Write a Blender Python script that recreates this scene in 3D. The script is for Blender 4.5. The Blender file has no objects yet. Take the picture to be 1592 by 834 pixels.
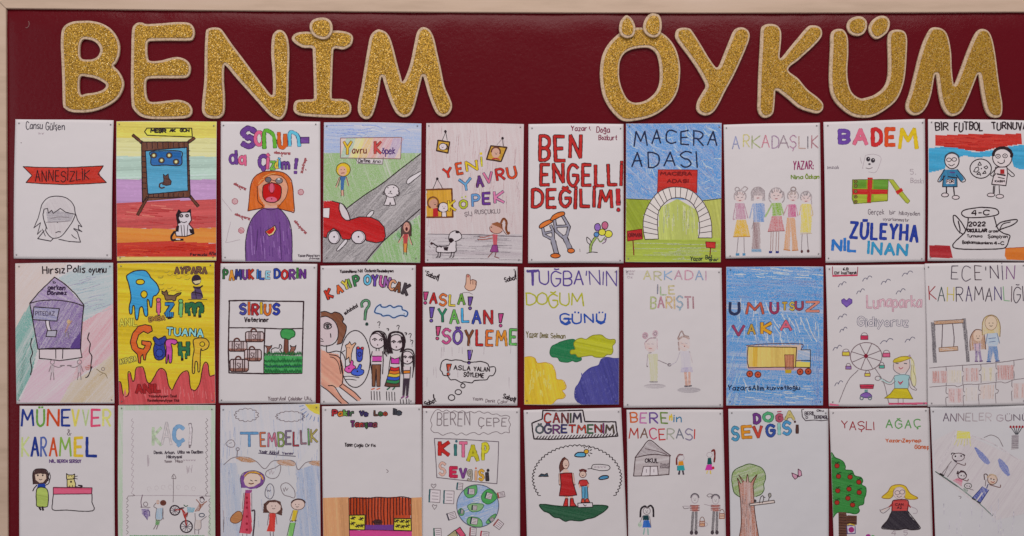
import bpy, math, random
import numpy as np
random.seed(7); rng = np.random.default_rng(7)
sc = bpy.context.scene
COL = sc.collection

# ------------------------------------------------------------------ camera, light, exposure
S = 0.00137                                   # metres per unit of the layout grid (an A4 sheet is 210 x 297 mm)
def WX(px): return (px - 796) * S
def WZ(py): return (417 - py) * S
DIST = 2.05
cam_d = bpy.data.cameras.new('camera'); cam = bpy.data.objects.new('camera', cam_d); COL.objects.link(cam)
cam.location = (0, -DIST, 0); cam.rotation_euler = (math.radians(90), 0, 0)
cam_d.sensor_width = 36; cam_d.lens = 36 * (DIST - 0.002) / (1592 * S); cam_d.clip_end = 50; cam_d.clip_start = 0.05
sc.camera = cam
w = bpy.data.worlds.new('World'); sc.world = w; w.use_nodes = True
w.node_tree.nodes['Background'].inputs[0].default_value = (1.0, 0.93, 0.94, 1)
w.node_tree.nodes['Background'].inputs[1].default_value = 0.32
def area(name, loc, target, sx, sy, power, col):
    d = bpy.data.lights.new(name, 'AREA'); d.shape = 'RECTANGLE'; d.size = sx; d.size_y = sy; d.energy = power; d.color = col
    o = bpy.data.objects.new(name, d); COL.objects.link(o); o.location = loc
    from mathutils import Vector
    o.rotation_euler = (Vector(target) - Vector(loc)).to_track_quat('-Z', 'Y').to_euler(); return o
area('ceiling_lamp', (0.15, -2.3, 2.4), (0.1, 0, 0.0), 3.6, 1.4, 68, (1.0, 0.93, 0.89))
area('window_light', (-3.0, -2.2, 0.3), (0, 0, 0), 1.6, 2.2, 11, (0.93, 0.95, 1.0))
sc.view_settings.view_transform = 'Standard'; sc.view_settings.look = 'None'
sc.view_settings.exposure = 0.0; sc.view_settings.gamma = 1.0; sc.view_settings.use_curve_mapping = False

# ------------------------------------------------------------------ node helpers, materials
def s2l(c):
    c = np.asarray(c, float) / 255
    return np.where(c <= 0.04045, c / 12.92, ((c + 0.055) / 1.055) ** 2.4)
ILL = s2l((190, 181, 183)) / (0.80, 0.768, 0.785) * 1.03
def pig(c):                                   # pigment colour of an ink, from how it looks beside white paper
    c = np.asarray(c, float); m_ = c.max(); k = 0.92 + 0.06 * (c.min() / m_) ** 2
    return np.clip(s2l(c * k * (c / m_) ** 0.25) / ILL, 0.006, 0.86)
def mat(name, rough=0.7, spec=0.3):
    m = bpy.data.materials.new(name); m.use_nodes = True
    b = m.node_tree.nodes['Principled BSDF']; b.inputs['Roughness'].default_value = rough
    b.inputs['Specular IOR Level'].default_value = spec
    return m, m.node_tree, b
def node(nt, t, **kw):
    n = nt.nodes.new(t)
    for k, v in kw.items():
        if k in n.inputs: n.inputs[k].default_value = v
        else: setattr(n, k, v)
    return n
def noise(nt, scale, detail=4, vec=None, rough=0.5):
    n = node(nt, 'ShaderNodeTexNoise'); n.inputs['Scale'].default_value = scale; n.inputs['Detail'].default_value = detail
    n.inputs['Roughness'].default_value = rough
    if vec is None:
        vec = nt.nodes.new('ShaderNodeTexCoord').outputs['Object']
    nt.links.new(vec, n.inputs['Vector']); return n.outputs['Fac']
def ramp(nt, fac, stops):
    r = nt.nodes.new('ShaderNodeValToRGB'); el = r.color_ramp.elements
    while len(el) < len(stops): el.new(0.5)
    for e, (p, c) in zip(el, stops): e.position = p; e.color = (*c, 1)
    nt.links.new(fac, r.inputs[0]); return r.outputs[0]
def bump(nt, b, fac, strength, dist):
    n = nt.nodes.new('ShaderNodeBump'); n.inputs['Strength'].default_value = strength; n.inputs['Distance'].default_value = dist
    nt.links.new(fac, n.inputs['Height']); nt.links.new(n.outputs[0], b.inputs['Normal']); return n
def math_n(nt, op, a, b_):
    n = nt.nodes.new('ShaderNodeMath'); n.operation = op
    for i, v in enumerate((a, b_)):
        if isinstance(v, (int, float)): n.inputs[i].default_value = v
        else: nt.links.new(v, n.inputs[i])
    return n.outputs[0]

PAPER = (0.80, 0.762, 0.785)
def paper_mat(name, c):
    m, nt, b = mat(name, 0.62, 0.12)
    n1 = noise(nt, 9, 3); col = ramp(nt, n1, [(0.3, tuple(x * 0.975 for x in c)), (0.7, c)])
    nt.links.new(col, b.inputs['Base Color'])
    bump(nt, b, noise(nt, 13, 2), 0.55, 0.0045); nt.nodes['Principled BSDF'].inputs['Roughness'].default_value = 0.6
    return m
M_paper = [paper_mat('paper_white', PAPER), paper_mat('paper_cool', (0.765, 0.758, 0.795)), paper_mat('paper_warm', (0.80, 0.75, 0.755))]
# ink: colour per face, alpha = how much paper grain shows through the pigment
M_ink, nt, b = mat('ink_and_pencil', 0.6, 0.08)
at = node(nt, 'ShaderNodeAttribute', attribute_name='Col')
g = noise(nt, 620, 2, rough=0.7)
g2 = node(nt, 'ShaderNodeMapRange'); g2.inputs['From Min'].default_value = 0.46; g2.inputs['From Max'].default_value = 0.64
nt.links.new(g, g2.inputs['Value'])
mx = node(nt, 'ShaderNodeMix', data_type='RGBA')
nt.links.new(math_n(nt, 'MULTIPLY', g2.outputs[0], at.outputs['Alpha']), mx.inputs[0])
nt.links.new(at.outputs['Color'], mx.inputs[6]); mx.inputs[7].default_value = (*PAPER, 1)
nt.links.new(mx.outputs[2], b.inputs['Base Color']); bump(nt, b, noise(nt, 13, 2), 0.55, 0.0045)

# ------------------------------------------------------------------ object helpers
def mesh_obj(name, V, Fc, m, parent=None, col=None, smooth=False, loc=None):
    me = bpy.data.meshes.new(name)
    V = np.asarray(V, dtype=np.float32)
    if isinstance(Fc, np.ndarray):
        n = len(Fc); k = Fc.shape[1]
        me.vertices.add(len(V)); me.vertices.foreach_set('co', V.ravel())
        me.loops.add(n * k); me.loops.foreach_set('vertex_index', Fc.astype(np.int32).ravel())
        me.polygons.add(n); me.polygons.foreach_set('loop_start', np.arange(0, n * k, k, dtype=np.int32))
        me.polygons.foreach_set('loop_total', np.full(n, k, dtype=np.int32))
        me.update(calc_edges=True)
    else:
        me.from_pydata([tuple(v) for v in V], [], Fc)
    if col is not None:
        a = me.attributes.new('Col', 'FLOAT_COLOR', 'POINT'); a.data.foreach_set('color', np.asarray(col, dtype=np.float32).ravel())
    me.materials.append(m)
    me.polygons.foreach_set('use_smooth', [smooth] * len(me.polygons))
    o = bpy.data.objects.new(name, me); COL.objects.link(o)
    if parent: o.parent = parent
    if loc: o.location = loc
    return o
def empty(name, loc, label, cat, group=None):
    o = bpy.data.objects.new(name, None); COL.objects.link(o); o.location = loc; o.empty_display_size = 0.02
    o['label'] = label; o['category'] = cat
    if group: o['group'] = group
    return o

# ------------------------------------------------------------------ handwriting: one stroke font drawn on a 6 x 8 grid ("~" curved)
GL = {
'A':'08 30 68|15 55','B':'00 08|~00 30 51 53 34 04|~34 55 57 38 08','C':'~61 40 20 02 06 28 48 67','D':'00 08|~00 30 62 66 38 08',
'E':'50 00 08 58|04 44','F':'50 00 08|04 44','G':'~61 40 20 02 06 28 48 66|66 64 34','H':'00 08|60 68|04 64','I':'00 08','J':'~40 46 28 06',
'K':'00 08|60 04 68','L':'00 08 58','M':'08 10 45 70 88','N':'08 00 68 60','O':'~30 02 06 38 66 62 30','P':'00 08|~00 40 62 44 04',
'R':'00 08|~00 40 62 44 04|24 68','S':'~61 40 20 02 24 44 66 48 28 07','T':'00 60|30 38','U':'~00 06 28 48 66 60','V':'00 38 60',
'Y':'00 34 60|34 38','Z':'00 60 08 68',
'a':'~53 23 05 07 28 56|53 58','b':'00 08|~04 33 55 57 38 07','c':'~54 33 14 07 28 47','d':'50 58|~54 23 05 07 28 57','e':'~05 55 44 23 04 07 28 57',
'f':'~40 21 28|03 43','g':'~53 23 05 27 56|~53 5a 2b 0a','h':'00 08|~05 33 54 58','i':'03 08','ı':'03 08','j':'~23 2a 0b','k':'00 08|43 05 48','l':'00 08',
'm':'03 08|~05 23 35 38|~35 53 65 68','n':'03 08|~05 33 54 58','o':'~23 05 07 28 47 45 23','p':'03 0b|~04 33 55 57 38 07','r':'03 08|~05 23 43',
's':'~43 23 04 25 36 47 28 07','t':'20 27 48|03 43','u':'~03 07 28 57|53 58','v':'03 28 53','y':'03 27|53 0b','z':'03 43 08 48',
'0':'~20 02 06 28 46 42 20','2':'~02 20 41 43 08 48','3':'~01 30 42 14 46 38 07','4':'30 05 55|40 48','5':'40 00 03 ~','6':'~40 04 07 28 47 35 05','8':'~20 02 24 46 28 06 24 42 20',
'!':'00 05|07 08','?':'~01 20 41 42 24 26|28 27','-':'05 35','.':'07 08',',':'07 09',':':'04 05|07 08',"'":'00 02','&':'~48 11 20 32 06 28 55','/':'30 08','"':'00 02|20 22'}
GL['X'] = '00 68|60 08'; GL['w'] = '03 18 35 58 63'; GL['1'] = '02 20 28'; GL['7'] = '00 50 28'; GL['9'] = '~43 24 02 20 42 38'
GL['5'] = '40 00 03|~03 33 45 37 28 07'
ACC = {'İ':('I','dot'),'i':('i','dotl'),'j':('j','dotl'),'Ö':('O','dots'),'Ü':('U','dots'),'ö':('o','dotsl'),'ü':('u','dotsl'),'Ğ':('G','brv'),'ğ':('g','brvl'),
       'Ş':('S','ced'),'ş':('s','ced'),'Ç':('C','ced'),'ç':('c','ced')}
def glyph(ch):
    base, acc = ACC.get(ch, (ch, None))
    out = []
    for st in GL[base].split('|'):
        cv = st.startswith('~')
        out.append(([(int(p[0], 16), int(p[1], 16)) for p in st.lstrip('~').split() if len(p) == 2], cv))
    xs = [p[0] for s_, _ in out for p in s_]; wd = max(xs)
    m_ = wd / 2
    if acc in ('dot', 'dotl'): y = -1.5 if acc == 'dot' else 1.2; out.append(([(m_, y), (m_, y + 0.5)], False))
    if acc in ('dots', 'dotsl'):
        y = -1.6 if acc == 'dots' else 1.2
        out += [([(m_ - 1.2, y), (m_ - 1.2, y + 0.6)], False), ([(m_ + 1.2, y), (m_ + 1.2, y + 0.6)], False)]
    if acc in ('brv', 'brvl'):
        y = -1.3 if acc == 'brv' else 1.5; out.append(([(m_ - 1.5, y - 0.2), (m_, y + 0.2), (m_ + 1.5, y - 0.2)], True))
    if acc == 'ced': out.append(([(m_, 8), (m_ + 0.5, 9.2), (m_ - 0.4, 9.9)], False))
    return out, wd

# ------------------------------------------------------------------ drawing on sheets
KS = 3.6261                                   # drawing units per layout unit
CUR = None
def cat_rom(P, closed=False, k=5):
    P = np.asarray(P, float); n = len(P)
    if n < 3: return P
    if closed: Q = np.vstack([P[-1], P, P[0], P[1]]); m_ = n
    else: Q = np.vstack([2 * P[0] - P[1], P, 2 * P[-1] - P[-2]]); m_ = n - 1
    t = np.linspace(0, 1, k, endpoint=False)[:, None]
    out = []
    for i in range(m_):
        p0, p1, p2, p3 = Q[i], Q[i + 1], Q[i + 2], Q[i + 3]
        out.append(0.5 * ((2 * p1) + (-p0 + p2) * t + (2 * p0 - 5 * p1 + 4 * p2 - p3) * t ** 2 + (-p0 + 3 * p1 - 3 * p2 + p3) * t ** 3))
    out = np.vstack(out)
    if not closed: out = np.vstack([out, P[-1]])
    return out
def pts(p):
    if isinstance(p, str): return np.array([[float(v) for v in q.split(',')] for q in p.split()])
    return np.asarray(p, float)
def resample(P, d):
    seg = np.hypot(*(np.diff(P, axis=0).T)); out = [P[:1]]
    for i, s_ in enumerate(seg):
        n = max(1, int(math.ceil(s_ / d))); t = np.arange(1, n + 1)[:, None] / n
        out.append(P[i] + (P[i + 1] - P[i]) * t)
    return np.vstack(out)
def inside(poly, X, Y):
    r = np.zeros(X.shape, bool); n = len(poly)
    for i in range(n):
        x0, y0 = poly[i]; x1, y1 = poly[(i + 1) % n]
        if y0 == y1: continue
        c = ((y0 > Y) != (y1 > Y)) & (X < (x1 - x0) * (Y - y0) / (y1 - y0) + x0); r ^= c
    return r
class Sheet: pass
SHEETS = []
def P(ox, oy, quad, label, short, paper=0, lift=None, pins='abcd', bend=None):
    global CUR
    s = Sheet(); s.ox, s.oy, s.quad = ox, oy, pts(quad); s.label = label; s.short = short; s.paper = paper
    s.parts = []; s.boxes = []; s.cur = None; s.pins = pins; i = len(SHEETS)
    s.lift = lift if lift is not None else 0.0012 + 0.0012 * ((i + i // 10) % 2)
    r = random.Random(100 + i)
    s.bend = bend or [r.uniform(0.001, 0.0055), r.uniform(-0.0012, 0.002), r.uniform(0, 3.1), r.uniform(0.5, 1.6), r.uniform(0.0006, 0.0030)]
    SHEETS.append(s); CUR = s
def T(name, label=None):
    CUR.cur = dict(name=name, label=label, q=[], z=[], c=[]); CUR.parts.append(CUR.cur)
def surf(s, x, y):
    q = s.quad; x0, x1 = (q[0, 0] + q[3, 0]) / 2, (q[1, 0] + q[2, 0]) / 2; y0, y1 = (q[0, 1] + q[1, 1]) / 2, (q[2, 1] + q[3, 1]) / 2
    u = np.clip((x - x0) / (x1 - x0), -0.02, 1.02); v = np.clip((y - y0) / (y1 - y0), -0.02, 1.02)
    a, b_, ph, fr, cu = s.bend
    h = a * np.sin(np.pi * np.clip(u, 0, 1)) * (0.35 + 0.65 * np.sin(np.pi * np.clip(v, 0, 1))) + b_ * np.sin(np.pi * np.clip(v, 0, 1)) * np.cos(2 * fr * u * np.pi + ph)
    h = h + cu * (np.abs(2 * u - 1) ** 5) * np.sin(np.pi * np.clip(v, 0, 1)) + cu * 0.8 * np.clip(v, 0, 1) ** 6 * np.sin(np.pi * np.clip(u, 0, 1))
    return s.lift + h + 0.0007
def layer(bb):
    l = 0
    for (x0, y0, x1, y1, k) in CUR.boxes:
        if bb[0] < x1 and bb[2] > x0 and bb[1] < y1 and bb[3] > y0 and k >= l: l = k + 1
    CUR.boxes.append((*bb, l)); return l
def push(Q, zoff, col, alpha):
    """Q (n,4,2) quads; zoff (n,) offset inside the layer 0..1; col (n,3)"""
    if len(Q) == 0: return
    qd = CUR.quad; cen = qd.mean(axis=0); qi = cen + (qd - cen) * 0.996; Q = Q.copy(); x, y = Q[..., 0], Q[..., 1]
    ed = lambda a, b_, t: a[1] + (b_[1] - a[1]) * (t - a[0]) / (b_[0] - a[0])
    ex = lambda a, b_, t: a[0] + (b_[0] - a[0]) * (t - a[1]) / (b_[1] - a[1])
    y[:] = np.clip(y, ed(qi[0], qi[1], x), ed(qi[3], qi[2], x)); x[:] = np.clip(x, ex(qi[0], qi[3], y), ex(qi[1], qi[2], y))
    d1, d2 = Q[:, 2] - Q[:, 0], Q[:, 3] - Q[:, 1]; k = np.abs(d1[:, 0] * d2[:, 1] - d1[:, 1] * d2[:, 0]) > 0.05
    Q, zoff, col = Q[k], zoff[k], col[k]
    if len(Q) == 0: return
    bb = (Q[..., 0].min(), Q[..., 1].min(), Q[..., 0].max(), Q[..., 1].max()); l = layer(bb)
    p = CUR.cur; p['q'].append(Q); p['z'].append((l + 0.75 * zoff) * 1.6e-5)
    p['c'].append(np.hstack([np.clip(col, 0.006, 0.87), np.full((len(Q), 1), alpha)]))
PEN = {'m': (0.05, 0.05), 'p': (0.55, 0.12), 's': (0.02, 0.02)}   # grain alpha, colour jitter
INK = (38, 24, 30)
def L(p, w=3.6, c=INK, s=1, z=0, st='m', j=0.8):
    w = w * 1.1 + 0.9 * max(0.0, 1 - w / 16)
    p = pts(p).copy()
    if z: p = np.vstack([p, p[:1]]) if not s else p
    if s: p = cat_rom(p, closed=bool(z));
    if s and z: p = np.vstack([p, p[:1]])
    if len(p) < 2: return
    p = p[np.r_[True, np.hypot(*(np.diff(p, axis=0).T)) > 1e-6]]
    if len(p) < 2: return
    d = np.diff(p, axis=0); a = np.arctan2(d[:, 1], d[:, 0]); tr = np.abs((np.diff(a) + np.pi) % (2 * np.pi) - np.pi)
    cuts = [0] + [i + 1 for i in np.where(tr > 0.8)[0]] + [len(p) - 1]
    Qs, Zs = [], []
    for ci in range(len(cuts) - 1):
        q = resample(p[cuts[ci]:cuts[ci + 1] + 1], 13)
        if len(q) > 2 and j: q[1:-1] += rng.normal(0, j * 0.35, (len(q) - 2, 2))
        t = np.gradient(q, axis=0); t /= np.maximum(np.hypot(t[:, 0], t[:, 1])[:, None], 1e-9)
        n = np.stack([-t[:, 1], t[:, 0]], 1); ww = (w / 2) * (1 + rng.normal(0, 0.07, len(q)))[:, None]
        cp = 0.3 if w > 9 else 0.38; ct = 0.42 if w > 9 else 0.26; e0 = q[0] - t[0] * w * cp; e1 = q[-1] + t[-1] * w * cp
        q2 = np.vstack([e0, q, e1]); n2 = np.vstack([n[0], n, n[-1]]); w2 = np.vstack([[[w * ct]], ww, [[w * ct]]])
        A, B = q2 + n2 * w2, q2 - n2 * w2
        Qs.append(np.stack([A[:-1], A[1:], B[1:], B[:-1]], 1))
        m_ = len(q2) - 1; Zs.append((ci % 5) * 0.2 + 0.15 * np.arange(m_) / m_)
    Q = np.vstack(Qs); Z = np.hstack(Zs); base = pig(c)
    g_, jit = PEN[st]
    if st == 'p': base = base * 0.82 + 0.18 * np.array(PAPER)
    push(Q, Z, base[None] * (1 + rng.normal(0, jit, (len(Q), 1))), g_)
def F(p, c, st='m', a=12, s=0, h=None, cov=None):
    p = pts(p)
    if s: p = cat_rom(p, closed=True)
    ar = abs(np.sum(p[:, 0] * np.roll(p[:, 1], -1) - p[:, 1] * np.roll(p[:, 0], -1)) / 2)
    h = h or min(max(math.sqrt(ar) / 30, 2.4), 5.5)
    th = math.radians(a); Rm = np.array([[math.cos(th), math.sin(th)], [-math.sin(th), math.cos(th)]])
    q = p @ Rm.T; n = len(q); q2 = np.roll(q, -1, axis=0)
    y0, y1 = q[:, 1].min(), q[:, 1].max(); Qs, Cs = [], []
    base = pig(c); g_, jit = PEN[st]; pap = np.array(PAPER)
    y = y0; k = 0
    drift = 0.0; ex = h * 0.03
    while y < y1:
        ym = min(y + h / 2, (y + y1) / 2); hh = min(h, y1 - y)
        m_ = (q[:, 1] > ym) != (q2[:, 1] > ym)
        if m_.any():
            A, B = q[m_], q2[m_]; xs = np.sort(A[:, 0] + (ym - A[:, 1]) * (B[:, 0] - A[:, 0]) / (B[:, 1] - A[:, 1]))
            for xa, xb in zip(xs[::2], xs[1::2]):
                if xb - xa < 0.6: continue
                ns = max(1, int(math.ceil((xb - xa) / 15))); X = np.linspace(xa, xb, ns + 1)
                if ns > 2: X[1:-1] += rng.uniform(-4, 4, ns - 1)
                Qs.append(np.stack([np.stack([X[:-1], np.full(ns, y)], 1), np.stack([X[1:], np.full(ns, y)], 1),
                                    np.stack([X[1:], np.full(ns, y + hh)], 1), np.stack([X[:-1], np.full(ns, y + hh)], 1)], 1))
                if st == 'p':
                    drift = 0.7 * drift + rng.normal(0, 0.10); wv = 0.10 * np.sin(np.arange(ns) * rng.uniform(0.2, 0.5) + rng.uniform(0, 6))
                    f = np.clip((cov or 0.78) + drift + wv + rng.normal(0, 0.09) + rng.normal(0, 0.03, ns), 0.12, 1)[:, None]
                    Cs.append(pap * (1 - f) + base * f)
                elif st == 'm':
                    drift = 0.8 * drift + rng.normal(0, 0.035)
                    f = 1 + drift + rng.normal(0, 0.05) + (0.10 * (rng.random(ns) < 0.12)); f = np.asarray(f)[:, None] * np.ones((ns, 1))
                    Cs.append(base * f + 0.03 * pap * np.clip(drift * 6 + rng.random() * 0.8, 0, 1))
                else: Cs.append(np.repeat(base[None], ns, 0))
        y += h; k += 1
    if not Qs: return
    Q = np.vstack(Qs) @ Rm
    push(Q, np.zeros(len(Q)), np.vstack(Cs), g_)
def FO(p, c, o=INK, w=3.6, s=0, st='m', a=12, cov=None):
    F(p, c, st, a, s, cov=cov); L(p, w, o, s=s, z=1)
def E(cx, cy, rx, ry, n=18, a0=0, a1=360):
    t = np.radians(np.linspace(a0, a1, n, endpoint=(a1 - a0) != 360)); return np.stack([cx + rx * np.cos(t), cy + ry * np.sin(t)], 1)
def R(x0, y0, x1, y1): return np.array([[x0, y0], [x1, y0], [x1, y1], [x0, y1]], float)
def dot(x, y, r=3, c=INK): F(E(x, y, r, r, 8), c, 's', 0, h=max(1.2, r / 2.2))
def X(t, x, y, w, h, c=INK, lw=4, o=None, ow=3, rot=0, st='m', wob=0.6, sp=2.6, arc=0):
    """write text t in the box (x,y,w,h); c one colour or a list per letter; o outline colour of block letters"""
    gl = [(None, 3) if ch == ' ' else glyph(ch) for ch in t]
    if lw >= 7:
        kk = 0.45 if len(t) == 1 else 1
        if w > 3 * lw: x += lw * .4 * kk; w -= lw * .9 * kk
        y += lw * .35 * kk; h -= lw * .8 * kk
    tot = sum(max(g_[1], 0.01) for g_ in gl) + sp * (len(gl) - 1); sx = w / max(tot, 0.1); sy = h / 8.0; cx = 0; k = 0
    cs = c if isinstance(c, list) else [c]; ca, sa = math.cos(math.radians(rot)), math.sin(math.radians(rot))
    for ch, (gs, wd) in zip(t, gl):
        if gs:
            jy = random.uniform(-wob, wob); jr = random.uniform(-0.07, 0.07) * (wob > 0) * (1 if o is None else .5); hs = 1 + random.uniform(-0.07, 0.07) * (wob > 0); col = cs[k % len(cs)]; k += 1
            fr = cx / tot; dy = jy * h / 22 + arc * (4 * (fr - 0.5) ** 2 - 1)
            strokes = []
            for pl, cv in gs:
                q = (np.array([[px_ + cx, py_] for px_, py_ in pl], float) + rng.normal(0, (0.10 + 0.05 * wob) if o is None else 0.05, (len(pl), 2))) * (sx, sy * hs)
                q[:, 0] += -jr * (q[:, 1] - h / 2); q[:, 1] += dy
                q = np.stack([x + q[:, 0] * ca - q[:, 1] * sa, y + q[:, 0] * sa + q[:, 1] * ca], 1)
                strokes.append((q, cv and len(q) > 2))
            if o is not None:
                for q, cv in strokes: L(q, lw + 2 * ow + (2.2 if sum(o) < 300 else 0.6), o, s=cv, j=0.3)
            for q, cv in strokes: L(q, lw, col, s=cv, st=st, j=0.3)
        cx += wd + sp
def scrawl(x, y, w, h, c=INK, lw=1.8, n=None):    # writing too small to read: a run of little joined strokes
    n = n or max(3, int(w / (h * 0.75))); q = [(x + w * i / (2 * n) + random.uniform(-1, 1), y + (h if i % 2 else 0) + random.uniform(-h, h) * 0.3) for i in range(2 * n + 1)]
    for i in range(0, 2 * n, 6): L(q[i:i + 5], lw, c, s=0)
def split_parts(parts):
    out = []
    for p in parts:
        n = len(p['q'])
        if n < 2: out.append(p); continue
        gap = 26 if p['name'] in ('lettering', 'handwriting', 'signature', 'scattered_words', 'apples', 'black_stars', 'exclamation_mark', 'question_mark', 'flying_bird', 'border_pattern', 'wavy_line') else 60
        bb = np.array([(q[..., 0].min(), q[..., 1].min(), q[..., 0].max(), q[..., 1].max()) for q in p['q']]); g = list(range(n))
        def root(i):
            while g[i] != i: g[i] = g[g[i]]; i = g[i]
            return i
        for i in range(n):
            hit = (bb[:, 0] - gap < bb[i, 2]) & (bb[:, 2] + gap > bb[i, 0]) & (bb[:, 1] - gap * .5 < bb[i, 3]) & (bb[:, 3] + gap * .5 > bb[i, 1])
            for k in np.where(hit)[0]:
                a, b_ = root(i), root(int(k))
                if a != b_: g[b_] = a
        nm = {'apples': 'apple', 'black_stars': 'black_star', 'scattered_words': 'scattered_word'}.get(p['name'], p['name'])
        for r_ in sorted({root(i) for i in range(n)}):
            ii = [i for i in range(n) if root(i) == r_]
            out.append(dict(name=nm, label=p['label'], q=[p['q'][i] for i in ii], z=[p['z'][i] for i in ii], c=[p['c'][i] for i in ii]))
    return out
def CL(cx, cy, rx, ry, n, w=3, c=(120, 108, 112), a0=0, a1=360, fill=None):   # bumpy cloud outline
    q = []
    for k in range(n):
        t0, t1 = math.radians(a0 + (a1 - a0) * k / n), math.radians(a0 + (a1 - a0) * (k + 1) / n)
        for f in (0, .2, .5, .8): t = t0 + (t1 - t0) * f; r_ = 1 + (math.pi * .9 / n * math.sin(math.pi * f) * abs(a1 - a0) / 360); q.append((cx + rx * r_ * math.cos(t), cy + ry * r_ * math.sin(t)))
    q.append((cx + rx * math.cos(math.radians(a1)), cy + ry * math.sin(math.radians(a1))))
    if fill: F(q, fill, 's')
    L(q, w, c, s=0)
def flush_sheets():
    for s in SHEETS:
        qd = s.quad; cc = qd.mean(axis=0); cx, cz = WX(s.ox + cc[0] / KS), WZ(s.oy + cc[1] / KS)
        root = empty('child_drawing', (cx, 0, cz), s.label, 'drawing', "children's drawings pinned to the board")
        s.root = root
        nu, nv = 34, 48; u, v = np.meshgrid(np.linspace(0, 1, nu + 1), np.linspace(0, 1, nv + 1)); u = u.ravel(); v = v.ravel()
        bl = lambda k: qd[0, k] * (1 - u) * (1 - v) + qd[1, k] * u * (1 - v) + qd[2, k] * u * v + qd[3, k] * (1 - u) * v
        x, y = bl(0), bl(1)
        ed = np.minimum(np.minimum(u, 1 - u), np.minimum(v, 1 - v))
        y = y + 1.2 * np.sin(u * 5 + s.bend[2]) * (ed < 1e-6)
        d = surf(s, x, y)
        V = np.stack([WX(s.ox + x / KS) - cx, -d, WZ(s.oy + y / KS) - cz], 1); Vb = V.copy(); Vb[:, 1] += 0.00025
        n = len(V); i = np.arange(nv)[:, None] * (nu + 1) + np.arange(nu)[None]; i = i.ravel()
        front = np.stack([i, i + nu + 1, i + nu + 2, i + 1], 1); back = np.stack([i, i + 1, i + nu + 2, i + nu + 1], 1) + n
        row = lambda a: [np.array([a[k], a[k + 1], a[k + 1] + n, a[k] + n]) for k in range(len(a) - 1)]
        g_ = np.arange(n).reshape(nv + 1, nu + 1)
        side = np.array(row(g_[0]) + row(g_[:, -1]) + row(g_[-1][::-1]) + row(g_[::-1, 0]))
        mesh_obj('paper_sheet', np.vstack([V, Vb]), np.vstack([front, back, side]), M_paper[s.paper], root, smooth=True)
        for p in split_parts(s.parts):
            if not p['q']: continue
            Q = np.vstack(p['q']); z = np.hstack(p['z']); c = np.vstack(p['c'])
            X_, Y_ = Q[..., 0].ravel(), Q[..., 1].ravel(); zz = np.repeat(z, 4)
            V = np.stack([WX(s.ox + X_ / KS) - cx, -(surf(s, X_, Y_) + 7e-5 + zz), WZ(s.oy + Y_ / KS) - cz], 1)
            Fi = np.arange(len(V)).reshape(-1, 4)
            e1 = Q[:, 1] - Q[:, 0]; e2 = Q[:, 3] - Q[:, 0]; flip = (e1[:, 0] * e2[:, 1] - e1[:, 1] * e2[:, 0]) > 0
            Fi[flip] = Fi[flip][:, ::-1]
            o = mesh_obj(p['name'], V, Fi, M_ink, root, col=np.repeat(c, 4, 0))
            if p['label']: o['label'] = p['label']
# ------------------------------------------------------------------ wall and board
M_wall, nt, b = mat('wall_paint', 0.8, 0.2)
nt.links.new(ramp(nt, noise(nt, 3, 4), [(0.3, (0.60, 0.55, 0.46)), (0.7, (0.66, 0.61, 0.52))]), b.inputs['Base Color']); bump(nt, b, noise(nt, 160, 3), 0.3, 0.001)
M_rail, nt, b = mat('painted_wood_rail', 0.5, 0.35)
tc = nt.nodes.new('ShaderNodeTexCoord'); mp = nt.nodes.new('ShaderNodeMapping'); nt.links.new(tc.outputs['Object'], mp.inputs[0]); mp.inputs['Scale'].default_value = (2, 8, 14)
n1 = noise(nt, 2.2, 6, mp.outputs[0], 0.6)
nt.links.new(ramp(nt, n1, [(0.25, (0.52, 0.385, 0.285)), (0.5, (0.64, 0.48, 0.365)), (0.75, (0.68, 0.52, 0.41))]), b.inputs['Base Color'])
bump(nt, b, noise(nt, 90, 4), 0.15, 0.0006)
M_felt, nt, b = mat('wine_vinyl', 0.44, 0.18)
n1 = noise(nt, 2.5, 4)
nt.links.new(ramp(nt, n1, [(0.3, (0.120, 0.0014, 0.0066)), (0.7, (0.134, 0.0020, 0.0086))]), b.inputs['Base Color'])
nb = math_n(nt, 'ADD', math_n(nt, 'MULTIPLY', noise(nt, 110, 4, rough=0.65), 1.5), math_n(nt, 'MULTIPLY', noise(nt, 620, 2), 0.35))
bump(nt, b, nb, 0.34, 0.0014)
rr = node(nt, 'ShaderNodeMapRange'); rr.inputs['To Min'].default_value = 0.24; rr.inputs['To Max'].default_value = 0.32
nt.links.new(noise(nt, 60, 3), rr.inputs['Value']); nt.links.new(rr.outputs[0], b.inputs['Roughness'])

BX0, BX1, BY0, BY1 = 9.5, 1622, 13, 905
def top_edge(px): return 13.2 + 7.2 * math.sin(min(max((px - 10) / 1450, 0), 1.07) * math.pi * 0.66)   # the rail bows a little
wall = mesh_obj('wall', [(-3, 0.05, -1.7), (3, 0.05, -1.7), (3, 0.05, 1.6), (-3, 0.05, 1.6)], [(0, 1, 2, 3)], M_wall); wall['kind'] = 'structure'
board = empty('bulletin_board', (WX(800), 0.03, WZ(905)), 'large wine red padded bulletin board with pale wooden frame behind all the drawings', 'bulletin board')
bo = np.array(board.location)
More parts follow.
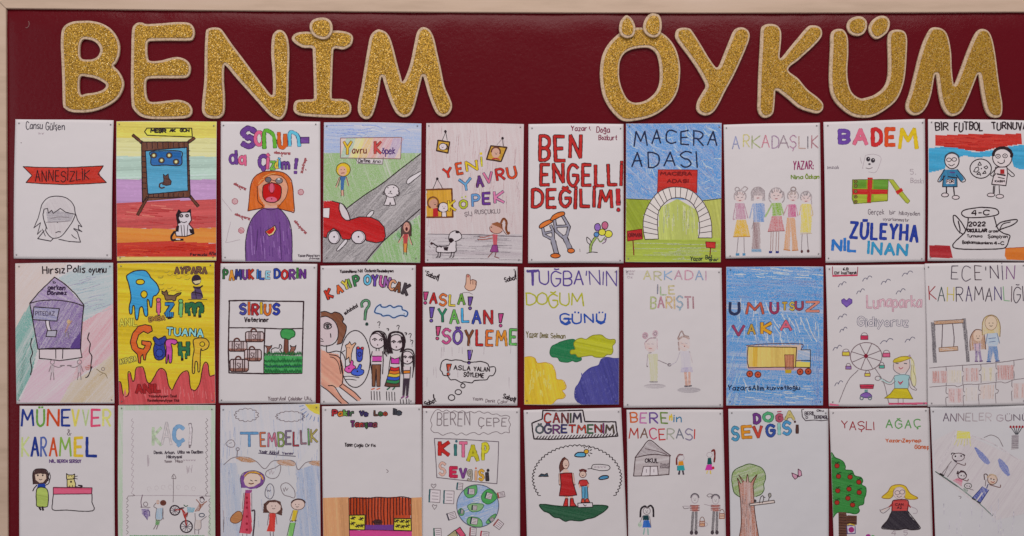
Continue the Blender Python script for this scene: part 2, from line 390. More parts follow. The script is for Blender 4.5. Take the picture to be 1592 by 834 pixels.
# padded panel: front face is flat and rolls back towards the frame
def prof(d, W_=24.0, dep=0.007):
    t = np.clip(1 - d / W_, 0, 1); return dep * (1 - np.sqrt(np.clip(1 - (t * 0.93) ** 2, 0, 1)))
xs = np.unique(np.r_[np.linspace(BX0 - 4, BX0 + 36, 26), np.linspace(BX0 + 36, BX1 - 36, 160), np.linspace(BX1 - 36, BX1 + 4, 26)])
ys = np.unique(np.r_[np.linspace(-1, 46, 30), np.linspace(46, BY1 - 36, 90), np.linspace(BY1 - 36, BY1 + 4, 20)])
gx, gy = np.meshgrid(xs, ys); te = np.vectorize(top_edge)(gx); gy = np.where(gy < 60, te - 4 + (gy + 1) * (60 - te + 4) / 61, gy)
dt = np.clip(gy - te, 0, 99)
dep = np.maximum.reduce([prof(dt, 34, 0.0085), prof(np.clip(gx - BX0, 0, 99), 20, 0.006), prof(np.clip(BX1 - gx, 0, 99)), prof(np.clip(BY1 - gy, 0, 99))])
wav = (0.0005 * np.sin(gx / 31) + 0.0006 * np.sin(gx / 12.3 + np.sin(gx / 40) * 2)) * np.sin(gy / 17 + 1 + np.sin(gx / 55)) * np.clip((62 - dt) / 30, 0, 1)
V = np.stack([WX(gx.ravel()) - bo[0], dep.ravel() + wav.ravel() - bo[1], WZ(gy.ravel()) - bo[2]], 1)
nx = len(xs); i = (np.arange(len(ys) - 1)[:, None] * nx + np.arange(nx - 1)[None]).ravel()
mesh_obj('padded_panel', V, np.stack([i, i + nx, i + nx + 1, i + 1], 1), M_felt, board, smooth=True)
# frame rails: rounded section swept along the edge
def rail(name, path, wpx, sgn, mit=(0, 0)):
    path = np.asarray(path, float); t = np.gradient(path, axis=0); t /= np.hypot(t[:, 0], t[:, 1])[:, None]; n = np.stack([-t[:, 1], t[:, 0]], 1) * sgn
    sec = [(0, 0.045), (0, -0.0008), (0.35, -0.0018), (1.1, -0.0024), (wpx * 0.5, -0.0028), (wpx - 1.1, -0.0024), (wpx - 0.35, -0.0018), (wpx, -0.0008), (wpx, 0.045)]
    V, Fc = [], []
    for ip, (p, nn) in enumerate(zip(path, n)):
        mt = mit[0] if ip == 0 else (-mit[1] if ip == len(path) - 1 else 0)
        for a_, d_ in sec: q = p + nn * a_ - t[ip] * a_ * mt; V.append((WX(q[0]) - bo[0], d_ - bo[1], WZ(q[1]) - bo[2]))
    m_ = len(sec)
    for k in range(len(path) - 1):
        for j in range(m_ - 1): a_ = k * m_ + j; f = (a_, a_ + 1, a_ + m_ + 1, a_ + m_); Fc.append(f if sgn < 0 else f[::-1])
    Fc.append(tuple(range(m_))); Fc.append(tuple(range((len(path) - 1) * m_, len(path) * m_)))
    return mesh_obj(name, V, Fc, M_rail, board)
rail('frame_rail', [(x, top_edge(x)) for x in np.linspace(9.4, 1622.5, 60)], 34, -1, (1, 1))
rail('frame_rail', [(8.9 + 3.2 * (y / 834), y) for y in np.linspace(13.6, 905, 20)], 34, 1, (1, 1))
rail('frame_rail', [(x, 905) for x in np.linspace(12.8, 1622, 10)], 34, 1, (1, 1))
rail('frame_rail', [(1622.8, y) for y in np.linspace(20.6, 904.6, 10)], 34, -1, (1, 1))

# ------------------------------------------------------------------ foam letters
M_cream, nt, b = mat('cream_foam', 0.75, 0.2)
nt.links.new(ramp(nt, noise(nt, 260, 3), [(0.3, (0.44, 0.32, 0.20)), (0.5, (0.66, 0.49, 0.34)), (0.75, (0.74, 0.57, 0.42))]), b.inputs['Base Color'])
bump(nt, b, noise(nt, 420, 2), 0.5, 0.0006)
M_gold, nt, b = mat('gold_glitter', 0.4, 0.5)
tc = nt.nodes.new('ShaderNodeTexCoord')
vo = node(nt, 'ShaderNodeTexVoronoi'); vo.inputs['Scale'].default_value = 760; nt.links.new(tc.outputs['Object'], vo.inputs['Vector'])
sp = nt.nodes.new('ShaderNodeSeparateColor'); nt.links.new(vo.outputs['Color'], sp.inputs[0])
gc = ramp(nt, sp.outputs[0], [(0.0, (0.11, 0.042, 0.003)), (0.26, (0.34, 0.172, 0.010)), (0.62, (0.53, 0.29, 0.018)), (0.93, (0.64, 0.38, 0.035)), (1.0, (0.95, 0.78, 0.42))])
nt.links.new(gc, b.inputs['Base Color'])
b.inputs['Metallic'].default_value = 0.35
nrm = node(nt, 'ShaderNodeVectorMath', operation='SUBTRACT'); nt.links.new(vo.outputs['Color'], nrm.inputs[0]); nrm.inputs[1].default_value = (0.5, 0.5, 0.5)
sc_ = node(nt, 'ShaderNodeVectorMath', operation='SCALE'); nt.links.new(nrm.outputs[0], sc_.inputs[0]); sc_.inputs['Scale'].default_value = 0.65
geo = nt.nodes.new('ShaderNodeNewGeometry'); ad = node(nt, 'ShaderNodeVectorMath', operation='ADD'); nt.links.new(geo.outputs['Normal'], ad.inputs[0]); nt.links.new(sc_.outputs[0], ad.inputs[1])
nz = node(nt, 'ShaderNodeVectorMath', operation='NORMALIZE'); nt.links.new(ad.outputs[0], nz.inputs[0])
bp = bump(nt, b, noise(nt, 800, 2), 0.3, 0.0006); nt.links.new(nz.outputs[0], bp.inputs['Normal'])

def seg_dist(poly, P_):
    a_ = poly; b_ = np.roll(poly, -1, 0); d = b_ - a_; l2 = np.maximum((d ** 2).sum(1), 1e-9)
    t = np.clip(((P_[:, None] - a_[None]) * d[None]).sum(2) / l2, 0, 1); pr = a_[None] + d[None] * t[..., None]
    return np.sqrt(((P_[:, None] - pr) ** 2).sum(2)).min(1)
def area_s(p): return np.sum(p[:, 0] * np.roll(p[:, 1], -1) - p[:, 1] * np.roll(p[:, 0], -1)) / 2
def offset(poly, d, grow):
    """move a contour by d into the foam (holes grow, outlines shrink)"""
    t = np.roll(poly, -1, 0) - np.roll(poly, 1, 0); t /= np.maximum(np.hypot(t[:, 0], t[:, 1])[:, None], 1e-9); n = np.stack([-t[:, 1], t[:, 0]], 1)
    if area_s(poly) < 0: n = -n
    if grow: n = -n
    q = poly + n * d; ok = seg_dist(poly, q) > d - 0.12
    return q[ok]
def solid(name, loops, y0, y1, bev, m, parent, o3):
    cu = bpy.data.curves.new(name, 'CURVE'); cu.dimensions = '2D'; cu.fill_mode = 'BOTH'
    cu.extrude = (y1 - y0) / 2 - bev; cu.bevel_depth = bev; cu.bevel_resolution = 2; cu.offset = -bev
    for lp in loops:
        sp_ = cu.splines.new('POLY'); sp_.points.add(len(lp) - 1); sp_.use_cyclic_u = True
        for pt, (x, y) in zip(sp_.points, lp): pt.co = (WX(x) - o3[0], WZ(y) - o3[2], 0, 1)
    ob = bpy.data.objects.new('tmp', cu); COL.objects.link(ob)
    dg = bpy.context.evaluated_depsgraph_get(); me = bpy.data.meshes.new_from_object(ob.evaluated_get(dg))
    bpy.data.objects.remove(ob); me.name = name
    co = np.empty(len(me.vertices) * 3, np.float32); me.vertices.foreach_get('co', co); co = co.reshape(-1, 3)
    co = np.stack([co[:, 0], -(y0 + y1) / 2 - co[:, 2], co[:, 1]], 1); me.vertices.foreach_set('co', co.ravel())
    me.materials.clear(); me.materials.append(m); me.update()
    o = bpy.data.objects.new(name, me); COL.objects.link(o); o.parent = parent; return o
q1 = lambda s: pts(s) / 4.634 + (80, 20)
q3 = lambda s: pts(s) / 4.634 + (920, 15)
q4 = lambda s: pts(s) / 4.213 + (1240, 15)
q2 = lambda s: pts(s) / 4.634 + (400, 20)
def letter(outer, holes, dots, label, base=0.0):
    outer = outer if isinstance(outer, np.ndarray) else np.vstack(outer)
    sm = lambda p: resample(np.vstack([(r_ := cat_rom(p, True, 5)), r_[:1]]), 1.4)[:-1]
    o_ = sm(outer); hs = [sm(h_) for h_ in holes]
    o3 = (WX(o_[:, 0].mean()), 0.0, WZ(o_[:, 1].max()))
    root = empty('foam_letter', o3, label, 'letter', 'gold glitter letters of the heading')
    z0 = 0.0006
    def pair(lo, hh, za, par, shift=(1.1, -0.4)):
        bk = solid('foam_backing', [lo] + hh, za, za + 0.006, 0.0011, M_cream, par, o3)
        gi = [offset(lo, 4.0, False) + shift] + [offset(h_, 3.7, True) + shift for h_ in hh]
        return bk, solid('glitter_face', gi, za + 0.0058, za + 0.0074, 0.0004, M_gold, par, o3)
    pair(o_, hs, z0, root)
    for dts in dots:
        d_ = sm(dts); over = inside(o_, d_[:, 0], d_[:, 1]).any(); za = z0 + (0.0076 if over else 0)
        bk, gf = pair(d_, [], za, root, (0.3, 0.0)); bk.name = 'letter_dot'; gf.parent = bk
letter(q1('85,120 110,90 160,68 230,62 300,64 370,82 430,118 475,175 497,240 492,310 470,365 452,386 485,420 515,470 527,520 510,580 470,635 400,680 320,710 240,722 150,718 105,695 88,660 84,500 78,350 73,240 76,160'),
  [q1('235,197 275,198 320,215 350,250 355,285 335,320 300,338 240,340 215,325 210,290 214,230'), q1('212,470 265,466 330,480 385,510 398,530 380,555 330,575 260,585 212,587')], [],
  'gold glitter letter B with cream edge, first letter of the heading')
letter(q1('590,110 620,78 660,75 690,85 800,80 900,72 990,76 1025,105 1036,150 1025,190 995,205 850,205 740,207 705,212 694,240 697,320 715,350 790,348 850,332 910,322 970,340 1003,380 1005,430 985,465 940,475 800,476 715,478 690,490 684,530 690,600 710,640 760,645 850,635 920,630 985,650 1017,695 1010,740 970,762 880,768 780,770 700,765 640,745 600,705 582,660 577,500 580,300 582,180'), [], [],
  'gold glitter letter E with three arms, between the letters B and N')
letter(np.vstack([q1('1108,280 1115,150 1130,120 1170,110 1215,115 1245,145 1300,225 1380,330 1483,468'), q2('60,545 105,596 116,560 112,420 103,300 110,180 135,138 165,127 200,145 225,200 233,300 228,450 222,650 205,730 175,768 140,770 90,740 30,675'), q1('1420,570 1330,470 1262,388 1247,400 1245,500 1252,600 1250,710 1225,755 1180,766 1120,755 1090,715 1090,640 1105,480')]), [], [],
  'gold glitter letter N with a slanting middle, beside the dotted I')
letter(q2('250,190 275,155 340,140 460,145 560,132 640,140 685,165 690,205 670,245 620,268 560,262 548,300 542,450 538,600 550,622 620,625 665,645 680,690 665,735 620,757 500,757 380,750 300,740 265,710 265,665 285,635 340,628 400,625 410,600 407,450 402,300 395,260 330,255 275,225'), [],
  [q2('385,100 405,65 450,47 500,48 535,70 550,115 540,165 510,195 470,200 420,180 392,145')], 'gold glitter letter I with bars at both ends and one round dot on top')
letter(q2('830,150 860,128 885,125 930,145 960,190 985,270 1010,370 1035,460 1048,498 1075,450 1105,360 1130,240 1150,150 1175,115 1205,108 1245,130 1275,190 1300,300 1325,410 1350,530 1385,610 1403,660 1398,705 1370,740 1330,750 1290,725 1260,665 1230,580 1205,490 1193,462 1180,500 1155,600 1130,690 1100,740 1055,755 1010,735 975,680 940,590 915,510 901,467 890,490 875,590 850,690 825,750 790,770 750,755 727,710 730,640 750,540 770,420 795,270 810,190'), [], [],
  'gold glitter letter M ending the left heading word, right of the dotted I')
letter(q3('315,135 365,135 430,142 500,170 560,220 605,290 630,380 635,470 620,580 580,660 520,720 450,765 380,790 300,805 240,808 190,785 130,720 85,640 65,560 57,460 70,350 105,270 160,205 230,155'),
  [q3('370,278 420,285 460,320 480,380 488,460 482,540 455,600 400,650 340,672 290,670 250,640 215,570 198,500 196,430 205,370 235,320 290,290')],
  [q3('245,52 275,68 300,105 310,150 298,195 265,214 230,210 200,185 192,145 200,100 220,70'), q3('440,38 480,52 497,95 497,150 480,195 440,212 395,195 368,160 366,115 385,70 410,45')],
  'large round gold glitter letter O with two oval dots like ears')
letter(q3('598,190 610,150 650,135 700,140 725,165 780,250 840,350 885,413 900,420 915,405 950,320 990,220 1020,155 1060,133 1105,140 1133,175 1128,230 1080,350 1020,480 960,590 910,690 870,745 820,767 770,750 750,715 760,660 800,590 815,565 810,530 760,440 700,350 640,270 608,225'), [], [],
  'gold glitter letter Y leaning right, between the dotted O and the K')
letter(np.vstack([q3('1208,270 1215,150 1235,118 1280,107 1330,118 1358,155 1362,210 1355,290 1350,345 1365,348 1420,280 1483,205'), q4('60,118 100,107 140,118 157,150 148,190 100,245 40,300'), q3('1483,370 1411,436 1483,500'), q4('60,525 130,580 163,620 160,660 130,682 80,675 0,645'), q3('1400,640 1327,588 1318,620 1312,700 1300,755 1260,782 1220,775 1192,730 1192,640 1198,450')]), [], [],
  'gold glitter letter K with two slanting arms, beside the Y')
letter(q4('212,170 230,140 265,130 300,140 325,190 328,300 322,400 330,490 355,550 400,582 430,583 500,560 560,510 585,440 588,330 585,200 600,150 640,135 690,145 712,190 710,300 700,430 680,520 640,600 570,660 500,700 430,712 350,698 270,640 220,570 203,480 205,350 210,250'), [],
  [q4('318,105 335,70 375,50 420,52 448,80 450,120 430,160 390,177 345,165 322,135'), q4('460,130 480,80 520,50 560,45 590,62 600,100 585,150 545,185 510,197 478,175')], 'gold glitter letter U with two separate dots above its opening')
letter(q4('850,150 870,125 905,120 950,135 980,180 1000,280 1005,390 1015,480 1025,488 1060,400 1100,290 1140,195 1170,145 1205,130 1245,148 1270,200 1290,300 1305,420 1320,530 1335,620 1330,690 1300,712 1250,700 1220,650 1200,560 1185,460 1175,430 1150,490 1110,590 1070,670 1020,700 975,690 940,640 920,560 908,470 900,430 890,450 870,560 840,640 800,685 750,695 710,665 705,620 730,540 760,420 790,300 820,210'), [], [],
  'gold glitter letter M at the far right end of the heading')

# a bent bit of pale wire left on the board, and a pin without its sheet
M_wire, nt, b = mat('pale_wire', 0.4, 0.4); b.inputs['Base Color'].default_value = (0.42, 0.25, 0.24, 1)
path = cat_rom(np.array([(44.0, 33), (45, 37), (44, 41), (41.5, 43.5), (39.5, 42.5)]), False, 5); V, Fc = [], []
for i_, (x, y) in enumerate(path):
    d_ = path[min(i_ + 1, len(path) - 1)] - path[max(i_ - 1, 0)]; d_ = d_ / np.hypot(*d_); r_ = 0.00045
    for k in range(6):
        a_ = k * math.pi / 3; V.append((WX(x) + r_ * math.cos(a_) * -d_[1] - WX(43), -0.0008 + r_ * math.sin(a_), WZ(y) + r_ * math.cos(a_) * -d_[0] - WZ(43)))
for i_ in range(len(path) - 1):
    for k in range(6): Fc.append((i_ * 6 + k, i_ * 6 + (k + 1) % 6, i_ * 6 + 6 + (k + 1) % 6, i_ * 6 + 6 + k))
o = mesh_obj('bent_wire', V, Fc, M_wire, smooth=True, loc=(WX(43), 0, WZ(43))); o['label'] = 'tiny pale bent wire stuck in the red board near its top left corner'; o['category'] = 'wire'
# ------------------------------------------------------------------ the drawings
SK = (205, 165, 148); RED = (178, 42, 36); ORG = (205, 95, 40); YEL = (222, 195, 70); GRN = (85, 140, 60); BLU = (55, 120, 185); NAV = (38, 60, 130)
PUR = (108, 68, 135); PNK = (212, 110, 145); BRN = (98, 62, 46); GRY = (125, 120, 124); WHT = (203, 190, 193); PENC = (120, 108, 112); LG = (165, 152, 158)
def face(cx, cy, r, c=INK, w=2.2, up=0, eyes=1):
    if eyes: dot(cx - r * 0.38, cy - r * 0.1, max(1.6, r * 0.1), c); dot(cx + r * 0.38, cy - r * 0.1, max(1.6, r * 0.1), c)
    L([(cx - r * 0.28, cy + r * 0.42 + up), (cx, cy + r * 0.52), (cx + r * 0.28, cy + r * 0.42 + up)], w, c)

# 1
P(20, 180, '14,20 568,27 557,812 5,805', 'white sheet with a red ribbon banner above a sad pencil face with long hair', 'red banner drawing', bend=[0.003, 0.0008, 1.0, 0.8, 0.002])
T('handwriting'); X('Cansu', 76, 36, 92, 42, (55, 48, 58), 3.6); X('Gülşen', 188, 40, 104, 40, (55, 48, 58), 3.6); scrawl(146, 98, 30, 8, LG, 2); dot(48, 154, 3, PENC)
T('ribbon_banner'); B_ = '60,288 140,292 300,294 440,288 512,284 482,330 530,378 440,384 300,390 160,384 76,378 110,338'
F(B_, (190, 62, 42), 'm', 4); F('120,300 300,302 480,298 500,350 400,376 120,370', (182, 52, 36), 'm', -6, cov=.8); L(B_, 4.2, (60, 28, 26), s=0, z=1)
T('lettering'); X('ANNESİZLİK', 128, 312, 305, 56, (50, 22, 24), 4.4, wob=2)
T('drawn_face'); F('190,545 260,535 345,560 330,600 200,605', (150, 143, 150), 'p', 3, cov=.8); F('200,605 325,598 300,645 240,690 205,650', (178, 166, 170), 'p', 80, cov=.45)
F('165,520 210,470 270,458 320,475 350,520 345,550 275,528 190,545', (182, 172, 176), 'p', 60, cov=.5)
G_ = (62, 54, 60)
L('158,528 170,495 205,462 260,455 310,468 345,505 355,555', 4, G_); L('158,528 146,575 120,634 148,612 158,604 140,670 162,648', 3.6, G_, s=0)
L('178,650 142,694 215,708 228,696', 4.5, G_, s=0); L('176,545 172,560 180,600 190,630 188,650 214,684 238,692 275,680 310,640 340,595 356,555', 4, G_)
L('172,556 178,528 198,524 203,550 221,534 230,552 270,524 300,545 350,556', 4, G_, s=0); L('356,555 368,590 392,628 372,618 372,640 392,655 346,636', 3.8, G_, s=0); L('346,640 366,655 384,714 320,710 262,698', 4, G_, s=0)
L('334,672 345,684 362,694', 3.2, G_); L('244,660 258,655 272,656', 4, G_); dot(254, 603, 3, G_); L('215,580 260,572 320,575', 2, PENC); L('190,602 260,600 322,594', 2, PENC)
L('178,590 196,640', 3, G_, s=0); L('168,640 186,680', 3, G_, s=0)

# 2
P(180, 180, '5,33 570,33 568,817 8,820', 'striped rainbow sheet with a brown framed blue picture and a black and white cat', 'rainbow cat drawing')
T('striped_background')
for p_, c_, a_ in [('0,25 575,25 575,130 0,128', (224, 200, 110), 2), ('0,125 575,130 575,232 0,230', (206, 200, 152), 1), ('0,230 575,232 575,362 0,360', (168, 184, 176), -2),
                   ('0,360 575,362 575,475 0,500', (176, 142, 178), 2), ('0,497 100,490 575,470 575,632 300,640 0,634', (192, 92, 92), -3), ('0,632 300,640 575,632 575,722 300,712 0,722', (210, 138, 62), 3),
                   ('0,720 300,708 575,722 575,800 0,796', (190, 62, 45), -2), ('0,796 575,796 575,825 0,825', (226, 190, 120), 0)]: F(p_, c_, 'm', a_)
for k in range(26):
    y_ = random.uniform(505, 625); x_ = random.uniform(5, 480); L([(x_, y_), (x_ + 40, y_ + 4), (x_ + random.uniform(60, 120), y_ + 7)], 5, random.choice([(178, 70, 72), (204, 112, 108), (212, 130, 120)]))
for k in range(14):
    y_ = random.uniform(730, 790); x_ = random.uniform(5, 450); L([(x_, y_), (x_ + 40, y_ - 3), (x_ + random.uniform(60, 110), y_ + 3)], 5, random.choice([(176, 45, 32), (206, 90, 62)]))
T('picture_frame'); F('148,150 412,150 424,462 154,485', BRN, 'm', 85)
for q_ in ('100,112 148,152', '412,152 444,128', '182,462 128,558', '424,458 466,510'): L(q_, 17, (42, 28, 28), s=0); L(q_, 9, BRN, s=0)
F('170,200 404,180 412,425 184,445', (95, 160, 190), 'm', 4); L('170,200 404,180 412,425 184,445', 4.5, INK, s=0, z=1); L('148,150 412,150 424,462 184,462 154,490', 4.5, INK, s=0, z=1)
for k in range(8): L([(178 + k * 30, 152), (180 + k * 30, 186)], 3, INK, s=0); L([(150, 200 + k * 30), (174, 202 + k * 30)], 3, INK, s=0); L([(190 + k * 28, 440), (188 + k * 28, 462)], 3, INK, s=0); L([(408, 200 + k * 28), (422, 200 + k * 28)], 3, INK, s=0)
F('200,206 372,202 376,280 202,280', (42, 105, 160), 'm', 3); L('200,206 285,200 372,204 376,240 368,282 280,280 208,280 202,240', 4.5, INK, z=1)
for x_, y_ in ((218, 226), (262, 254), (305, 226), (344, 262)):
    F(E(x_, y_, 17, 16), (92, 75, 60)); L(E(x_, y_, 17, 16, 9), 3, INK, s=0, z=1); F(E(x_, y_, 8, 8, 8), (226, 210, 160), 's')
T('small_brown_cat'); F('272,332 284,342 300,330 304,355 318,372 315,390 290,396 268,390 275,365', (84, 56, 50)); L('272,332 284,342 300,330 304,355 318,372 315,390 290,396 268,390 275,365', 3, INK, s=0, z=1); L('276,378 255,385 250,400 262,410 278,406', 7, (70, 46, 42))
T('title_plate'); FO('178,72 430,72 434,122 180,112 165,92', (228, 208, 90), INK, 4.5, 0); X('MEŞİR', 200, 78, 85, 18, (34, 26, 30), 6.5, sp=1.2); X('AK', 308, 78, 30, 14, (34, 26, 30), 6, sp=1); X('GÜN', 366, 78, 50, 14, (34, 26, 30), 5.5, sp=1.2)
T('cat'); F('360,532 372,546 405,545 424,530 426,560 430,590 415,612 440,640 444,666 405,680 395,682 345,680 340,660 355,620 350,590 346,560', (200, 190, 196), 's')
L('360,532 372,546 405,545 424,530 426,560 430,590 415,612 440,640 444,666 405,680 395,682 345,680 340,660 355,620 350,590 346,560', 5, INK, s=0, z=1)
F('346,560 360,532 380,548 366,556 360,580 372,605 356,612', INK, 's'); F('400,548 424,530 424,548', INK, 's'); F(E(374, 566, 11, 10), (70, 62, 66), 's'); F(E(406, 565, 11, 10), (70, 62, 66), 's'); dot(374, 566, 3, WHT); dot(406, 565, 3, WHT)
L('372,598 388,604 404,598', 3.5, INK); F('346,625 362,620 358,655 340,655', INK, 's'); F('416,640 438,640 442,668 424,664', INK, 's')
L('372,618 378,678', 3, INK, s=0); L('388,618 392,680', 3, INK, s=0); L('410,618 405,680', 3, INK, s=0); L('336,655 318,680 322,702 352,700 382,700', 11, INK); L('345,697 365,698', 6, WHT)
T('signature'); X('Fermuda', 424, 776, 92, 15, INK, 3); X('Altın', 528, 768, 44, 18, INK, 3)

# 3
P(340, 180, '12,33 572,35 575,826 18,822', 'white sheet with an orange haired screaming girl in a purple top', 'screaming girl drawing')
T('lettering')
def bub(t, x, y, w, h, c, lw, ow=2.4, **k): X(t, x, y, w, h, c, lw, o=INK, ow=ow, **k)
X('S', 136, 72, 66, 104, PUR, 23, o=(60, 35, 75), ow=2.6, wob=0); L(E(229, 130, 22, 36, 14), 20, (100, 45, 65), z=1); L(E(229, 130, 22, 36, 14), 15, PNK, z=1)
L('258,182 258,92 290,92 312,120 318,178', 22, (38, 70, 30)); L('258,182 258,92 290,92 312,120 318,178', 17, (105, 165, 60))
L('340,100 345,172 372,174 375,110 380,170', 22, (95, 45, 20)); L('340,100 345,172 372,174 375,110 380,170', 17, (205, 105, 40))
L('402,168 402,98 430,100 448,120 455,170', 20, (30, 70, 110)); L('402,168 402,98 430,100 448,120 455,170', 15, (110, 185, 215))
FO('462,122 510,122 510,156 462,156', PUR, (60, 35, 75), 3)
L('98,200 102,272', 17, (60, 35, 75), s=0); L(E(80, 246, 16, 24, 12), 15, (60, 35, 75), z=1); L('98,200 102,272', 12, PUR, s=0); L(E(80, 246, 16, 24, 12), 11, PUR, z=1)
L(E(132, 252, 14, 20, 12), 16, (110, 45, 70), z=1); L('150,225 152,280', 13, (110, 45, 70), s=0); L(E(132, 252, 14, 20, 12), 11, PNK, z=1); L('150,225 152,280', 9, PNK, s=0)
X('Ç', 232, 226, 40, 70, PUR, 15, o=(60, 35, 75), ow=2.2, wob=0); X('i', 280, 205, 6, 95, PNK, 13, o=(110, 45, 70), ow=2, wob=0); X('z', 296, 235, 22, 66, (120, 170, 80), 9, o=(45, 75, 35), ow=2)
X('d', 322, 250, 14, 48, (225, 190, 80), 9, o=INK, ow=1.5); X('i', 343, 232, 3, 66, (110, 180, 215), 8, o=(30, 70, 110), ow=2); X('m', 358, 240, 40, 62, PUR, 8, o=(60, 35, 75), ow=2)
L('440,246 434,298', 19, (60, 35, 75), s=0); L('440,246 434,298', 14, PUR, s=0); L('434,318 434,324', 19, (60, 35, 75), s=0); L('434,318 434,324', 14, PUR, s=0)
T('scattered_words'); mv = (150, 82, 88)
for (x_, y_, w_, rt) in ((315, 200, 90, 4), (92, 376, 72, 26), (96, 548, 88, 18), (436, 588, 95, 48), (500, 244, 85, 105)): X('olmuyorız', x_, y_, w_, 14, mv, 4.2, rot=rt, sp=1.6); L([(x_ + w_ * .45 * math.cos(math.radians(rt)), y_ + w_ * .45 * math.sin(math.radians(rt)) + 22), (x_ + w_ * .45 * math.cos(math.radians(rt)) + 3, y_ + w_ * .45 * math.sin(math.radians(rt)) + 28)], 4, mv)
for x_, y_ in ((92, 484), (464, 432), (128, 648)): F(E(x_, y_, 15, 15, 7), (188, 122, 132), 'p', 30, cov=.75); L(E(x_, y_, 17, 17, 7), 2.5, (160, 92, 104), s=0, z=1)
T('screaming_girl'); F('165,538 172,480 180,400 200,350 250,318 310,314 365,322 405,355 418,400 424,480 427,543 330,525 250,525', (205, 112, 36), 'm', 80)
F('262,500 330,500 332,528 258,528', SK, 's'); F('222,400 235,372 262,345 300,335 350,340 380,365 392,410 380,460 350,500 300,512 255,500 230,460', (198, 148, 124), 'm', 40); L('222,400 235,372 262,345 300,335 350,340 380,365 392,410 380,460 350,500 332,525', 2.6, (90, 45, 25))
F('185,390 215,330 280,320 330,322 280,340 250,375 215,405 205,480', (200, 104, 30), 'm', 60); L('165,538 172,480 180,400 200,350 250,318 310,314 365,322 405,355 418,400 424,480 427,543 400,540 330,522', 4, (95, 42, 22)); L('165,538 250,516 222,480 218,400', 4, (95, 42, 22))
for q_ in ('250,350 285,332 320,326', '225,385 240,365 256,358'): L(q_, 3, (232, 170, 110))
F(E(280, 362, 17, 15), (98, 92, 96), 'm', 20); F(E(342, 368, 20, 15), (120, 114, 118), 'm', 20); L('296,362 322,370', 3.2, (90, 45, 25)); L(E(280, 362, 17, 15, 10), 2.5, INK, z=1); L(E(342, 368, 20, 15, 10), 2.5, INK, z=1); F(E(340, 358, 8, 4), (225, 215, 210), 's')
M_ = '252,400 275,385 300,380 330,386 352,402 354,440 345,470 320,488 295,490 268,482 250,455'
F(M_, (185, 28, 30), 's', s=1); F(E(298, 475, 32, 17), (206, 112, 135), 's'); F(E(300, 408, 18, 26), (202, 104, 128), 's'); L(E(300, 408, 14, 32, 10), 2.4, (110, 20, 25), z=1); L(M_, 4.2, (70, 22, 22), z=1); dot(300, 470, 4, (120, 30, 50))
T('purple_top'); B_ = '255,522 335,522 365,545 400,600 414,680 416,830 152,830 152,720 165,640 190,580 225,540'
F(B_, (112, 74, 132), 'm', 84); 
for k in range(34):
    x_ = random.uniform(170, 400); y_ = random.uniform(620, 760); L([(x_, y_), (x_ + 3, y_ + random.uniform(30, 60))], 3, random.choice([(150, 118, 168), (140, 100, 158), (92, 56, 116)]))
L('255,522 225,540 190,580 165,640 152,720 154,818', 4, (50, 34, 60)); L('335,522 365,545 400,600 414,680 414,815', 4, (50, 34, 60)); L('255,522 295,532 335,522', 3.5, (50, 34, 60)); L('345,600 350,700 355,812', 3, (70, 44, 88)); L('222,640 212,760', 3, (70, 44, 88))
F('262,655 318,620 326,640 310,670 285,680', (210, 190, 150), 's'); F('266,656 314,626 316,645 300,664 285,670', (190, 40, 42), 's'); L('262,655 318,620 326,640 310,670 285,680', 3, INK, s=0, z=1)
T('signature'); X('Yazar:Maya', 448, 782, 84, 14, (70, 60, 68), 2.4); X('Işın', 538, 782, 30, 13, (70, 60, 68), 2.4); X('yılmaz', 512, 800, 56, 9, (70, 60, 68), 2.2)
L('20,470 75,540', 1.8, LG); L('48,700 44,716 120,700', 1.8, LG); L('68,600 44,700', 1.5, LG)

# 4
P(500, 180, '14,38 563,44 556,830 8,826', 'landscape drawing with a red car on a grey road, a white dog and two children', 'red car drawing')
T('sky_and_grass'); F('0,30 570,36 570,215 0,215', (160, 172, 200), 'p', 4, cov=.85)
for k in range(26):
    x_ = random.uniform(20, 400); y_ = random.uniform(50, 205); L([(x_, y_), (x_ + 70, y_ + random.uniform(-14, 6)), (x_ + random.uniform(100, 160), y_ + random.uniform(-10, 20))], 3, random.choice([(120, 150, 205), (185, 188, 205), (105, 140, 205)]), st='p')
F('0,212 570,212 570,235 340,400 160,525 60,480 0,480', (142, 168, 118), 'p', 72, cov=.9); F('555,560 570,540 570,835 250,835 370,690', (134, 168, 112), 'p', 76, cov=.92); F('440,640 500,590 530,600 440,700 400,700', (95, 150, 85), 'p', 60, cov=.8)
T('grey_road'); F('562,218 570,545 370,690 255,830 0,830 0,640 140,525 340,390', (128, 122, 124), 'p', -48, cov=.9)
for k in range(46):
    x_ = random.uniform(170, 520); y_ = 640 - 0.72 * (x_ - 150) - random.uniform(-10, 130)+60; L([(x_, y_), (x_ + random.uniform(20, 50), y_ - random.uniform(12, 34))], 2.6, (88, 84, 88), st='p')
for k in range(22):
    x_ = random.uniform(20, 230); y_ = random.uniform(725, 810); L([(x_, y_), (x_ + 35, y_ - 25)], 2.6, (95, 90, 94), st='p')
L('140,527 250,446 340,388 450,300 560,215', 4.5, INK); L('252,820 310,750 372,688 450,620 556,528', 4.5, INK)
for q_ in ('480,380 490,355 530,330 566,312 562,330 520,365 492,386', '255,568 280,540 297,540 290,560 272,574', '86,756 130,702 146,700 140,720 100,760'): FO(q_, (200, 192, 196), INK, 3, 1, 's')
T('red_car'); B_ = '0,484 60,482 98,492 130,515 152,548 165,588 215,572 280,574 325,595 355,630 362,680 350,708 310,718 255,706 240,670 205,655 175,675 160,700 118,696 100,655 68,636 36,660 28,690 0,682'
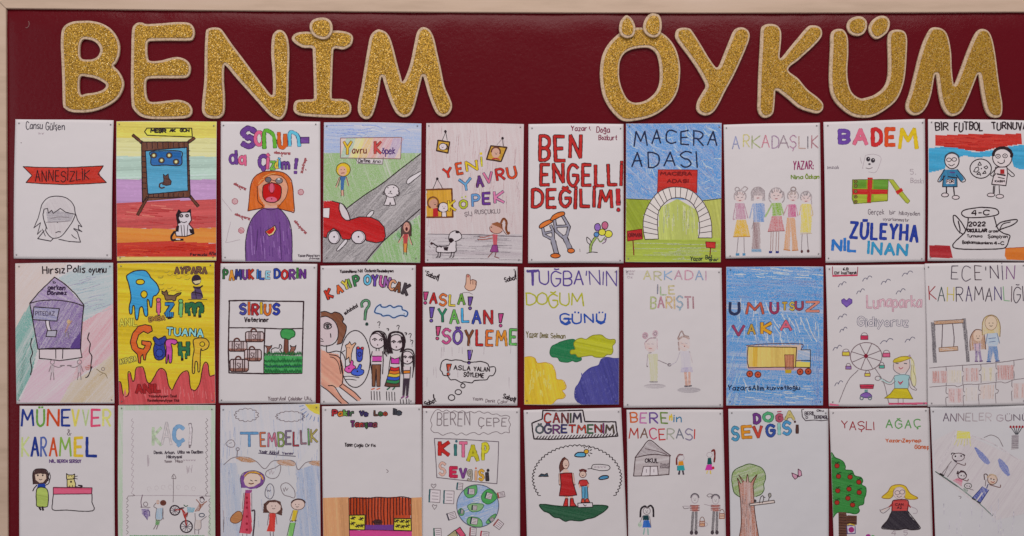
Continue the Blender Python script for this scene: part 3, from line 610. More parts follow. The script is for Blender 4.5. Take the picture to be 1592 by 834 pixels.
F(B_, (184, 30, 34), 'm', 20); L(B_.split(' ', 1)[1], 4, INK, s=0); F('104,492 118,500 145,540 162,586 140,590 118,570 104,530', (196, 186, 190), 's'); L('104,492 100,525 112,562 135,588 162,592', 4, INK); L('104,492 130,508 152,548 163,590', 4, INK)
F('8,522 48,520 44,580 8,574', (204, 196, 200), 's'); L('8,522 48,520 44,580 8,574', 3, (120, 20, 25), s=0)
for x_, rx in ((72, 34), (210, 40)): FO(E(x_, 686, rx, 37), (202, 192, 198), INK, 4.5, 0, 's'); dot(x_, 684, 5); L(E(x_, 686, rx - 8, 30, 12, 300, 420), 2.2, PENC)
T('title_plate'); F('108,128 452,124 446,245 108,240', (208, 180, 165), 'p', -52, cov=.7)
for x0, c_ in ((112, (150, 175, 150)), (165, (225, 205, 130)), (215, (235, 185, 120)), (265, (215, 150, 135)), (320, (195, 140, 150)), (375, (165, 140, 170))): F([(x0 + 30, 128), (x0 + 90, 128), (x0 + 40, 240), (x0 - 5, 240)], c_, 'p', -60, cov=.75)
L('108,128 452,124 446,245 108,240', 3, (130, 95, 100), s=0, z=1); F('205,244 350,250 346,274 200,272', (196, 186, 190), 's'); L('192,240 210,270 345,276 350,238', 3, PENC, s=0)
T('lettering'); bz = (110, 50, 40); X('Y', 126, 150, 44, 70, (215, 185, 60), 9, o=bz, ow=2); X('avru', 176, 178, 78, 36, bz, 5); X('K', 302, 150, 34, 66, (190, 80, 80), 9, o=bz, ow=2); X('öpek', 344, 180, 70, 36, (85, 60, 110), 5); X('Define', 212, 246, 64, 20, INK, 3); X('Arıcı', 292, 250, 44, 18, INK, 2.8)
T('white_dog'); F('352,425 375,395 410,392 432,410 440,445 415,455 412,480 422,506 350,508 362,480 368,455', (200, 190, 194), 's'); L('368,458 356,430 372,400 405,392 432,408 436,440 415,458 385,462 368,452', 3.4, INK, z=0); L('356,425 348,440 352,446 362,440', 3, INK); L('432,425 442,440 432,454 424,445', 3, INK)
dot(376, 408, 3.5); dot(408, 407, 3.5); F('384,426 396,426 390,435', INK, 's'); L('378,440 390,438 400,444', 2.4); L('370,460 362,485 352,506 384,508 388,490 394,508 420,504 412,480 408,460', 3.4, INK, s=0)
T('yellow_haired_boy'); F(E(124, 306, 40, 38), (215, 180, 50), 'm'); F(E(120, 314, 24, 28), SK, 's'); L(E(124, 306, 40, 38), 3, (80, 60, 20), z=1); dot(112, 306, 2.5); dot(130, 305, 2.5); L('112,326 130,324', 3, (120, 50, 45)); F('104,345 142,345 130,370 126,420 110,420 110,370', (65, 105, 150), 'm', 85); L('102,350 86,396 84,404', 6, SK); L('142,350 154,396', 6, SK); L('102,348 82,398', 2.2); L('108,350 94,400', 2.2); L('142,348 156,398', 2.2); F('112,422 128,422 128,452 112,452', SK, 's'); L('112,420 112,456', 2.4); L('126,420 128,456', 2.4)
T('brown_haired_girl'); F('450,690 452,630 470,602 492,598 506,620 506,680 494,680', (80, 55, 52), 'm', 80); F(E(480, 630, 18, 28), (196, 150, 138), 's'); L('450,690 452,630 470,602 492,598 506,620 506,680', 3); F(E(480, 640, 7, 11), (75, 25, 30), 's'); dot(474, 618, 2.4); dot(488, 618, 2.4); F('460,670 490,668 484,722 462,722', (180, 80, 82), 'm', 85); F('460,722 486,722 482,772 462,770', (205, 140, 70), 'm', 85); L('462,672 444,700 436,716', 6, SK); L('490,672 508,726', 6, SK); L('458,672 432,714', 2.3); L('492,670 514,730', 2.3); L('464,722 464,782', 2.6); L('484,722 478,784', 2.6)

# 5
P(660, 180, '10,42 560,47 551,832 3,829', 'pinkish pencil sheet with hanging pictures, a spotted dog and a girl in a purple skirt', 'spotted dog drawing', paper=2)
T('pencil_background'); F('0,38 565,42 565,670 0,670', (190, 172, 174), 'p', 84, cov=.7); F('0,670 565,670 565,835 0,835', (166, 154, 160), 'p', 2, cov=.6)
for k in range(60):
    x_ = random.uniform(10, 540); y_ = random.uniform(60, 560); L([(x_, y_), (x_ - random.uniform(2, 10), y_ + random.uniform(40, 110))], 1.8, (172, 140, 144), st='p')
for k in range(44):
    x_ = random.uniform(10, 440); y_ = random.uniform(668, 815); L([(x_, y_), (x_ + random.uniform(60, 140), y_ + random.uniform(-4, 5))], 2.0, (112, 102, 110), st='p')
L('20,668 270,672 548,682', 2.6, (95, 85, 92))
T('hanging_picture'); L('100,140 120,92 128,140', 2.4, INK, s=0); dot(118, 90, 8); FO('76,140 142,150 132,212 68,198', (196, 158, 62), (60, 36, 28), 7); F(E(104, 176, 22, 19), WHT, 's'); L(E(104, 176, 22, 19, 12), 3, INK, z=1); face(102, 174, 14); L('126,162 132,186 122,190', 5)
T('hanging_picture'); L('408,168 440,128', 1.8, PENC, s=0); L('440,128 444,172', 3, INK, s=0); dot(440, 129, 8); FO('374,172 464,180 432,260 350,248', (190, 150, 62), (60, 36, 28), 7); F(E(402, 212, 24, 28), (196, 160, 146), 's'); L(E(402, 206, 25, 26, 12, 180, 380), 7, (100, 60, 44)); L('384,246 402,243 420,248', 7, (170, 60, 62)); face(404, 210, 16)
T('hanging_picture'); L('46,418 72,356 102,410', 2.4, INK, s=0); dot(72, 357, 8); F('12,418 154,414 160,572 12,574', (196, 152, 52), 'm', 86); L('10,418 154,414 160,572 12,574', 8, (104, 60, 34), s=0)
F(E(52, 498, 26, 28), (190, 148, 132), 's'); L(E(48, 492, 30, 32, 14, 120, 400), 8, (120, 76, 44)); F('48,525 75,520 78,568 48,570', (178, 48, 58), 's'); F(E(106, 518, 30, 27), WHT, 's'); L(E(106, 518, 30, 27), 3.5, INK, z=1); F('98,545 124,545 124,570 98,570', WHT, 's'); L('98,545 98,570', 3); L('122,545 124,570', 3); face(110, 514, 18); face(60, 494, 16); L('84,500 76,530 86,540', 6)
T('lettering'); oc = (80, 40, 40)
for ch, x_, y_, w_, h_, c_, rt in (('Y', 104, 302, 46, 52, (200, 62, 44), -12), ('E', 176, 272, 32, 62, (205, 88, 44), -10), ('N', 232, 262, 62, 54, (222, 190, 52), -8), ('U', 0, 0, 0, 0, None, 0)):
    if c_ is None: continue
    X(ch, x_, y_, w_, h_, c_, 9, o=oc, ow=1.8, rot=rt, wob=0)
L('320,236 324,286', 11, oc, s=0); L('320,236 324,286', 7.5, (200, 190, 60), s=0); dot(319, 216, 8, (215, 190, 60))
for ch, x_, y_, w_, h_, c_, rt in (('Y', 196, 362, 66, 64, (110, 160, 195), -8), ('A', 290, 344, 36, 62, (100, 58, 120), -6), ('V', 332, 326, 48, 58, (200, 120, 150), -8), ('R', 400, 306, 44, 62, (185, 52, 50), -10), ('U', 462, 296, 48, 62, (205, 84, 44), -12),
    ('K', 134, 482, 38, 56, (222, 190, 60), -4), ('O', 200, 478, 38, 46, (170, 176, 60), -2), ('P', 268, 448, 42, 64, (110, 150, 190), -2), ('E', 328, 438, 42, 62, (105, 60, 140), -2), ('K', 392, 432, 52, 62, (205, 130, 165), -4)): X(ch, x_, y_, w_, h_, c_, 9, o=oc if c_[2] < 150 else (70, 60, 90), ow=1.8, rot=rt, wob=0)
dot(212, 462, 5, (170, 176, 60)); dot(232, 458, 5, (170, 176, 60)); X('ŞİJ', 226, 546, 40, 22, PENC, 3.6, rot=-4); X('RUSÇUKLU', 284, 534, 140, 22, PENC, 3.6, rot=-2)
T('spotted_dog'); F('70,738 130,734 150,715 142,690 145,662 175,650 205,668 208,692 180,706 174,735 172,770 76,770 66,755', (198, 188, 192), 's'); L('142,712 136,690 146,662 175,650 202,664 210,688 190,704 172,710', 3.4); L('146,712 132,734 76,740 66,754 78,772 172,770 178,740 178,708', 3.4); F('140,690 158,692 168,704 152,718 138,712', INK, 's'); F(E(186, 657, 12, 7), INK, 's'); L('76,740 50,722 38,722', 6); dot(40, 721, 8, (60, 40, 45)); F('80,734 104,738 94,746', INK, 's'); F('106,742 136,740 130,762 112,760', INK, 's')
for x_ in (78, 92, 152, 168): L([(x_, 770), (x_ - 4, 796), (x_ - 12, 798)], 4)
for q_ in ('26,712 34,700', '24,735 34,745', '50,742 66,748', '48,704 60,700'): L(q_, 1.8, PENC)
T('girl_with_ponytail'); F(E(406, 636, 38, 30), (196, 156, 144), 's'); L(E(406, 636, 38, 30, 14, 30, 200), 2.4, (90, 50, 45)); F('378,610 410,600 440,612 436,640 420,630 380,614', (140, 88, 56), 'm', 10); L('432,604 446,582 462,600 460,640 470,665 478,660', 11, (140, 88, 54)); L('430,600 446,580 464,598 462,640 476,668', 2.4, (80, 40, 30)); L('430,605 440,640 462,672', 2.4, (80, 40, 30)); dot(378, 630, 3.4); L('370,648 382,656', 3, (150, 50, 60))
F('384,668 412,672 408,735 388,735', (186, 92, 104), 'm', 85); F('384,730 410,730 416,770 370,768', (142, 68, 128), 'm', 80); L('384,730 410,730 416,770 370,768', 2.6, (80, 40, 80), s=0, z=1); L('386,672 340,686 312,686', 5, (160, 110, 104)); L('388,690 340,698 304,698', 5, (160, 110, 104)); L('312,680 300,684', 2); L('306,704 298,696', 2); L('384,770 358,800', 4, (120, 74, 72), s=0); L('404,770 396,796 420,804', 4, (120, 74, 72), s=0)

# 6
P(815, 180, '24,48 559,47 560,831 22,831', 'white sheet with big red block words, a pair of crutches and a flower', 'crutches drawing')
T('lettering'); rc = (180, 48, 44)
def blk(t, x, y, w, h, c, lw, ow=2.4, o=(48, 14, 20), **k): X(t, x, y, w, h, c, lw, o=o, ow=ow, **k)
blk('BEN', 84, 116, 240, 138, rc, 13, wob=1, sp=3.6, ow=2.7); blk('ENGELLİ', 90, 276, 462, 118, rc, 11.5, wob=1.5, sp=3.4, ow=2.7); blk('DEĞİLİM', 42, 418, 458, 104, rc, 11.5, wob=1.2, sp=3.4, ow=2.7)
L('528,420 530,500', 26, (58, 20, 26), s=0); L('528,420 530,500', 20, (185, 50, 60), s=0); dot(530, 532, 13, (58, 20, 26)); dot(530, 532, 9, (185, 50, 60))
T('handwriting'); pc = (120, 40, 70); X('Yazar', 264, 60, 88, 26, pc, 4); X('!', 372, 64, 2, 20, pc, 4); X('Doğa', 408, 64, 72, 30, pc, 4); X('Bozkurt', 420, 112, 102, 26, pc, 3.8)
T('crutches'); gc_ = (142, 138, 150)
for wd, cc in ((4.2, INK), (0, gc_)):
    for q_, w_ in (('104,636 112,674 150,694', 9), ('150,622 162,650 164,694', 9), ('112,664 158,654', 6), ('158,690 184,788', 19), ('170,590 178,650 218,686', 10), ('214,562 252,628 238,682', 10), ('178,626 242,622', 7), ('226,682 258,752', 19)): L(q_, w_ + 2 * wd, cc, s=0)
FO('88,636 86,620 110,600 148,586 160,598 140,612 108,630', (208, 122, 50), INK, 4, 1); FO('148,588 160,565 190,548 222,544 226,560 200,572 160,592', (208, 122, 50), INK, 4, 1)
FO(E(176, 790, 27, 13), (208, 118, 50), INK, 4); FO(E(263, 762, 20, 13), (208, 118, 50), INK, 4)
T('flower'); L('372,768 376,728 400,690', 15, INK); L('372,768 376,728 400,690', 10, (150, 165, 100)); L('352,776 380,770 412,772', 3.6); L('372,730 354,712 352,686 370,700 378,716', 3.2); L('412,690 430,712 452,688', 6, (120, 130, 90))
for x_, y_, a_, b_, c_ in ((412, 630, 17, 22, (140, 105, 170)), (454, 620, 18, 22, (190, 110, 140)), (406, 671, 14, 14, (95, 140, 185)), (474, 668, 22, 20, (222, 205, 80)), (438, 658, 20, 18, (222, 205, 80))): FO(E(x_, y_, a_, b_), c_, INK, 3.2)
L('440,722 456,712 462,692 452,702', 4, (110, 80, 110)); L('312,752 314,768', 2, PENC)

# 7
P(970, 180, '12,45 551,43 546,828 8,826', 'drawing of a white stone arch with a red sign under a blue crayon sky', 'stone arch drawing')
T('sky_and_grass'); F('0,36 560,36 560,470 440,480 200,470 0,470', (96, 150, 202), 'p', 42, cov=.95)
for k in range(150):
    x_ = random.uniform(15, 530); y_ = random.uniform(60, 430); l_ = random.uniform(20, 60); a_ = random.uniform(0.2, 1.6) if x_ < 180 else random.uniform(-0.5, 1.5); L([(x_, y_), (x_ + l_ * math.cos(a_), y_ + l_ * math.sin(a_))], 4.5, random.choice([(75, 125, 185), (90, 140, 195), (140, 170, 205), (162, 184, 208)]), st='p')
F('0,470 180,478 110,560 120,700 0,830', (152, 162, 62), 'm', 60); F('445,476 560,466 560,835 480,700 495,600', (172, 172, 98), 'm', 80); F('0,690 560,690 560,835 0,835', (166, 176, 84), 'm', 1); F('200,520 300,470 420,540 415,700 190,700', (176, 180, 108), 'm', 84)
for k in range(28):
    x_ = random.uniform(205, 400); y_ = random.uniform(500, 600); L([(x_, y_), (x_ + 2, y_ + random.uniform(40, 90))], 4, random.choice([(190, 190, 130), (158, 168, 82)]), st='p')
for k in range(16): L([(random.uniform(20, 500), 720 + k * 6), (random.uniform(200, 540), 722 + k * 6)], 4, (150, 164, 60), st='p')
L('0,470 180,476', 3); L('436,482 560,466', 3)
T('red_sign'); F('192,306 412,308 408,440 300,410 188,440', (186, 52, 42), 'm', 3); L('188,440 192,306 412,308 408,440', 3, (120, 30, 30), s=0); X('MACERA', 206, 320, 172, 18, (120, 26, 28), 6, sp=2); X('ADASI', 244, 362, 116, 18, (120, 26, 28), 6)
T('stone_arch'); O_ = '118,698 108,640 112,570 140,500 185,440 240,410 300,404 370,420 430,470 470,530 492,600 496,690'; I_ = '418,690 426,640 415,560 385,500 340,470 290,464 245,480 200,530 188,600 194,696'
oo = cat_rom(pts(O_)); ii = cat_rom(pts(I_)); F(np.vstack([oo, ii]), (208, 196, 194), 's'); L(oo, 3.2, (60, 45, 50), s=0); L(ii, 3.2, (60, 45, 50), s=0); L('118,698 194,696', 3.2, INK, s=0); L('418,690 496,690', 3.2, INK, s=0)
ir = ii[::-1]; ro = resample(oo, 6); ri = resample(ir, 6)
for k in range(1, 22):
    f = k / 22; L([ro[int(f * (len(ro) - 1))], ri[int(min(1, max(0, f)) * (len(ri) - 1))]], 2.6, (60, 45, 50), s=0)
T('lettering'); bk = (30, 38, 66); X('MACERA', 56, 84, 474, 84, bk, 7.5, wob=1.5, sp=3.2); X('ADASI', 42, 202, 372, 88, bk, 7.5, wob=1, sp=3.2)
T('small_red_sign'); L('50,702 56,786', 5, (120, 40, 36), s=0); FO('18,652 100,640 104,696 20,708', (182, 44, 46), (110, 28, 30), 3, 0); X('ORMAN', 26, 664, 70, 20, (110, 28, 34), 4)
T('small_red_sign'); FO('460,712 516,714 514,748 464,744', (186, 48, 44), (110, 28, 30), 3, 0); L('488,746 484,790', 5, (110, 30, 30), s=0)
T('signature'); X('Yazar', 374, 796, 68, 22, (30, 38, 40), 3.8); X('Bel', 460, 788, 34, 22, (30, 38, 40), 3.6); X('ardo', 482, 806, 40, 14, (30, 38, 40), 3)

# 8
P(1122, 180, '10,52 553,40 560,800 22,806', 'white sheet with five pencil drawn girls holding hands in a row', 'five girls drawing', paper=0)
T('lettering'); cs_ = [(110, 120, 165), (185, 175, 70), (135, 145, 60), (180, 80, 110), (125, 85, 125), (110, 80, 100), (140, 75, 120), (150, 115, 100), (60, 50, 70), (150, 70, 90)]
for ch, x_, y_, w_, c_ in zip('ARKADAŞLIK', (60, 122, 170, 224, 282, 320, 384, 434, 484, 506), (120, 110, 116, 112, 116, 114, 114, 118, 118, 114), (38, 32, 46, 42, 36, 56, 34, 36, 1, 34), cs_): X(ch, x_, y_, w_, 68, c_, 5.5, st='p', wob=0)
X('YAZAR:', 402, 258, 112, 44, (140, 50, 100), 5); X('Nina', 390, 336, 66, 22, (110, 130, 40), 4.5); X('Özkan', 472, 334, 74, 22, (120, 135, 50), 4.5)
def girl(cx, hy, hr, hair, shirt, legs, skirt=None, dress=None, y1=770, nm='drawn_girl', shoe=(90, 140, 180), hc=(140, 125, 128)):
    T(nm); F(E(cx, hy, hr, hr * 1.05), (206, 182, 180), 'p', 20, cov=.6); L(E(cx, hy - 4, hr + 5, hr + 6, 14, 150, 390), 5, hc, st='p')
    for k in range(10): a_ = random.uniform(-2.7, -0.4); L([(cx + (hr + 8) * math.cos(a_), hy + (hr + 8) * math.sin(a_)), (cx + (hr - 8) * math.cos(a_) * 1.05, hy + (hr - 12) * math.sin(a_))], 2.4, hair, st='p')
    L([(cx - 16, hy), (cx - 7, hy + 3)], 2.4, PENC); L([(cx + 7, hy + 3), (cx + 16, hy)], 2.4, PENC); L([(cx - 6, hy + 20), (cx + 6, hy + 19)], 3, (150, 70, 80))
for args in [(102, 460, 28, (120, 100, 104)), (202, 446, 32, (105, 90, 94)), (305, 450, 32, (110, 96, 98)), (400, 458, 26, (120, 100, 96)), (474, 464, 26, (120, 108, 112))]:
    pass
girl(102, 460, 28, (120, 100, 104), 0, 0); L(E(86, 416, 12, 11), 4, (130, 115, 118), z=1, st='p'); L('108,418 128,402 144,412 130,428', 5, (135, 120, 122), st='p')
F('78,494 124,494 136,584 78,586', (178, 130, 152), 'p', 80, cov=.85); L('78,496 64,580 72,584', 4, (160, 115, 135), st='p'); L('124,496 146,578', 4, (160, 115, 135), st='p'); F('84,588 136,588 158,682 64,684', (220, 178, 40), 'p', 78, cov=.95); L('64,684 158,682', 2.6, (170, 120, 30)); L('92,688 84,774', 2.4, PENC); L('124,688 126,774', 2.4, PENC); F(R(78, 776, 98, 790), (95, 140, 170), 's'); F(R(116, 776, 132, 790), (95, 140, 170), 's')
girl(202, 446, 32, (95, 80, 84), 0, 0)
for k in range(14): L([(168 + k * 5.4, 405 + abs(k - 7) * 3), (165 + k * 5.8, 480 - 30 * (2 < k < 11))], 3, (130, 116, 120), st='p')
F('176,496 232,494 238,600 176,600', (120, 148, 190), 'p', 84, cov=.85); L('174,500 156,578', 5, (130, 150, 190), st='p'); L('236,500 240,572', 5, (130, 150, 190), st='p'); F('176,602 214,602 216,752 168,752', (130, 98, 100), 'p', 86, cov=.85); F('166,752 220,752 222,770 166,770', (100, 145, 175), 'p', 0, cov=.9); L('168,640 180,590', 2, PENC)
girl(305, 450, 32, (100, 86, 90), 0, 0); L('266,440 264,470 276,490', 5, (130, 116, 120), st='p'); L('346,430 350,470 340,490', 5, (130, 116, 120), st='p')
F('282,494 330,492 336,562 284,568', (135, 168, 50), 'p', 78, cov=.95); L('282,498 244,570', 8, (135, 168, 50), st='p'); L('330,498 346,560', 8, (135, 168, 50), st='p'); F('280,568 334,566 352,650 258,654', (190, 110, 115), 'p', 84, cov=.85); L('258,654 352,650', 2.4, (140, 70, 75)); 
for x_ in (276, 288, 306, 320): L([(x_, 656), (x_ - 3, 762)], 2.2, (150, 115, 110))
F(R(264, 764, 282, 776), (55, 60, 120), 's'); F(R(302, 764, 320, 776), (55, 60, 120), 's')
girl(400, 458, 26, (130, 108, 100), 0, 0); L(E(402, 416, 14, 12), 5, (120, 98, 96), z=1, st='p'); F('372,502 414,500 418,572 372,574', (190, 98, 140), 'p', 84, cov=.9); L('368,506 346,562', 4, (180, 110, 140), st='p'); L('416,506 428,566', 4, (180, 110, 140), st='p'); F('366,576 410,576 428,756 396,758 388,620 380,756 348,754', (205, 155, 110), 'p', 86, cov=.8); L('348,756 382,760', 5, (190, 130, 80)); L('396,760 428,758', 5, (190, 130, 80))
girl(474, 464, 26, (110, 100, 104), 0, 0); L('484,424 500,450 506,500', 4, (140, 126, 130), st='p'); F('448,498 500,498 506,600 500,660 442,660 446,600', (212, 196, 105), 'p', 84, cov=.85); L('502,504 512,560 496,562', 4, (200, 170, 110), st='p'); L('446,506 436,560', 4, (200, 170, 110), st='p'); L('452,664 448,756', 2.4, PENC); L('480,664 486,756', 2.4, PENC); F(E(450, 766, 7, 9), (90, 60, 62), 's'); F(E(486, 764, 8, 9), (90, 60, 62), 's'); L('442,668 506,664', 2.2, (180, 150, 90), st='p')

# 9
P(1278, 180, '8,36 580,20 580,823 20,829', 'white sheet with a green and red parcel, a dog face and rainbow capitals', 'green parcel drawing', bend=[0.0025, 0.001, 0.4, 0.8, 0.001])
T('lettering')
for ch, x_, y_, w_, h_, c_ in (('B', 96, 84, 54, 72, (110, 75, 150)), ('A', 178, 78, 76, 86, (208, 115, 140)), ('D', 282, 76, 52, 92, (195, 50, 55)), ('E', 362, 74, 44, 96, (210, 88, 42)), ('M', 434, 74, 102, 112, (226, 188, 40))): X(ch, x_, y_, w_, h_, c_, 17, o=tuple(int(v * .8) for v in c_), ow=1.4, wob=0)
X('ZÜLEYHA', 158, 598, 388, 92, (45, 68, 150), 12, wob=0.5, rot=3, o=(36, 52, 120), ow=0.6, sp=3.6); X('NİL', 56, 700, 138, 68, (60, 125, 190), 12, o=(45, 100, 165), ow=1, rot=2, wob=1); X('İNAN', 258, 714, 226, 68, (65, 150, 185), 11, o=(45, 120, 165), ow=1, rot=3, wob=1)
T('handwriting'); X('imzalı', 30, 284, 62, 16, (120, 110, 118), 2.6); X('5.', 496, 304, 30, 30, (150, 138, 144), 2.4); X('Baskı', 500, 352, 70, 26, (150, 138, 144), 2.4, rot=4); X('Gerçek', 260, 528, 88, 28, (110, 100, 106), 2.8, rot=1); X('bir', 380, 534, 32, 22, (110, 100, 106), 2.6); X('hikayeden', 434, 538, 116, 22, (110, 100, 106), 2.6, rot=2); X('uyarlanmıştır', 344, 574, 146, 16, (110, 100, 106), 2.6, rot=3)
T('dog_face'); L('244,225 230,280 228,300', 2, LG); L('246,224 290,218 330,236 322,280 300,320 262,318', 1.8, LG); F(E(259, 246, 12, 13), (50, 44, 50), 's'); F(E(286, 253, 12, 13), (50, 44, 50), 's'); dot(262, 242, 3, WHT); dot(288, 249, 3, WHT); F(E(266, 274, 7, 5), (60, 52, 58), 's'); L('246,296 264,300 282,294', 3, PENC); L('214,236 222,270', 1.6, LG)
T('green_parcel'); F('170,362 372,360 368,480 178,498 168,470', (140, 158, 52), 'm', 4); F('290,358 372,362 370,418 288,414', (100, 140, 50), 'm', 4); F('178,366 246,360 248,408 176,412', (105, 142, 52), 'm', 4); F('178,446 250,446 250,496 180,496', (158, 168, 60), 'm', 4); F('290,446 368,444 366,484 290,486', (160, 165, 50), 'm', 4)
F('170,414 370,418 370,442 170,446', (186, 40, 38), 'm', 1); F('256,350 284,350 274,494 252,494', (186, 44, 40), 'm', 88); L('170,362 372,360 368,480 178,498 168,470 170,362', 2.6, (90, 90, 40), s=0); dot(186, 424, 0.1)
for y_ in (372, 396, 428, 458, 486): F(E(188, y_, 11, 10), (78, 60, 44), 's'); L(E(188, y_, 5, 5, 8), 2, (150, 140, 70), z=1)
F('374,360 400,362 440,415 452,430 494,480 484,494 470,490 430,440 414,420', (168, 172, 72), 'm', 52); L('374,360 400,362 440,415 494,482 482,496 470,490 416,425 374,362', 2.2, (120, 120, 50), s=0); F('412,428 446,408 456,424 424,446', (186, 44, 40), 'm', -25)

# 10
P(1432, 180, '38,20 598,28 600,822 36,818', 'football drawing with two players, a ball and a wide teapot shaped cup', 'football drawing')
T('painted_bands'); F('40,186 120,176 220,184 300,210 400,196 460,180 560,166 600,168 600,296 560,306 520,290 505,240 470,222 400,230 300,238 240,226 200,240 140,260 132,300 90,312 40,322', (75, 160, 195), 'm', 3); F('78,112 160,110 300,104 460,106 562,102 566,160 500,170 420,182 340,204 260,196 200,184 78,170', (188, 56, 46), 'm', 3, s=0)
for k in range(30):
    x_ = random.uniform(85, 420); y_ = random.uniform(118, 175); L([(x_, y_), (x_ + random.uniform(40, 100), y_ + random.uniform(-6, 6))], 4, random.choice([(172, 40, 36), (200, 78, 66)]))
F('44,730 160,734 176,804 46,800', (162, 42, 52), 'm', 3); F('472,748 600,742 600,815 480,812 468,790', (212, 128, 50), 'm', 3); L('472,748 600,742', 3, (170, 80, 40), s=0)
T('lettering'); X('BİR', 80, 42, 70, 42, INK, 6.5, wob=1); X('FUTBOL', 186, 40, 158, 44, INK, 6.5, wob=2); X('TURNUVASI', 396, 40, 238, 38, INK, 6.5, wob=2)
T('player'); F('122,306 205,304 240,360 226,372 198,350 198,402 118,402 124,360 98,372', (60, 125, 158), 'm', 84); F(E(171, 258, 38, 44), (202, 190, 192), 's'); L(E(171, 254, 40, 46, 14), 4.5, INK, z=1); L(E(171, 240, 38, 28, 12, 180, 360), 7, (60, 66, 74)); L(E(154, 250, 13, 10, 9), 3, z=1); L(E(184, 248, 13, 10, 9), 3, z=1); L('152,276 168,284 186,274', 3.4)
L('130,305 92,366 108,372 132,340', 4); L('200,304 246,362 224,374 196,336', 4); L('124,340 118,402 200,402 198,350', 4, s=0); F('138,360 184,360 184,386 138,386', WHT, 's'); X('FOR', 142, 362, 38, 18, INK, 3); L('150,345 196,352', 5); L('160,320 186,322', 6, (90, 70, 120)); L('140,404 140,440', 6); L('180,404 184,446', 6)
for x_, y_ in ((132, 448), (192, 462)): FO(E(x_, y_, 20, 11), WHT, INK, 3.6, 0, 's')
T('player'); F(E(454, 240, 52, 50), (204, 192, 194), 's'); L(E(454, 240, 54, 52, 16), 4.5, INK, z=1); L(E(456, 222, 52, 40, 14, 175, 375), 15, INK); L(E(430, 230, 13, 11, 9), 3.2, z=1); L(E(470, 228, 13, 11, 9), 3.2, z=1); dot(430, 230, 4); dot(470, 228, 4); L('428,262 446,272 464,264 466,250', 4)
FO('416,292 480,290 484,330 474,396 394,388', WHT, INK, 4.5, 0, 's'); L('428,292 388,332 404,342 418,326', 3.6); L('482,298 522,334 508,344 484,322', 3.6); F(R(442, 304, 466, 330), (165, 50, 52), 's'); L('426,330 470,338', 7); L('430,348 466,356', 4); X('KASIM', 412, 366, 56, 10, INK, 3)
L('412,396 408,438', 4); L('404,396 402,438', 4); L('436,398 438,440', 4); FO(E(390, 448, 22, 10), WHT, INK, 3.4, 0, 's'); FO(E(440, 456, 22, 11), WHT, INK, 3.4, 0, 's')
T('ball'); L(E(332, 300, 60, 54, 20), 4.5, z=1)
for q_ in ('316,280 326,262 336,280', '292,316 304,294 318,290 322,306 308,320', '350,292 366,284 372,294 362,302', '342,328 356,312 362,326', '310,332 322,318 332,332'): L(q_, 3.6, s=0, z=1)
dot(336, 300, 4); dot(331, 338, 3)
T('cup'); L('228,560 226,546 244,532 300,522 340,518 410,524 432,540 428,558 380,570 300,576 250,574', 5.5, z=1); L('262,578 258,620 240,662 190,710 176,734 190,748 250,754 350,754 450,750 478,736 492,700 496,676 462,664 430,640 416,600 408,572', 5.5)
L('250,640 236,668 206,650 184,610 178,568 192,566 222,600 246,640', 5.5); L('206,595 216,640 214,662', 5.5); L('418,628 440,606 480,594 530,586 538,596 510,618 450,640 430,652', 5.5); L('440,640 458,612 500,600', 4.5)
X('4-C', 282, 534, 98, 26, INK, 6); X('2022', 266, 600, 90, 22, INK, 6); X('OKULLAR', 258, 640, 108, 16, INK, 6); X('arası', 378, 644, 50, 14, INK, 3.4); X('Turnuva', 256, 672, 84, 14, INK, 3.4); X('Şampiyon', 374, 672, 110, 18, INK, 3.4); X('Başkanı', 230, 706, 72, 16, INK, 3.6); X('Alkanların', 306, 712, 92, 12, INK, 3.6); X('4-C', 408, 712, 56, 16, INK, 4.4)
# 11
P(20, 405, '15,17 566,13 574,806 22,808', 'pastel pencil sheet with a purple house on a white base and tiny figures below', 'purple house drawing')
T('pencil_background'); F('0,10 320,10 240,95 100,240 120,440 0,640', (198, 180, 174), 'p', -50, cov=.6); F('260,100 420,10 575,10 575,250 400,345 405,250 330,150', (166, 176, 180), 'p', -14, cov=.8); F('100,240 145,500 110,640 30,790 0,790 0,420', (118, 158, 152), 'p', -62, cov=.8); F('400,350 575,240 575,540 430,620 330,690 380,560', (200, 158, 166), 'p', -52, cov=.8); F('575,520 575,800 270,800 330,690 450,620', (190, 172, 148), 'p', -48, cov=.75); F('150,560 380,565 330,690 270,800 40,800 110,640', (200, 172, 184), 'p', -40, cov=.75)
for k in range(30):
    x_ = random.uniform(300, 470); y_ = random.uniform(60, 300); L([(x_, y_), (x_ + 50, y_ - 14), (x_ + 95, y_ - random.uniform(14, 34))], 2, random.choice([(120, 150, 165), (150, 170, 175), (130, 130, 160)]), st='p')
for k in range(20):
    y_ = random.uniform(440, 740); x_ = 90 - (y_ - 440) * .12; L([(x_, y_), (x_ - 25, y_ + 50)], 3, (80, 140, 130), st='p')
T('purple_house'); F('100,242 240,95 300,140 405,255 388,498 148,500', (128, 104, 150), 'p', -58, cov=.9); F('100,242 240,95 300,140 400,248 250,224', (150, 128, 166), 'p', 30, cov=.8)
for k in range(90):
    x_ = random.uniform(130, 370); y_ = random.uniform(250, 480); L([(x_, y_), (x_ + random.uniform(8, 24), y_ - random.uniform(14, 40))], 2.6, random.choice([(98, 74, 130), (110, 88, 142), (150, 130, 172)]), st='p')
L('100,242 150,182 240,95 295,130 360,190 405,250', 4.8, s=0); L('100,242 160,228 250,224 340,236 406,258', 4.8); L('100,242 118,340 148,500', 4.8, s=0); L('406,250 396,360 388,498', 4.8, s=0); L('148,500 250,494 388,498', 4.8)
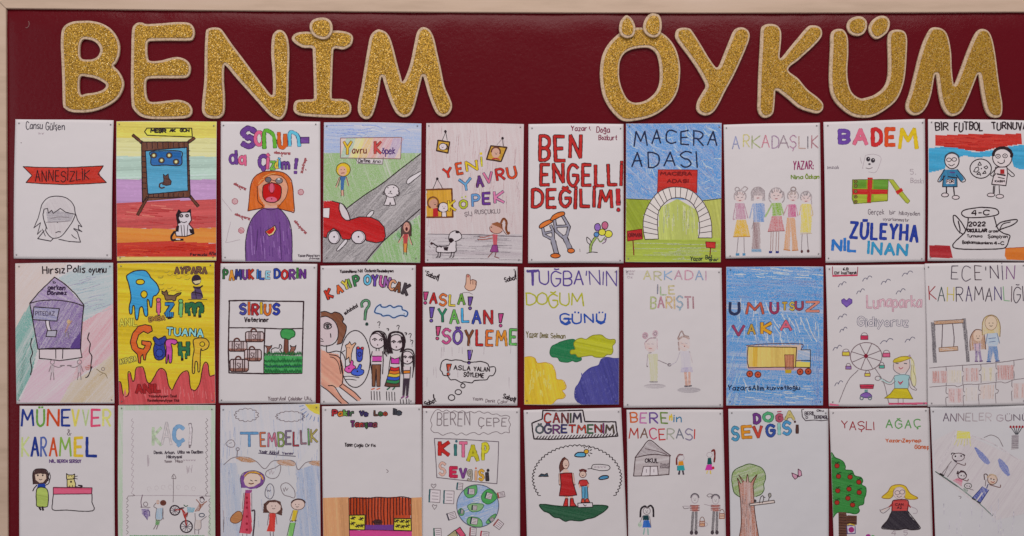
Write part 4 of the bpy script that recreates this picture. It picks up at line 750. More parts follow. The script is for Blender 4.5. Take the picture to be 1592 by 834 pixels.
F('340,470 388,400 386,498 330,498', (88, 62, 122), 'm', -50); FO('124,262 270,272 256,342 118,334', (140, 136, 168), INK, 4.4, 0, 'p'); X('PİTEDAZ', 134, 288, 108, 22, (80, 70, 90), 3); F('190,340 212,342 222,392 204,396', (206, 194, 200), 's'); L('192,342 196,370 206,398', 4); L('212,344 216,370 224,392', 4); FO('202,396 256,394 250,430 194,428', (166, 160, 172), INK, 4.2, 0, 's')
T('tiny_figure'); F(E(322, 345, 10, 12), (190, 150, 70), 'p'); L('320,360 312,385 304,405', 8, (150, 90, 80), st='p'); L('308,400 302,430', 3, PENC); L('316,400 326,440', 3, PENC); L('320,370 340,340', 2.4, (180, 140, 100))
T('white_base'); FO('156,500 388,498 396,546 330,556 270,564 210,556 156,552', (200, 186, 190), INK, 4.4, 0, 's'); L('250,496 250,552', 4, s=0); L('290,496 288,552', 4, s=0)
T('lettering'); X('Hırsız', 172, 34, 124, 40, INK, 6, wob=1); X('Polis', 312, 30, 98, 38, INK, 5.6); X('oyunu', 434, 34, 94, 34, INK, 5.2); X('gerken', 204, 140, 96, 26, (50, 30, 60), 5); X('Dönmez', 202, 172, 106, 22, (50, 30, 60), 5); X('b', 232, 116, 14, 14, (50, 30, 60), 3)
T('wavy_line'); L('112,440 106,480 116,520 104,560 112,610 104,645', 5); L('436,408 428,440 442,470 436,510 450,540 446,580 444,610 450,600 430,650 416,660', 5)
for x_, m_ in ((230, 1), (382, -1)):
    T('pencil_figure'); L(E(x_, 572, 12, 12, 9), 2.2, PENC, z=1); F([(x_ - 10, 586), (x_ + 10, 586), (x_ + 8, 632), (x_ - 10, 632)], (170, 150, 158), 'p', 80); L([(x_, 590), (x_ + 34 * m_, 602), (x_ + 62 * m_, 590)], 2.6, PENC); L([(x_ - 8 * m_, 592), (x_ - 20 * m_, 626)], 2.4, PENC); L([(x_ - 6, 632), (x_ - 12, 672)], 2.6, PENC); L([(x_ + 6, 632), (x_ + 8, 672)], 2.6, PENC); L([(x_ + 45 * m_, 592), (x_ + 68 * m_, 592)], 4, PENC)
F('410,600 444,584 440,612 420,620', (178, 90, 84), 'p'); T('pencil_figure'); L(E(512, 612, 9, 9, 9), 2.4, PENC, z=1); L('476,612 500,630 524,640 536,664', 3, (130, 115, 90)); L('494,648 514,634', 2.4, (130, 115, 90))

# 12
P(180, 405, '8,15 556,12 562,808 18,815', 'bright yellow sheet with dripping colourful letters, a small cat and red slime below', 'dripping letters drawing')
T('yellow_background'); F('0,8 570,8 570,825 0,825', (226, 190, 48), 'm', 3, h=7)
for k in range(14): x_ = random.uniform(230, 400); y_ = random.uniform(60, 190); L([(x_, y_), (x_ + 18, y_ + 3), (x_ + 30, y_ - 6)], 1.8, (130, 120, 60))
T('slime'); F('14,684 30,690 42,755 60,765 74,740 70,640 84,632 96,680 108,670 116,610 140,600 160,608 178,680 196,692 218,660 240,620 262,608 286,630 300,700 320,730 340,690 370,640 400,622 415,640 424,720 450,732 476,690 492,600 508,574 522,590 530,650 570,640 570,825 0,825', (196, 88, 92), 'm', 82)
L('14,684 30,690 42,755 60,768 76,740 70,640 84,632 96,680 108,670 116,610 140,600 160,608 178,680 196,692 218,660 240,620 262,608 286,630 300,700 320,730 340,690 370,640 400,622 415,640 424,720 450,732 476,690 492,600 508,574 522,590 530,650 560,645', 4.5, (70, 30, 25))
for k in range(26):
    x_ = random.uniform(30, 540); y_ = random.uniform(745, 790); L([(x_, y_), (x_ + random.uniform(-8, 8), y_ - 40)], 3, (208, 122, 124))
T('lettering'); B_ = '70,80 110,60 165,58 190,80 200,98 232,130 248,170 232,196 214,206 206,262 196,258 190,228 180,226 184,305 168,312 156,270 150,262 138,270 128,330 114,328 108,262 98,258 94,298 82,300 78,262 88,210 76,140 62,96'
FO(B_, (70, 158, 200), INK, 5, 1); FO(E(140, 122, 24, 15, 10), (226, 190, 48), INK, 4.5, 1, 's'); FO(E(162, 192, 18, 20, 10), (226, 190, 48), INK, 4.5, 1, 's')
def drip(t, x, y, w, h, c, lw, n=2, o=INK, dl=22):
    X(t, x, y, w, h, c, lw, o=o, ow=3, wob=0)
    for k in range(n): xx = x + w * (k + .5) / n; L([(xx, y + h - 4), (xx + 1, y + h + dl * random.uniform(.6, 1.1))], lw * .55 + 4, o, s=0)
    for k in range(n): xx = x + w * (k + .5) / n; L([(xx, y + h - 10), (xx + 1, y + h + dl * .5)], lw * .55, c, s=0)
drip('I', 244, 240, 2, 52, (205, 110, 140), 18, 1); FO(E(244, 224, 13, 12, 10), (205, 110, 140), INK, 3.5); drip('Z', 284, 244, 44, 60, (60, 130, 175), 14, 4); drip('I', 369, 244, 2, 60, (120, 175, 120), 18, 1); FO(E(369, 230, 13, 11, 10), (120, 175, 120), INK, 3.5); drip('m', 402, 218, 88, 76, (45, 100, 70), 20, 3, dl=24)
G2 = '210,398 204,370 170,362 130,372 98,410 84,460 94,500 125,530 132,578 142,580 146,540 156,530 160,560 170,562 176,528 196,500 206,470 200,458 150,452 150,474 170,480 160,500 130,492 120,460 132,420 160,400 185,412'
FO(G2, (212, 108, 45), INK, 4.6, 0); F('214,440 226,430 244,440 262,432 280,428 290,445 278,470 284,520 276,548 250,564 224,548 216,500 224,468', (42, 62, 140), 'm', 80); L('214,440 226,430 244,444 262,438 280,426 290,445 278,470 284,520 276,548 250,562 224,548 216,500 224,468', 4.6, z=1); L('228,470 250,480 272,470', 3, (22, 30, 70)); F(E(250, 522, 20, 22), (60, 84, 160), 'm'); L(E(250, 522, 20, 22), 3, (22, 30, 70), z=1)
FO('284,460 300,444 340,446 350,462 336,474 316,470 322,500 320,560 314,578 304,572 300,530 294,572 286,575 288,500', (190, 85, 160), INK, 4.4, 1); drip('H', 366, 462, 44, 72, (50, 105, 75), 17, 2, dl=26)
FO('440,450 470,438 510,442 528,466 518,496 490,508 482,500 478,560 476,620 466,626 462,576 450,574 446,632 434,630 436,560 444,500', (226, 178, 60), INK, 4.4, 1); FO(E(490, 472, 14, 13, 10), (226, 190, 48), INK, 3.6)
X('AYPARA', 336, 40, 176, 34, (120, 90, 60), 5, o=(50, 25, 60), ow=2.4); X('TUANA', 292, 378, 206, 44, (150, 200, 205), 7, o=INK, ow=3, rot=3, wob=1); X('ANIL', 24, 332, 96, 38, (225, 205, 90), 5, o=(120, 110, 50), ow=1.6, rot=-3); X('ENİSA', 190, 322, 88, 22, (170, 130, 60), 4, o=(80, 60, 50), ow=1.6, rot=-6); X('AYPARA', 22, 560, 94, 26, (220, 200, 90), 3.6, o=(90, 80, 60), ow=1.6, rot=-12); X('ANIL', 112, 700, 144, 52, (160, 40, 45), 12, o=(90, 25, 28), ow=1.6, rot=-3); X('Yazan:Ayşen Önal', 188, 758, 156, 13, (90, 25, 28), 3.2); X('Resimleyen:Ayşe Elal', 182, 782, 176, 13, (90, 25, 28), 3.2)
T('small_cat'); FO('262,172 276,180 290,168 298,196 330,198 350,186 372,182 366,192 345,204 340,226 330,230 320,222 290,226 284,222 276,196 264,188', (110, 84, 60), INK, 4, 0)
T('masked_figure'); F(E(456, 110, 27, 30), (48, 36, 52), 's'); F('436,118 482,110 476,128 450,134', (200, 185, 150), 's'); F('440,150 488,146 480,160 494,200 484,220 428,218 426,186 446,168', (78, 62, 92), 'm'); L('440,150 470,156 490,144', 7); L('432,180 480,188 492,210', 5); L('450,168 456,214', 3); L('412,220 516,221', 3.4, (90, 80, 50))

# 13
P(340, 405, '12,17 556,20 547,803 2,803', 'white sheet with a shop window of brown suitcases beside a tree on green grass', 'suitcase shop drawing')
T('lettering'); tc_ = [(50, 100, 60), (210, 150, 60), (50, 60, 120), (110, 60, 130), (180, 60, 40), (225, 190, 70), (180, 50, 45), (60, 120, 180), (60, 90, 160), (150, 190, 215), (40, 70, 150), (190, 50, 45), (110, 60, 130), (70, 130, 60), (105, 55, 130)]
X('PAMUK', 26, 52, 174, 58, tc_[0:5], 8.5, o=(50, 35, 40), ow=1.6, wob=1.5, sp=3.6); X('İLE', 218, 60, 76, 46, tc_[7:10], 8, o=(40, 40, 60), ow=1.4, wob=1, sp=3.6); X('DORİN', 314, 52, 178, 54, tc_[10:], 8.5, o=(50, 35, 50), ow=1.6, wob=1.5, sp=3.6)
X('SİRİUS', 120, 246, 228, 62, [(75, 80, 150), (210, 110, 50), (170, 45, 50), (225, 185, 50), (205, 120, 45), (50, 70, 160)], 10, o=(55, 25, 50), ow=2, wob=0.5, sp=4); X('Veteriner', 148, 322, 136, 24, INK, 5)
T('shop_window'); fr = (48, 28, 34); L('62,240 60,228 160,226 320,230 480,232 476,400 470,636 260,638 60,634 56,500 62,240', 6.5, fr, s=0); L('62,380 200,380 360,386 472,384', 5.4, fr, s=0); L('264,384 260,500 258,636', 6, fr, s=0)
for x_, y_, w_, h_ in ((206, 430, 52, 28), (110, 484, 52, 28), (196, 534, 48, 32), (118, 592, 52, 34)):
    T('suitcase'); L(E(x_ - 6, y_ - h_ - 2, 15, 14, 9, 180, 360), 8, (92, 56, 50)); b_ = [(x_ - w_, y_ - h_ + 6), (x_ - w_ + 8, y_ - h_), (x_ + w_ - 8, y_ - h_), (x_ + w_, y_ - h_ + 10), (x_ + w_, y_ + h_ - 10), (x_ + w_ - 10, y_ + h_), (x_ - w_ + 8, y_ + h_), (x_ - w_, y_ + h_ - 8)]
    F(b_, (192, 176, 178), 's'); F([(x_ - w_, y_ + h_ * .45), (x_ + w_, y_ + h_ * .45), (x_ + w_ - 6, y_ + h_), (x_ - w_ + 6, y_ + h_)], (140, 100, 90), 'm'); L(b_, 5, (60, 36, 36), s=0, z=1)
    for dx in (-w_ * .62, -w_ * .4, w_ * .36, w_ * .58): L([(x_ + dx, y_ - h_), (x_ + dx, y_ + h_)], 5, (62, 38, 38), s=0)
    X('SX', x_ - 12, y_ - 14, 22, 30, (80, 60, 62), 3)
T('drawn_tree'); F('374,440 394,440 396,532 368,532', (110, 66, 52), 'm', 86); L('374,440 368,532', 3, (60, 36, 36)); L('394,440 396,532', 3, (60, 36, 36)); FO('352,412 358,394 376,386 400,388 420,392 432,408 428,428 412,436 400,446 378,440 360,436', (62, 140, 78), (30, 80, 45), 4.5, 1)
T('drawn_animal'); FO('266,480 290,484 304,478 300,492 290,500 288,528 274,528 276,496', (130, 84, 72), INK, 3)
T('drawn_animal'); L('304,524 300,504 320,492 342,494 346,474 356,478 358,494 348,504 358,522 306,524', 3.6, z=0)
T('drawn_animal'); FO('406,478 414,486 430,486 438,478 434,500 426,512 430,534 402,534 404,510 410,496', (140, 96, 84), INK, 3.2)
T('green_grass'); F('262,534 472,540 472,634 260,634', (72, 150, 90), 'm', 80)
for yb in (536, 575, 605, 634):
    q_ = []
    for k in range(24): q_ += [(262 + k * 9, yb), (266 + k * 9, yb - random.uniform(12, 24))]
    L([p_ for p_ in q_ if p_[0] < 472], 3.4, (30, 92, 52), s=0)
L('264,590 290,600 320,592 350,602 390,590 430,600 470,592', 3, (40, 70, 80))
T('signature'); X('Yazar:Anıl', 282, 768, 96, 20, PENC, 3.4); X('Çelebiler', 396, 770, 76, 18, PENC, 3.4); X('Ulu', 486, 768, 34, 18, PENC, 3.4)

# 14
P(495, 405, '12,30 549,27 545,812 12,812', 'white sheet with worried girls beside an egg of toys and a large brown haired figure', 'lost toys drawing')
T('lettering')
for ch, x_, y_, c_, rt, h_ in (('K', 36, 172, (200, 70, 50), -24, 60), ('A', 96, 148, (215, 110, 60), -22, 50), ('Y', 132, 120, (225, 195, 90), -20, 56), ('I', 168, 108, (120, 160, 80), -18, 54), ('P', 194, 92, (60, 120, 80), -14, 64),
    ('O', 262, 84, (110, 180, 215), 0, 60), ('Y', 304, 84, (110, 80, 160), 2, 70), ('U', 352, 88, (195, 100, 160), 6, 66), ('N', 376, 96, (150, 100, 160), 8, 62), ('C', 408, 112, (220, 160, 130), 12, 60), ('A', 442, 122, (120, 75, 50), 16, 62), ('K', 490, 130, (62, 55, 60), 18, 72)):
    X(ch, x_, y_, 30 if ch != 'I' else 2, h_ * .86, c_, 9, o=INK, ow=3, rot=rt, wob=0)
X('Yazan:Neva', 122, 54, 92, 16, INK, 3.4); X('Nil', 224, 52, 24, 16, INK, 3.2); X('Özdeniz', 262, 50, 62, 16, INK, 3.2); X('Resimleyen', 330, 52, 92, 15, INK, 3.4); X('muhahaha!', 140, 290, 86, 20, INK, 3, rot=-32)
T('question_mark'); L('246,262 244,242 262,226 284,232 284,258 268,282 262,334', 15, (28, 50, 46)); L('246,262 244,242 262,226 284,232 284,258 268,282 262,334', 7.5, (100, 140, 110)); dot(273, 360, 10, (40, 60, 55))
T('blue_cloud'); q_ = '318,286 328,264 350,250 356,262 380,264 404,254 424,266 450,258 470,262 474,278 492,284 504,296 496,316 474,310 450,314 424,324 396,310 364,314 352,304 322,296'; F(q_, (190, 190, 202), 's', s=1); L(q_, 8, (120, 150, 195), z=1); L(q_, 4, (40, 60, 90), z=1); dot(484, 302, 3)
T('brown_haired_figure'); F('12,320 60,318 104,360 112,410 92,450 60,478 12,482', (196, 180, 184), 's'); F('12,292 40,288 72,300 92,292 124,300 142,330 136,348 156,370 152,410 140,440 130,468 104,472 110,440 112,400 100,350 70,325 40,316 12,318', (124, 82, 62), 'm', 50); L('12,292 40,288 72,300 92,292 124,302 142,330 136,348 157,372 152,412 140,442 130,466 104,474', 4.4); L('12,320 45,316 80,334 104,366 112,410 104,450 80,474 40,484 12,478', 4.4)
L('30,376 44,362 60,362 74,374 60,386 40,386 30,376', 4.5); F(E(52, 374, 10, 10), (60, 60, 60), 's'); L('30,366 40,354 60,354 74,364', 4.6); L('12,440 24,446', 3.6); L('68,414 70,434', 5); L('12,456 30,456', 3)
F('12,500 50,520 110,530 130,560 145,620 140,690 160,710 240,780 230,796 120,715 88,720 170,808 130,812 60,740 12,700', (208, 156, 138), 'm', 40); L('46,480 50,520 100,512 134,524 150,556 152,600', 4.4); L('62,532 100,538 124,560 136,620 136,690 120,710', 4.4); L('12,706 60,740 130,806', 4.2); L('56,706 90,712 130,770 170,806', 4.2); L('120,714 180,760 220,792', 4); L('140,700 200,740 240,780', 4); L('66,545 90,552 112,580 126,640', 3); L('140,656 180,654 230,662', 3); L('150,672 190,672 214,676', 3)
T('toy_egg'); L(E(208, 556, 84, 160, 26), 4.2, z=1); L('150,508 130,520', 3); FO('158,500 152,480 170,470 176,458 186,478 206,464 212,470 194,496 186,530 184,572 176,576 172,545 156,560', (214, 170, 146), INK, 3.4, 0, 's'); dot(166, 492, 2.5); dot(176, 494, 2.5)
FO('214,500 220,488 230,500 244,490 252,500 250,530 246,560 232,572 216,560', (62, 80, 170), INK, 3.4, 1); FO(E(224, 494, 8, 8, 8), (200, 70, 90), INK, 2.6); FO(E(248, 496, 8, 8, 8), (200, 70, 90), INK, 2.6); L(E(232, 530, 9, 12, 9), 3, z=1)
FO('148,620 156,600 176,590 184,564 196,570 196,590 210,600 200,618 186,630 168,634', (205, 90, 165), INK, 3.4, 1); FO('184,634 200,612 218,610 232,586 244,592 240,612 256,620 252,640 224,652 196,646', (70, 100, 190), INK, 3.4, 1); dot(172, 610, 4); dot(220, 626, 5)
def gal(cx, cy, r, hair): F(E(cx, cy, r, r * 1.05), (203, 190, 194), 's'); L(E(cx, cy, r, r * 1.05, 16), 4, z=1); L([(cx - r * .65, cy - 2), (cx - r * .35, cy - 10), (cx - r * .08, cy - 2)], 4.4); L([(cx + r * .2, cy), (cx + r * .5, cy - 9), (cx + r * .8, cy)], 4.4); dot(cx - r * .35, cy, 5); dot(cx + r * .5, cy + 1, 5); dot(cx, cy + r * .62, 4, (60, 20, 30))
T('worried_girl'); gal(334, 450, 44, 0); L('294,430 312,404 350,400 380,420 384,470 370,510 386,540', 5); L('300,420 330,412 370,440', 4)
for k in range(10): L([(340 + k * 3.4, 402 + k * 1.4), (366 + k * 2.2, 440 + k * 3), (370 + k * 2.8, 530 - (k % 3) * 14)], 2.6)
L('326,498 326,510', 3.4); L('342,498 342,510', 3.4); F('304,512 362,512 358,586 306,586', (200, 186, 190), 's'); F('304,542 358,542 356,568 304,568', (200, 90, 170), 's'); L('304,514 294,560 302,640', 4); L('362,514 366,560 362,640', 4); L('304,540 358,540', 4); L('304,570 356,570', 4); F('302,588 352,588 348,710 330,710 326,610 320,710 304,710', (125, 84, 60), 'm', 88); L('302,588 352,588 348,710 330,710 326,612 320,710 304,710 302,588', 3.6, s=0); L('300,728 316,722', 6, (200, 120, 90)); L('330,728 346,722', 6, (200, 120, 90))
T('worried_girl'); gal(440, 462, 42, 0); L('394,470 400,420 430,404 470,412 488,450 480,500', 9)
for k in range(8): L([(396 + k * 2, 420), (386 + k * 3, 470), (392 + k * 4, 524)], 2.6); L([(486 - k * 3, 430), (488 - k * 2, 480), (474 - k * 2, 516)], 2.4)
F('410,540 456,540 454,600 412,600', (200, 186, 190), 's'); FO('410,548 430,556 456,548 456,584 410,582', (200, 80, 170), INK, 3.6, 0, 's'); L('408,540 400,590 396,640', 3.6); L('460,540 468,600 466,640', 3.6)
for k, c_ in enumerate(((205, 60, 60), (222, 130, 60), (222, 190, 80), (70, 100, 190), (60, 130, 90), (100, 70, 60))): y0 = 600 + k * 18; F([(406 - k * 5, y0), (432, y0 + 6), (456, y0), (458, y0 + 20), (432, y0 + 26), (400 - k * 5, y0 + 20)], c_, 's'); L([(404 - k * 5, y0), (432, y0 + 6), (456, y0)], 3)
L('408,600 374,708 400,714 458,712 460,640 456,600', 3.8, s=0); L('388,728 402,718', 7, (50, 100, 80)); L('420,728 430,718', 7, (50, 100, 80))
T('worried_girl'); gal(502, 548, 34, 0); L('470,570 474,520 500,500 530,508 542,540 540,600', 6)
for k in range(6): L([(474 + k, 520), (470 + k * 2, 570), (474 + k * 2, 640)], 2.4); L([(538 - k * 2, 540), (540 - k, 600), (530, 660)], 2.2)
F('478,600 520,600 516,664 480,664', (200, 186, 190), 's'); FO('480,622 518,620 518,636 480,638', (222, 140, 60), INK, 3, 0, 's'); L('478,600 482,664', 3.4); L('520,600 516,664', 3.4); F('478,666 516,666 506,764 494,764 496,690 486,762 474,762', (62, 50, 60), 's'); L('468,776 482,766', 6, (130, 60, 120)); L('494,776 506,766', 6, (130, 60, 120))
T('motion_lines')
for x_, y_ in ((298, 738), (314, 738), (330, 740), (346, 740), (384, 740), (398, 742), (414, 742), (430, 744), (462, 784), (478, 786), (496, 784), (510, 782)): L([(x_, y_), (x_ + 2, y_ + 48 if x_ < 440 else 808)], 3.6, s=0)
T('question_mark')
for x_, y_ in ((340, 346), (448, 366), (516, 412), (526, 450)): L([(x_ - 6, y_ + 6), (x_, y_), (x_ + 8, y_ + 4), (x_ + 5, y_ + 14), (x_ + 2, y_ + 24)], 3.4); dot(x_ + 3, y_ + 33, 2.6)
L('386,386 396,386 394,396', 4); L('488,408 498,410 494,420', 4)

# 15
P(652, 405, '20,36 553,36 552,818 20,818', 'white sheet with a pointing hand, colourful block words and a thought bubble', 'pointing hand drawing', paper=0)
T('lettering'); X('ASLA', 60, 188, 200, 66, [(175, 45, 45), (210, 120, 60), (225, 195, 80), (110, 150, 70)], 8, o=INK, ow=1.6, wob=3, rot=2, sp=3.4); X('YALAN', 106, 276, 308, 80, [(50, 120, 95), (110, 165, 90), (80, 165, 210), (60, 80, 160), (175, 50, 55)], 9, o=INK, ow=1.6, wob=2, sp=3.4)
X('SÖYLEME', 130, 386, 422, 88, [(190, 90, 140), (110, 80, 150), (120, 75, 50), (185, 50, 50), (215, 120, 60), (222, 150, 60), (100, 165, 90)], 10, o=INK, ow=1.6, wob=1.5, rot=1, sp=3.4)
T('exclamation_mark')
for x_, y_, h_, c_, rr_ in ((38, 178, 46, (190, 75, 130), 4), (288, 206, 48, (110, 80, 150), 2), (72, 264, 60, (110, 85, 160), 4), (460, 300, 52, (190, 80, 140), 2), (108, 372, 52, (195, 85, 130), 6), (286, 506, 54, (110, 80, 160), 6), (168, 584, 40, (195, 80, 40), 4)):
    FO([(x_ - 14, y_), (x_ + 14, y_), (x_ + 2, y_ + h_), (x_ - 10, y_ + h_)], c_, INK, 4, 0); FO(E(x_ - rr_, y_ + h_ + 16, 9, 9, 9), c_, INK, 3.4, 0)
T('pointing_hand'); FO('262,130 266,84 276,80 286,88 288,112 300,108 312,112 322,120 318,150 308,166 284,172 266,164 256,150', (206, 168, 150), (110, 80, 74), 3.4, 1, 's'); L('288,112 288,134', 2.6, (120, 85, 78)); L('302,112 302,136', 2.6, (120, 85, 78)); L('314,116 316,138', 2.4, (120, 85, 78)); F(E(275, 90, 6, 7), (178, 110, 105), 's')
T('handwriting')
for x_, y_, rt in ((46, 62, 22), (478, 100, -16), (26, 800, -24), (478, 752, 18)): X('Sabat', x_, y_, 66, 24, INK, 4.6, rot=rt)
L('112,80 104,116', 6); L('540,60 544,94', 6); L('80,756 82,776', 6); L('544,776 536,796', 6); X('ASLA', 196, 592, 92, 24, INK, 4.6, rot=3); X('YALAN', 308, 600, 88, 22, INK, 4.6, rot=2); X('SÖYLEME', 252, 630, 112, 22, INK, 4.6, rot=4); X('Yazan:', 302, 772, 56, 16, PENC, 2.8); X('Deniz', 374, 782, 52, 18, PENC, 2.8); X('Çakır', 442, 786, 58, 18, PENC, 2.8)
T('thought_bubble'); L('120,600 128,572 150,558 180,564 204,560 236,564 256,572 284,574 320,572 350,570 384,582 394,600 424,600 430,622 416,648 394,652 380,672 350,674 310,678 296,690 256,684 236,688 204,672 176,672 160,652 136,646 128,628 118,616', 4.6, z=1); L(E(246, 706, 12, 12, 12), 4.6, z=1); L(E(220, 742, 18, 14, 12), 4.6, z=1); L(E(182, 773, 18, 16, 12), 4.6, z=1)
T('pencil_smudges')
for k in range(16): x_ = random.uniform(40, 520); y_ = random.choice([470, 490, 600, 660]); L([(x_, y_), (x_ + random.uniform(-4, 4), y_ + random.uniform(30, 60))], 2, LG, st='p')
L('224,196 250,182 280,182 300,192', 2, PENC)

# 16
P(810, 405, '18,40 552,40 552,814 18,814', 'white sheet with four painted clouds in green, lime, yellow and violet', 'painted clouds drawing')
T('lettering'); X('TUĞBA', 34, 60, 320, 80, (92, 72, 135), 7, wob=1, sp=2); L('34,60 98,58', 11, (92, 72, 135), s=0); L('66,62 66,136', 12, (92, 72, 135), s=0); X("'NIN", 366, 62, 172, 82, (98, 82, 135), 6, wob=1, sp=2); X('DOĞUM', 28, 186, 326, 74, (172, 168, 60), 7, wob=2, sp=1.6); X('GÜNÜ', 218, 300, 260, 56, (45, 85, 160), 8, wob=1, sp=2.4); L('280,330 240,330', 8, (45, 85, 160), s=0); L('228,345 250,360 276,350', 12, (45, 85, 160)); L('424,340 448,356 470,346', 10, (45, 85, 160))
T('green_cloud'); FO('162,520 172,486 200,470 230,456 270,446 300,446 312,470 310,530 336,545 338,562 310,572 288,566 262,574 220,568 205,548 175,544', (35, 112, 75), (28, 90, 60), 3, 1)
T('lime_cloud'); FO('276,516 284,504 304,500 296,470 312,446 340,438 366,444 400,424 450,420 480,440 500,446 528,446 530,466 516,482 518,510 508,530 484,532 460,546 420,546 396,536 360,540 322,544 306,528 282,528', (178, 176, 45), (130, 125, 40), 3, 1)
T('yellow_cloud'); F('10,548 50,542 78,552 92,578 140,576 176,590 194,630 200,668 236,676 254,706 248,726 232,734 250,760 236,778 204,782 180,806 160,818 10,818', (222, 186, 60), 'm', 78); L('10,548 50,542 78,552 92,578 140,576 176,590 194,630 200,668 236,676 254,706 248,726 232,734 250,760 236,778 204,782 180,806', 2.6, (190, 150, 40))
for k in range(24): x_ = random.uniform(40, 180); y_ = random.uniform(610, 740); L([(x_, y_), (x_ + random.uniform(-6, 6), y_ + 26)], 6, (226, 198, 110))
T('violet_cloud'); F('560,552 520,552 480,546 450,560 436,590 390,606 350,640 326,690 306,720 302,770 320,800 350,818 560,818', (76, 74, 138), 'm', 72); L('560,552 520,552 480,546 450,560 436,590 390,606 350,640 326,690 306,720 302,770 320,800', 3.4, (66, 64, 130))
for k in range(40): x_ = random.uniform(340, 540); y_ = random.uniform(620, 790); L([(x_, y_), (x_ + random.uniform(-3, 3), y_ + random.uniform(6, 16))], 4, (98, 96, 156))
T('signature'); X('Yazar', 30, 400, 66, 34, (105, 95, 55), 3.6); X('Deniz', 108, 408, 44, 28, (105, 95, 55), 3.4); X('Selman', 168, 412, 80, 26, (105, 95, 55), 3.4)

# 17
P(968, 405, '5,42 557,42 565,828 5,830', 'pale pencil sheet with two faint children holding hands over grey shadows', 'faint pencil children drawing')
T('lettering'); X('ARKADAI', 118, 60, 350, 50, [(190, 185, 100), (160, 160, 100), (90, 150, 190), (170, 110, 140), (190, 120, 150), (90, 140, 180), (180, 130, 160)], 5, o=(180, 162, 164), ow=.6, st='p', wob=2); X('İLE', 196, 148, 94, 42, [(60, 80, 110), (130, 160, 110), (190, 180, 100)], 5.5, o=(170, 150, 145), ow=.6, st='p', wob=2); X('BARIŞTI', 158, 206, 238, 64, [(150, 165, 80), (160, 80, 110), (200, 170, 90), (190, 165, 90), (110, 150, 170), (150, 90, 110), (140, 70, 90)], 6.5, o=(165, 135, 138), ow=.6, st='p', wob=1.5)
X('Yazar', 14, 54, 56, 12, LG, 2.2); X('İrem', 20, 70, 40, 12, LG, 2.2); X('Öz', 26, 90, 28, 10, LG, 2.2)
T('faint_child'); fc = (190, 160, 165); F(E(158, 476, 34, 40), (202, 176, 172), 'p', 30, cov=.5); L('128,460 150,440 186,436', 5, (140, 105, 118), st='p'); L('122,464 128,500', 3, fc, st='p'); L('192,440 194,500', 4, fc, st='p')
for x_, y_ in ((126, 424), (182, 412)): F(E(x_, y_, 17, 19), (176, 136, 150), 'p', 30, cov=.8); L(E(x_, y_, 8, 9, 9), 4, (120, 88, 105), z=1, st='p')
L('138,470 150,472', 2.6, LG); L('162,470 174,472', 2.6, LG); L('146,496 164,496', 2.6, (180, 130, 130)); F('140,528 196,526 196,600 194,680 154,682 150,600', (188, 184, 148), 'p', 84, cov=.7); L('140,530 134,596', 3, LG); L('146,522 160,520', 4, (110, 90, 90), st='p'); L('198,562 240,580 262,588', 4, (120, 105, 112), st='p'); L(E(262, 588, 9, 7, 9), 3, (100, 88, 96), z=1); L('152,684 194,684', 6, (100, 92, 96), st='p'); dot(138, 597, 4, PENC); F(E(180, 708, 62, 13), (146, 136, 142), 'p', 0, cov=.7)
T('faint_child'); F(E(344, 472, 34, 38), (204, 178, 172), 'p', 30, cov=.5); L('308,440 330,398 344,420 370,430', 6, (122, 88, 80), st='p'); L('312,446 340,428 372,440', 9, (150, 118, 108), st='p'); L('312,460 316,506', 6, (140, 105, 100), st='p'); L('326,466 338,468', 2.4, LG); L('350,466 362,468', 2.4, LG); dot(346, 484, 3.5, (150, 90, 90)); F('322,512 374,510 384,600 392,630 324,630 330,590', (184, 176, 188), 'p', 84, cov=.6); F('330,604 388,600 394,628 324,630', (166, 156, 182), 'p', 84, cov=.7); L('320,516 300,570 268,588', 3, (170, 160, 172), st='p'); L('374,512 392,576', 4, (180, 166, 170), st='p'); L('352,632 358,704', 13, (200, 150, 130), st='p'); L('374,632 374,700', 12, (200, 150, 130), st='p'); L('348,708 366,708', 6, (70, 62, 72)); L('372,708 386,706', 6, (70, 62, 72)); F(E(372, 730, 66, 16), (146, 138, 144), 'p', 0, cov=.7)

# 18
P(1125, 405, '15,36 562,36 560,818 15,818', 'blue crayon sheet with a yellow truck on red wheels', 'yellow truck drawing')
T('crayon_background'); F('0,30 570,30 570,825 0,825', (78, 150, 204), 'p', 3, h=5.5, cov=.92)
for k in range(330):
    zone = random.random(); x_ = random.uniform(20, 540); y_ = random.uniform(45, 805)
    if 135 < x_ + 30 < 500 and 465 < y_ < 660: continue
    if x_ > 480 and y_ > 450: a_, c_ = 1.5, (40, 125, 190)
    elif x_ < 110 and y_ > 320: a_, c_ = 1.9, random.choice([(75, 140, 200), (140, 175, 205)])
    elif 110 < y_ < 210: a_, c_ = 0.05, random.choice([(40, 122, 188), (70, 142, 198)])
    elif y_ > 700 or y_ < 110: a_, c_ = 0.08, random.choice([(150, 175, 200), (175, 186, 200), (95, 150, 200)])
    else: a_, c_ = random.uniform(0.9, 1.7), random.choice([(75, 140, 198), (150, 176, 204), (100, 155, 200), (185, 190, 202)])
    l_ = random.uniform(35, 80); q0 = np.array([x_, y_]); d_ = np.array([math.cos(a_), math.sin(a_)]) * l_; L([q0, q0 + d_ * .5 + (random.uniform(-3, 3), random.uniform(-3, 3)), q0 + d_], 4.2, c_, st='p')
T('lettering')
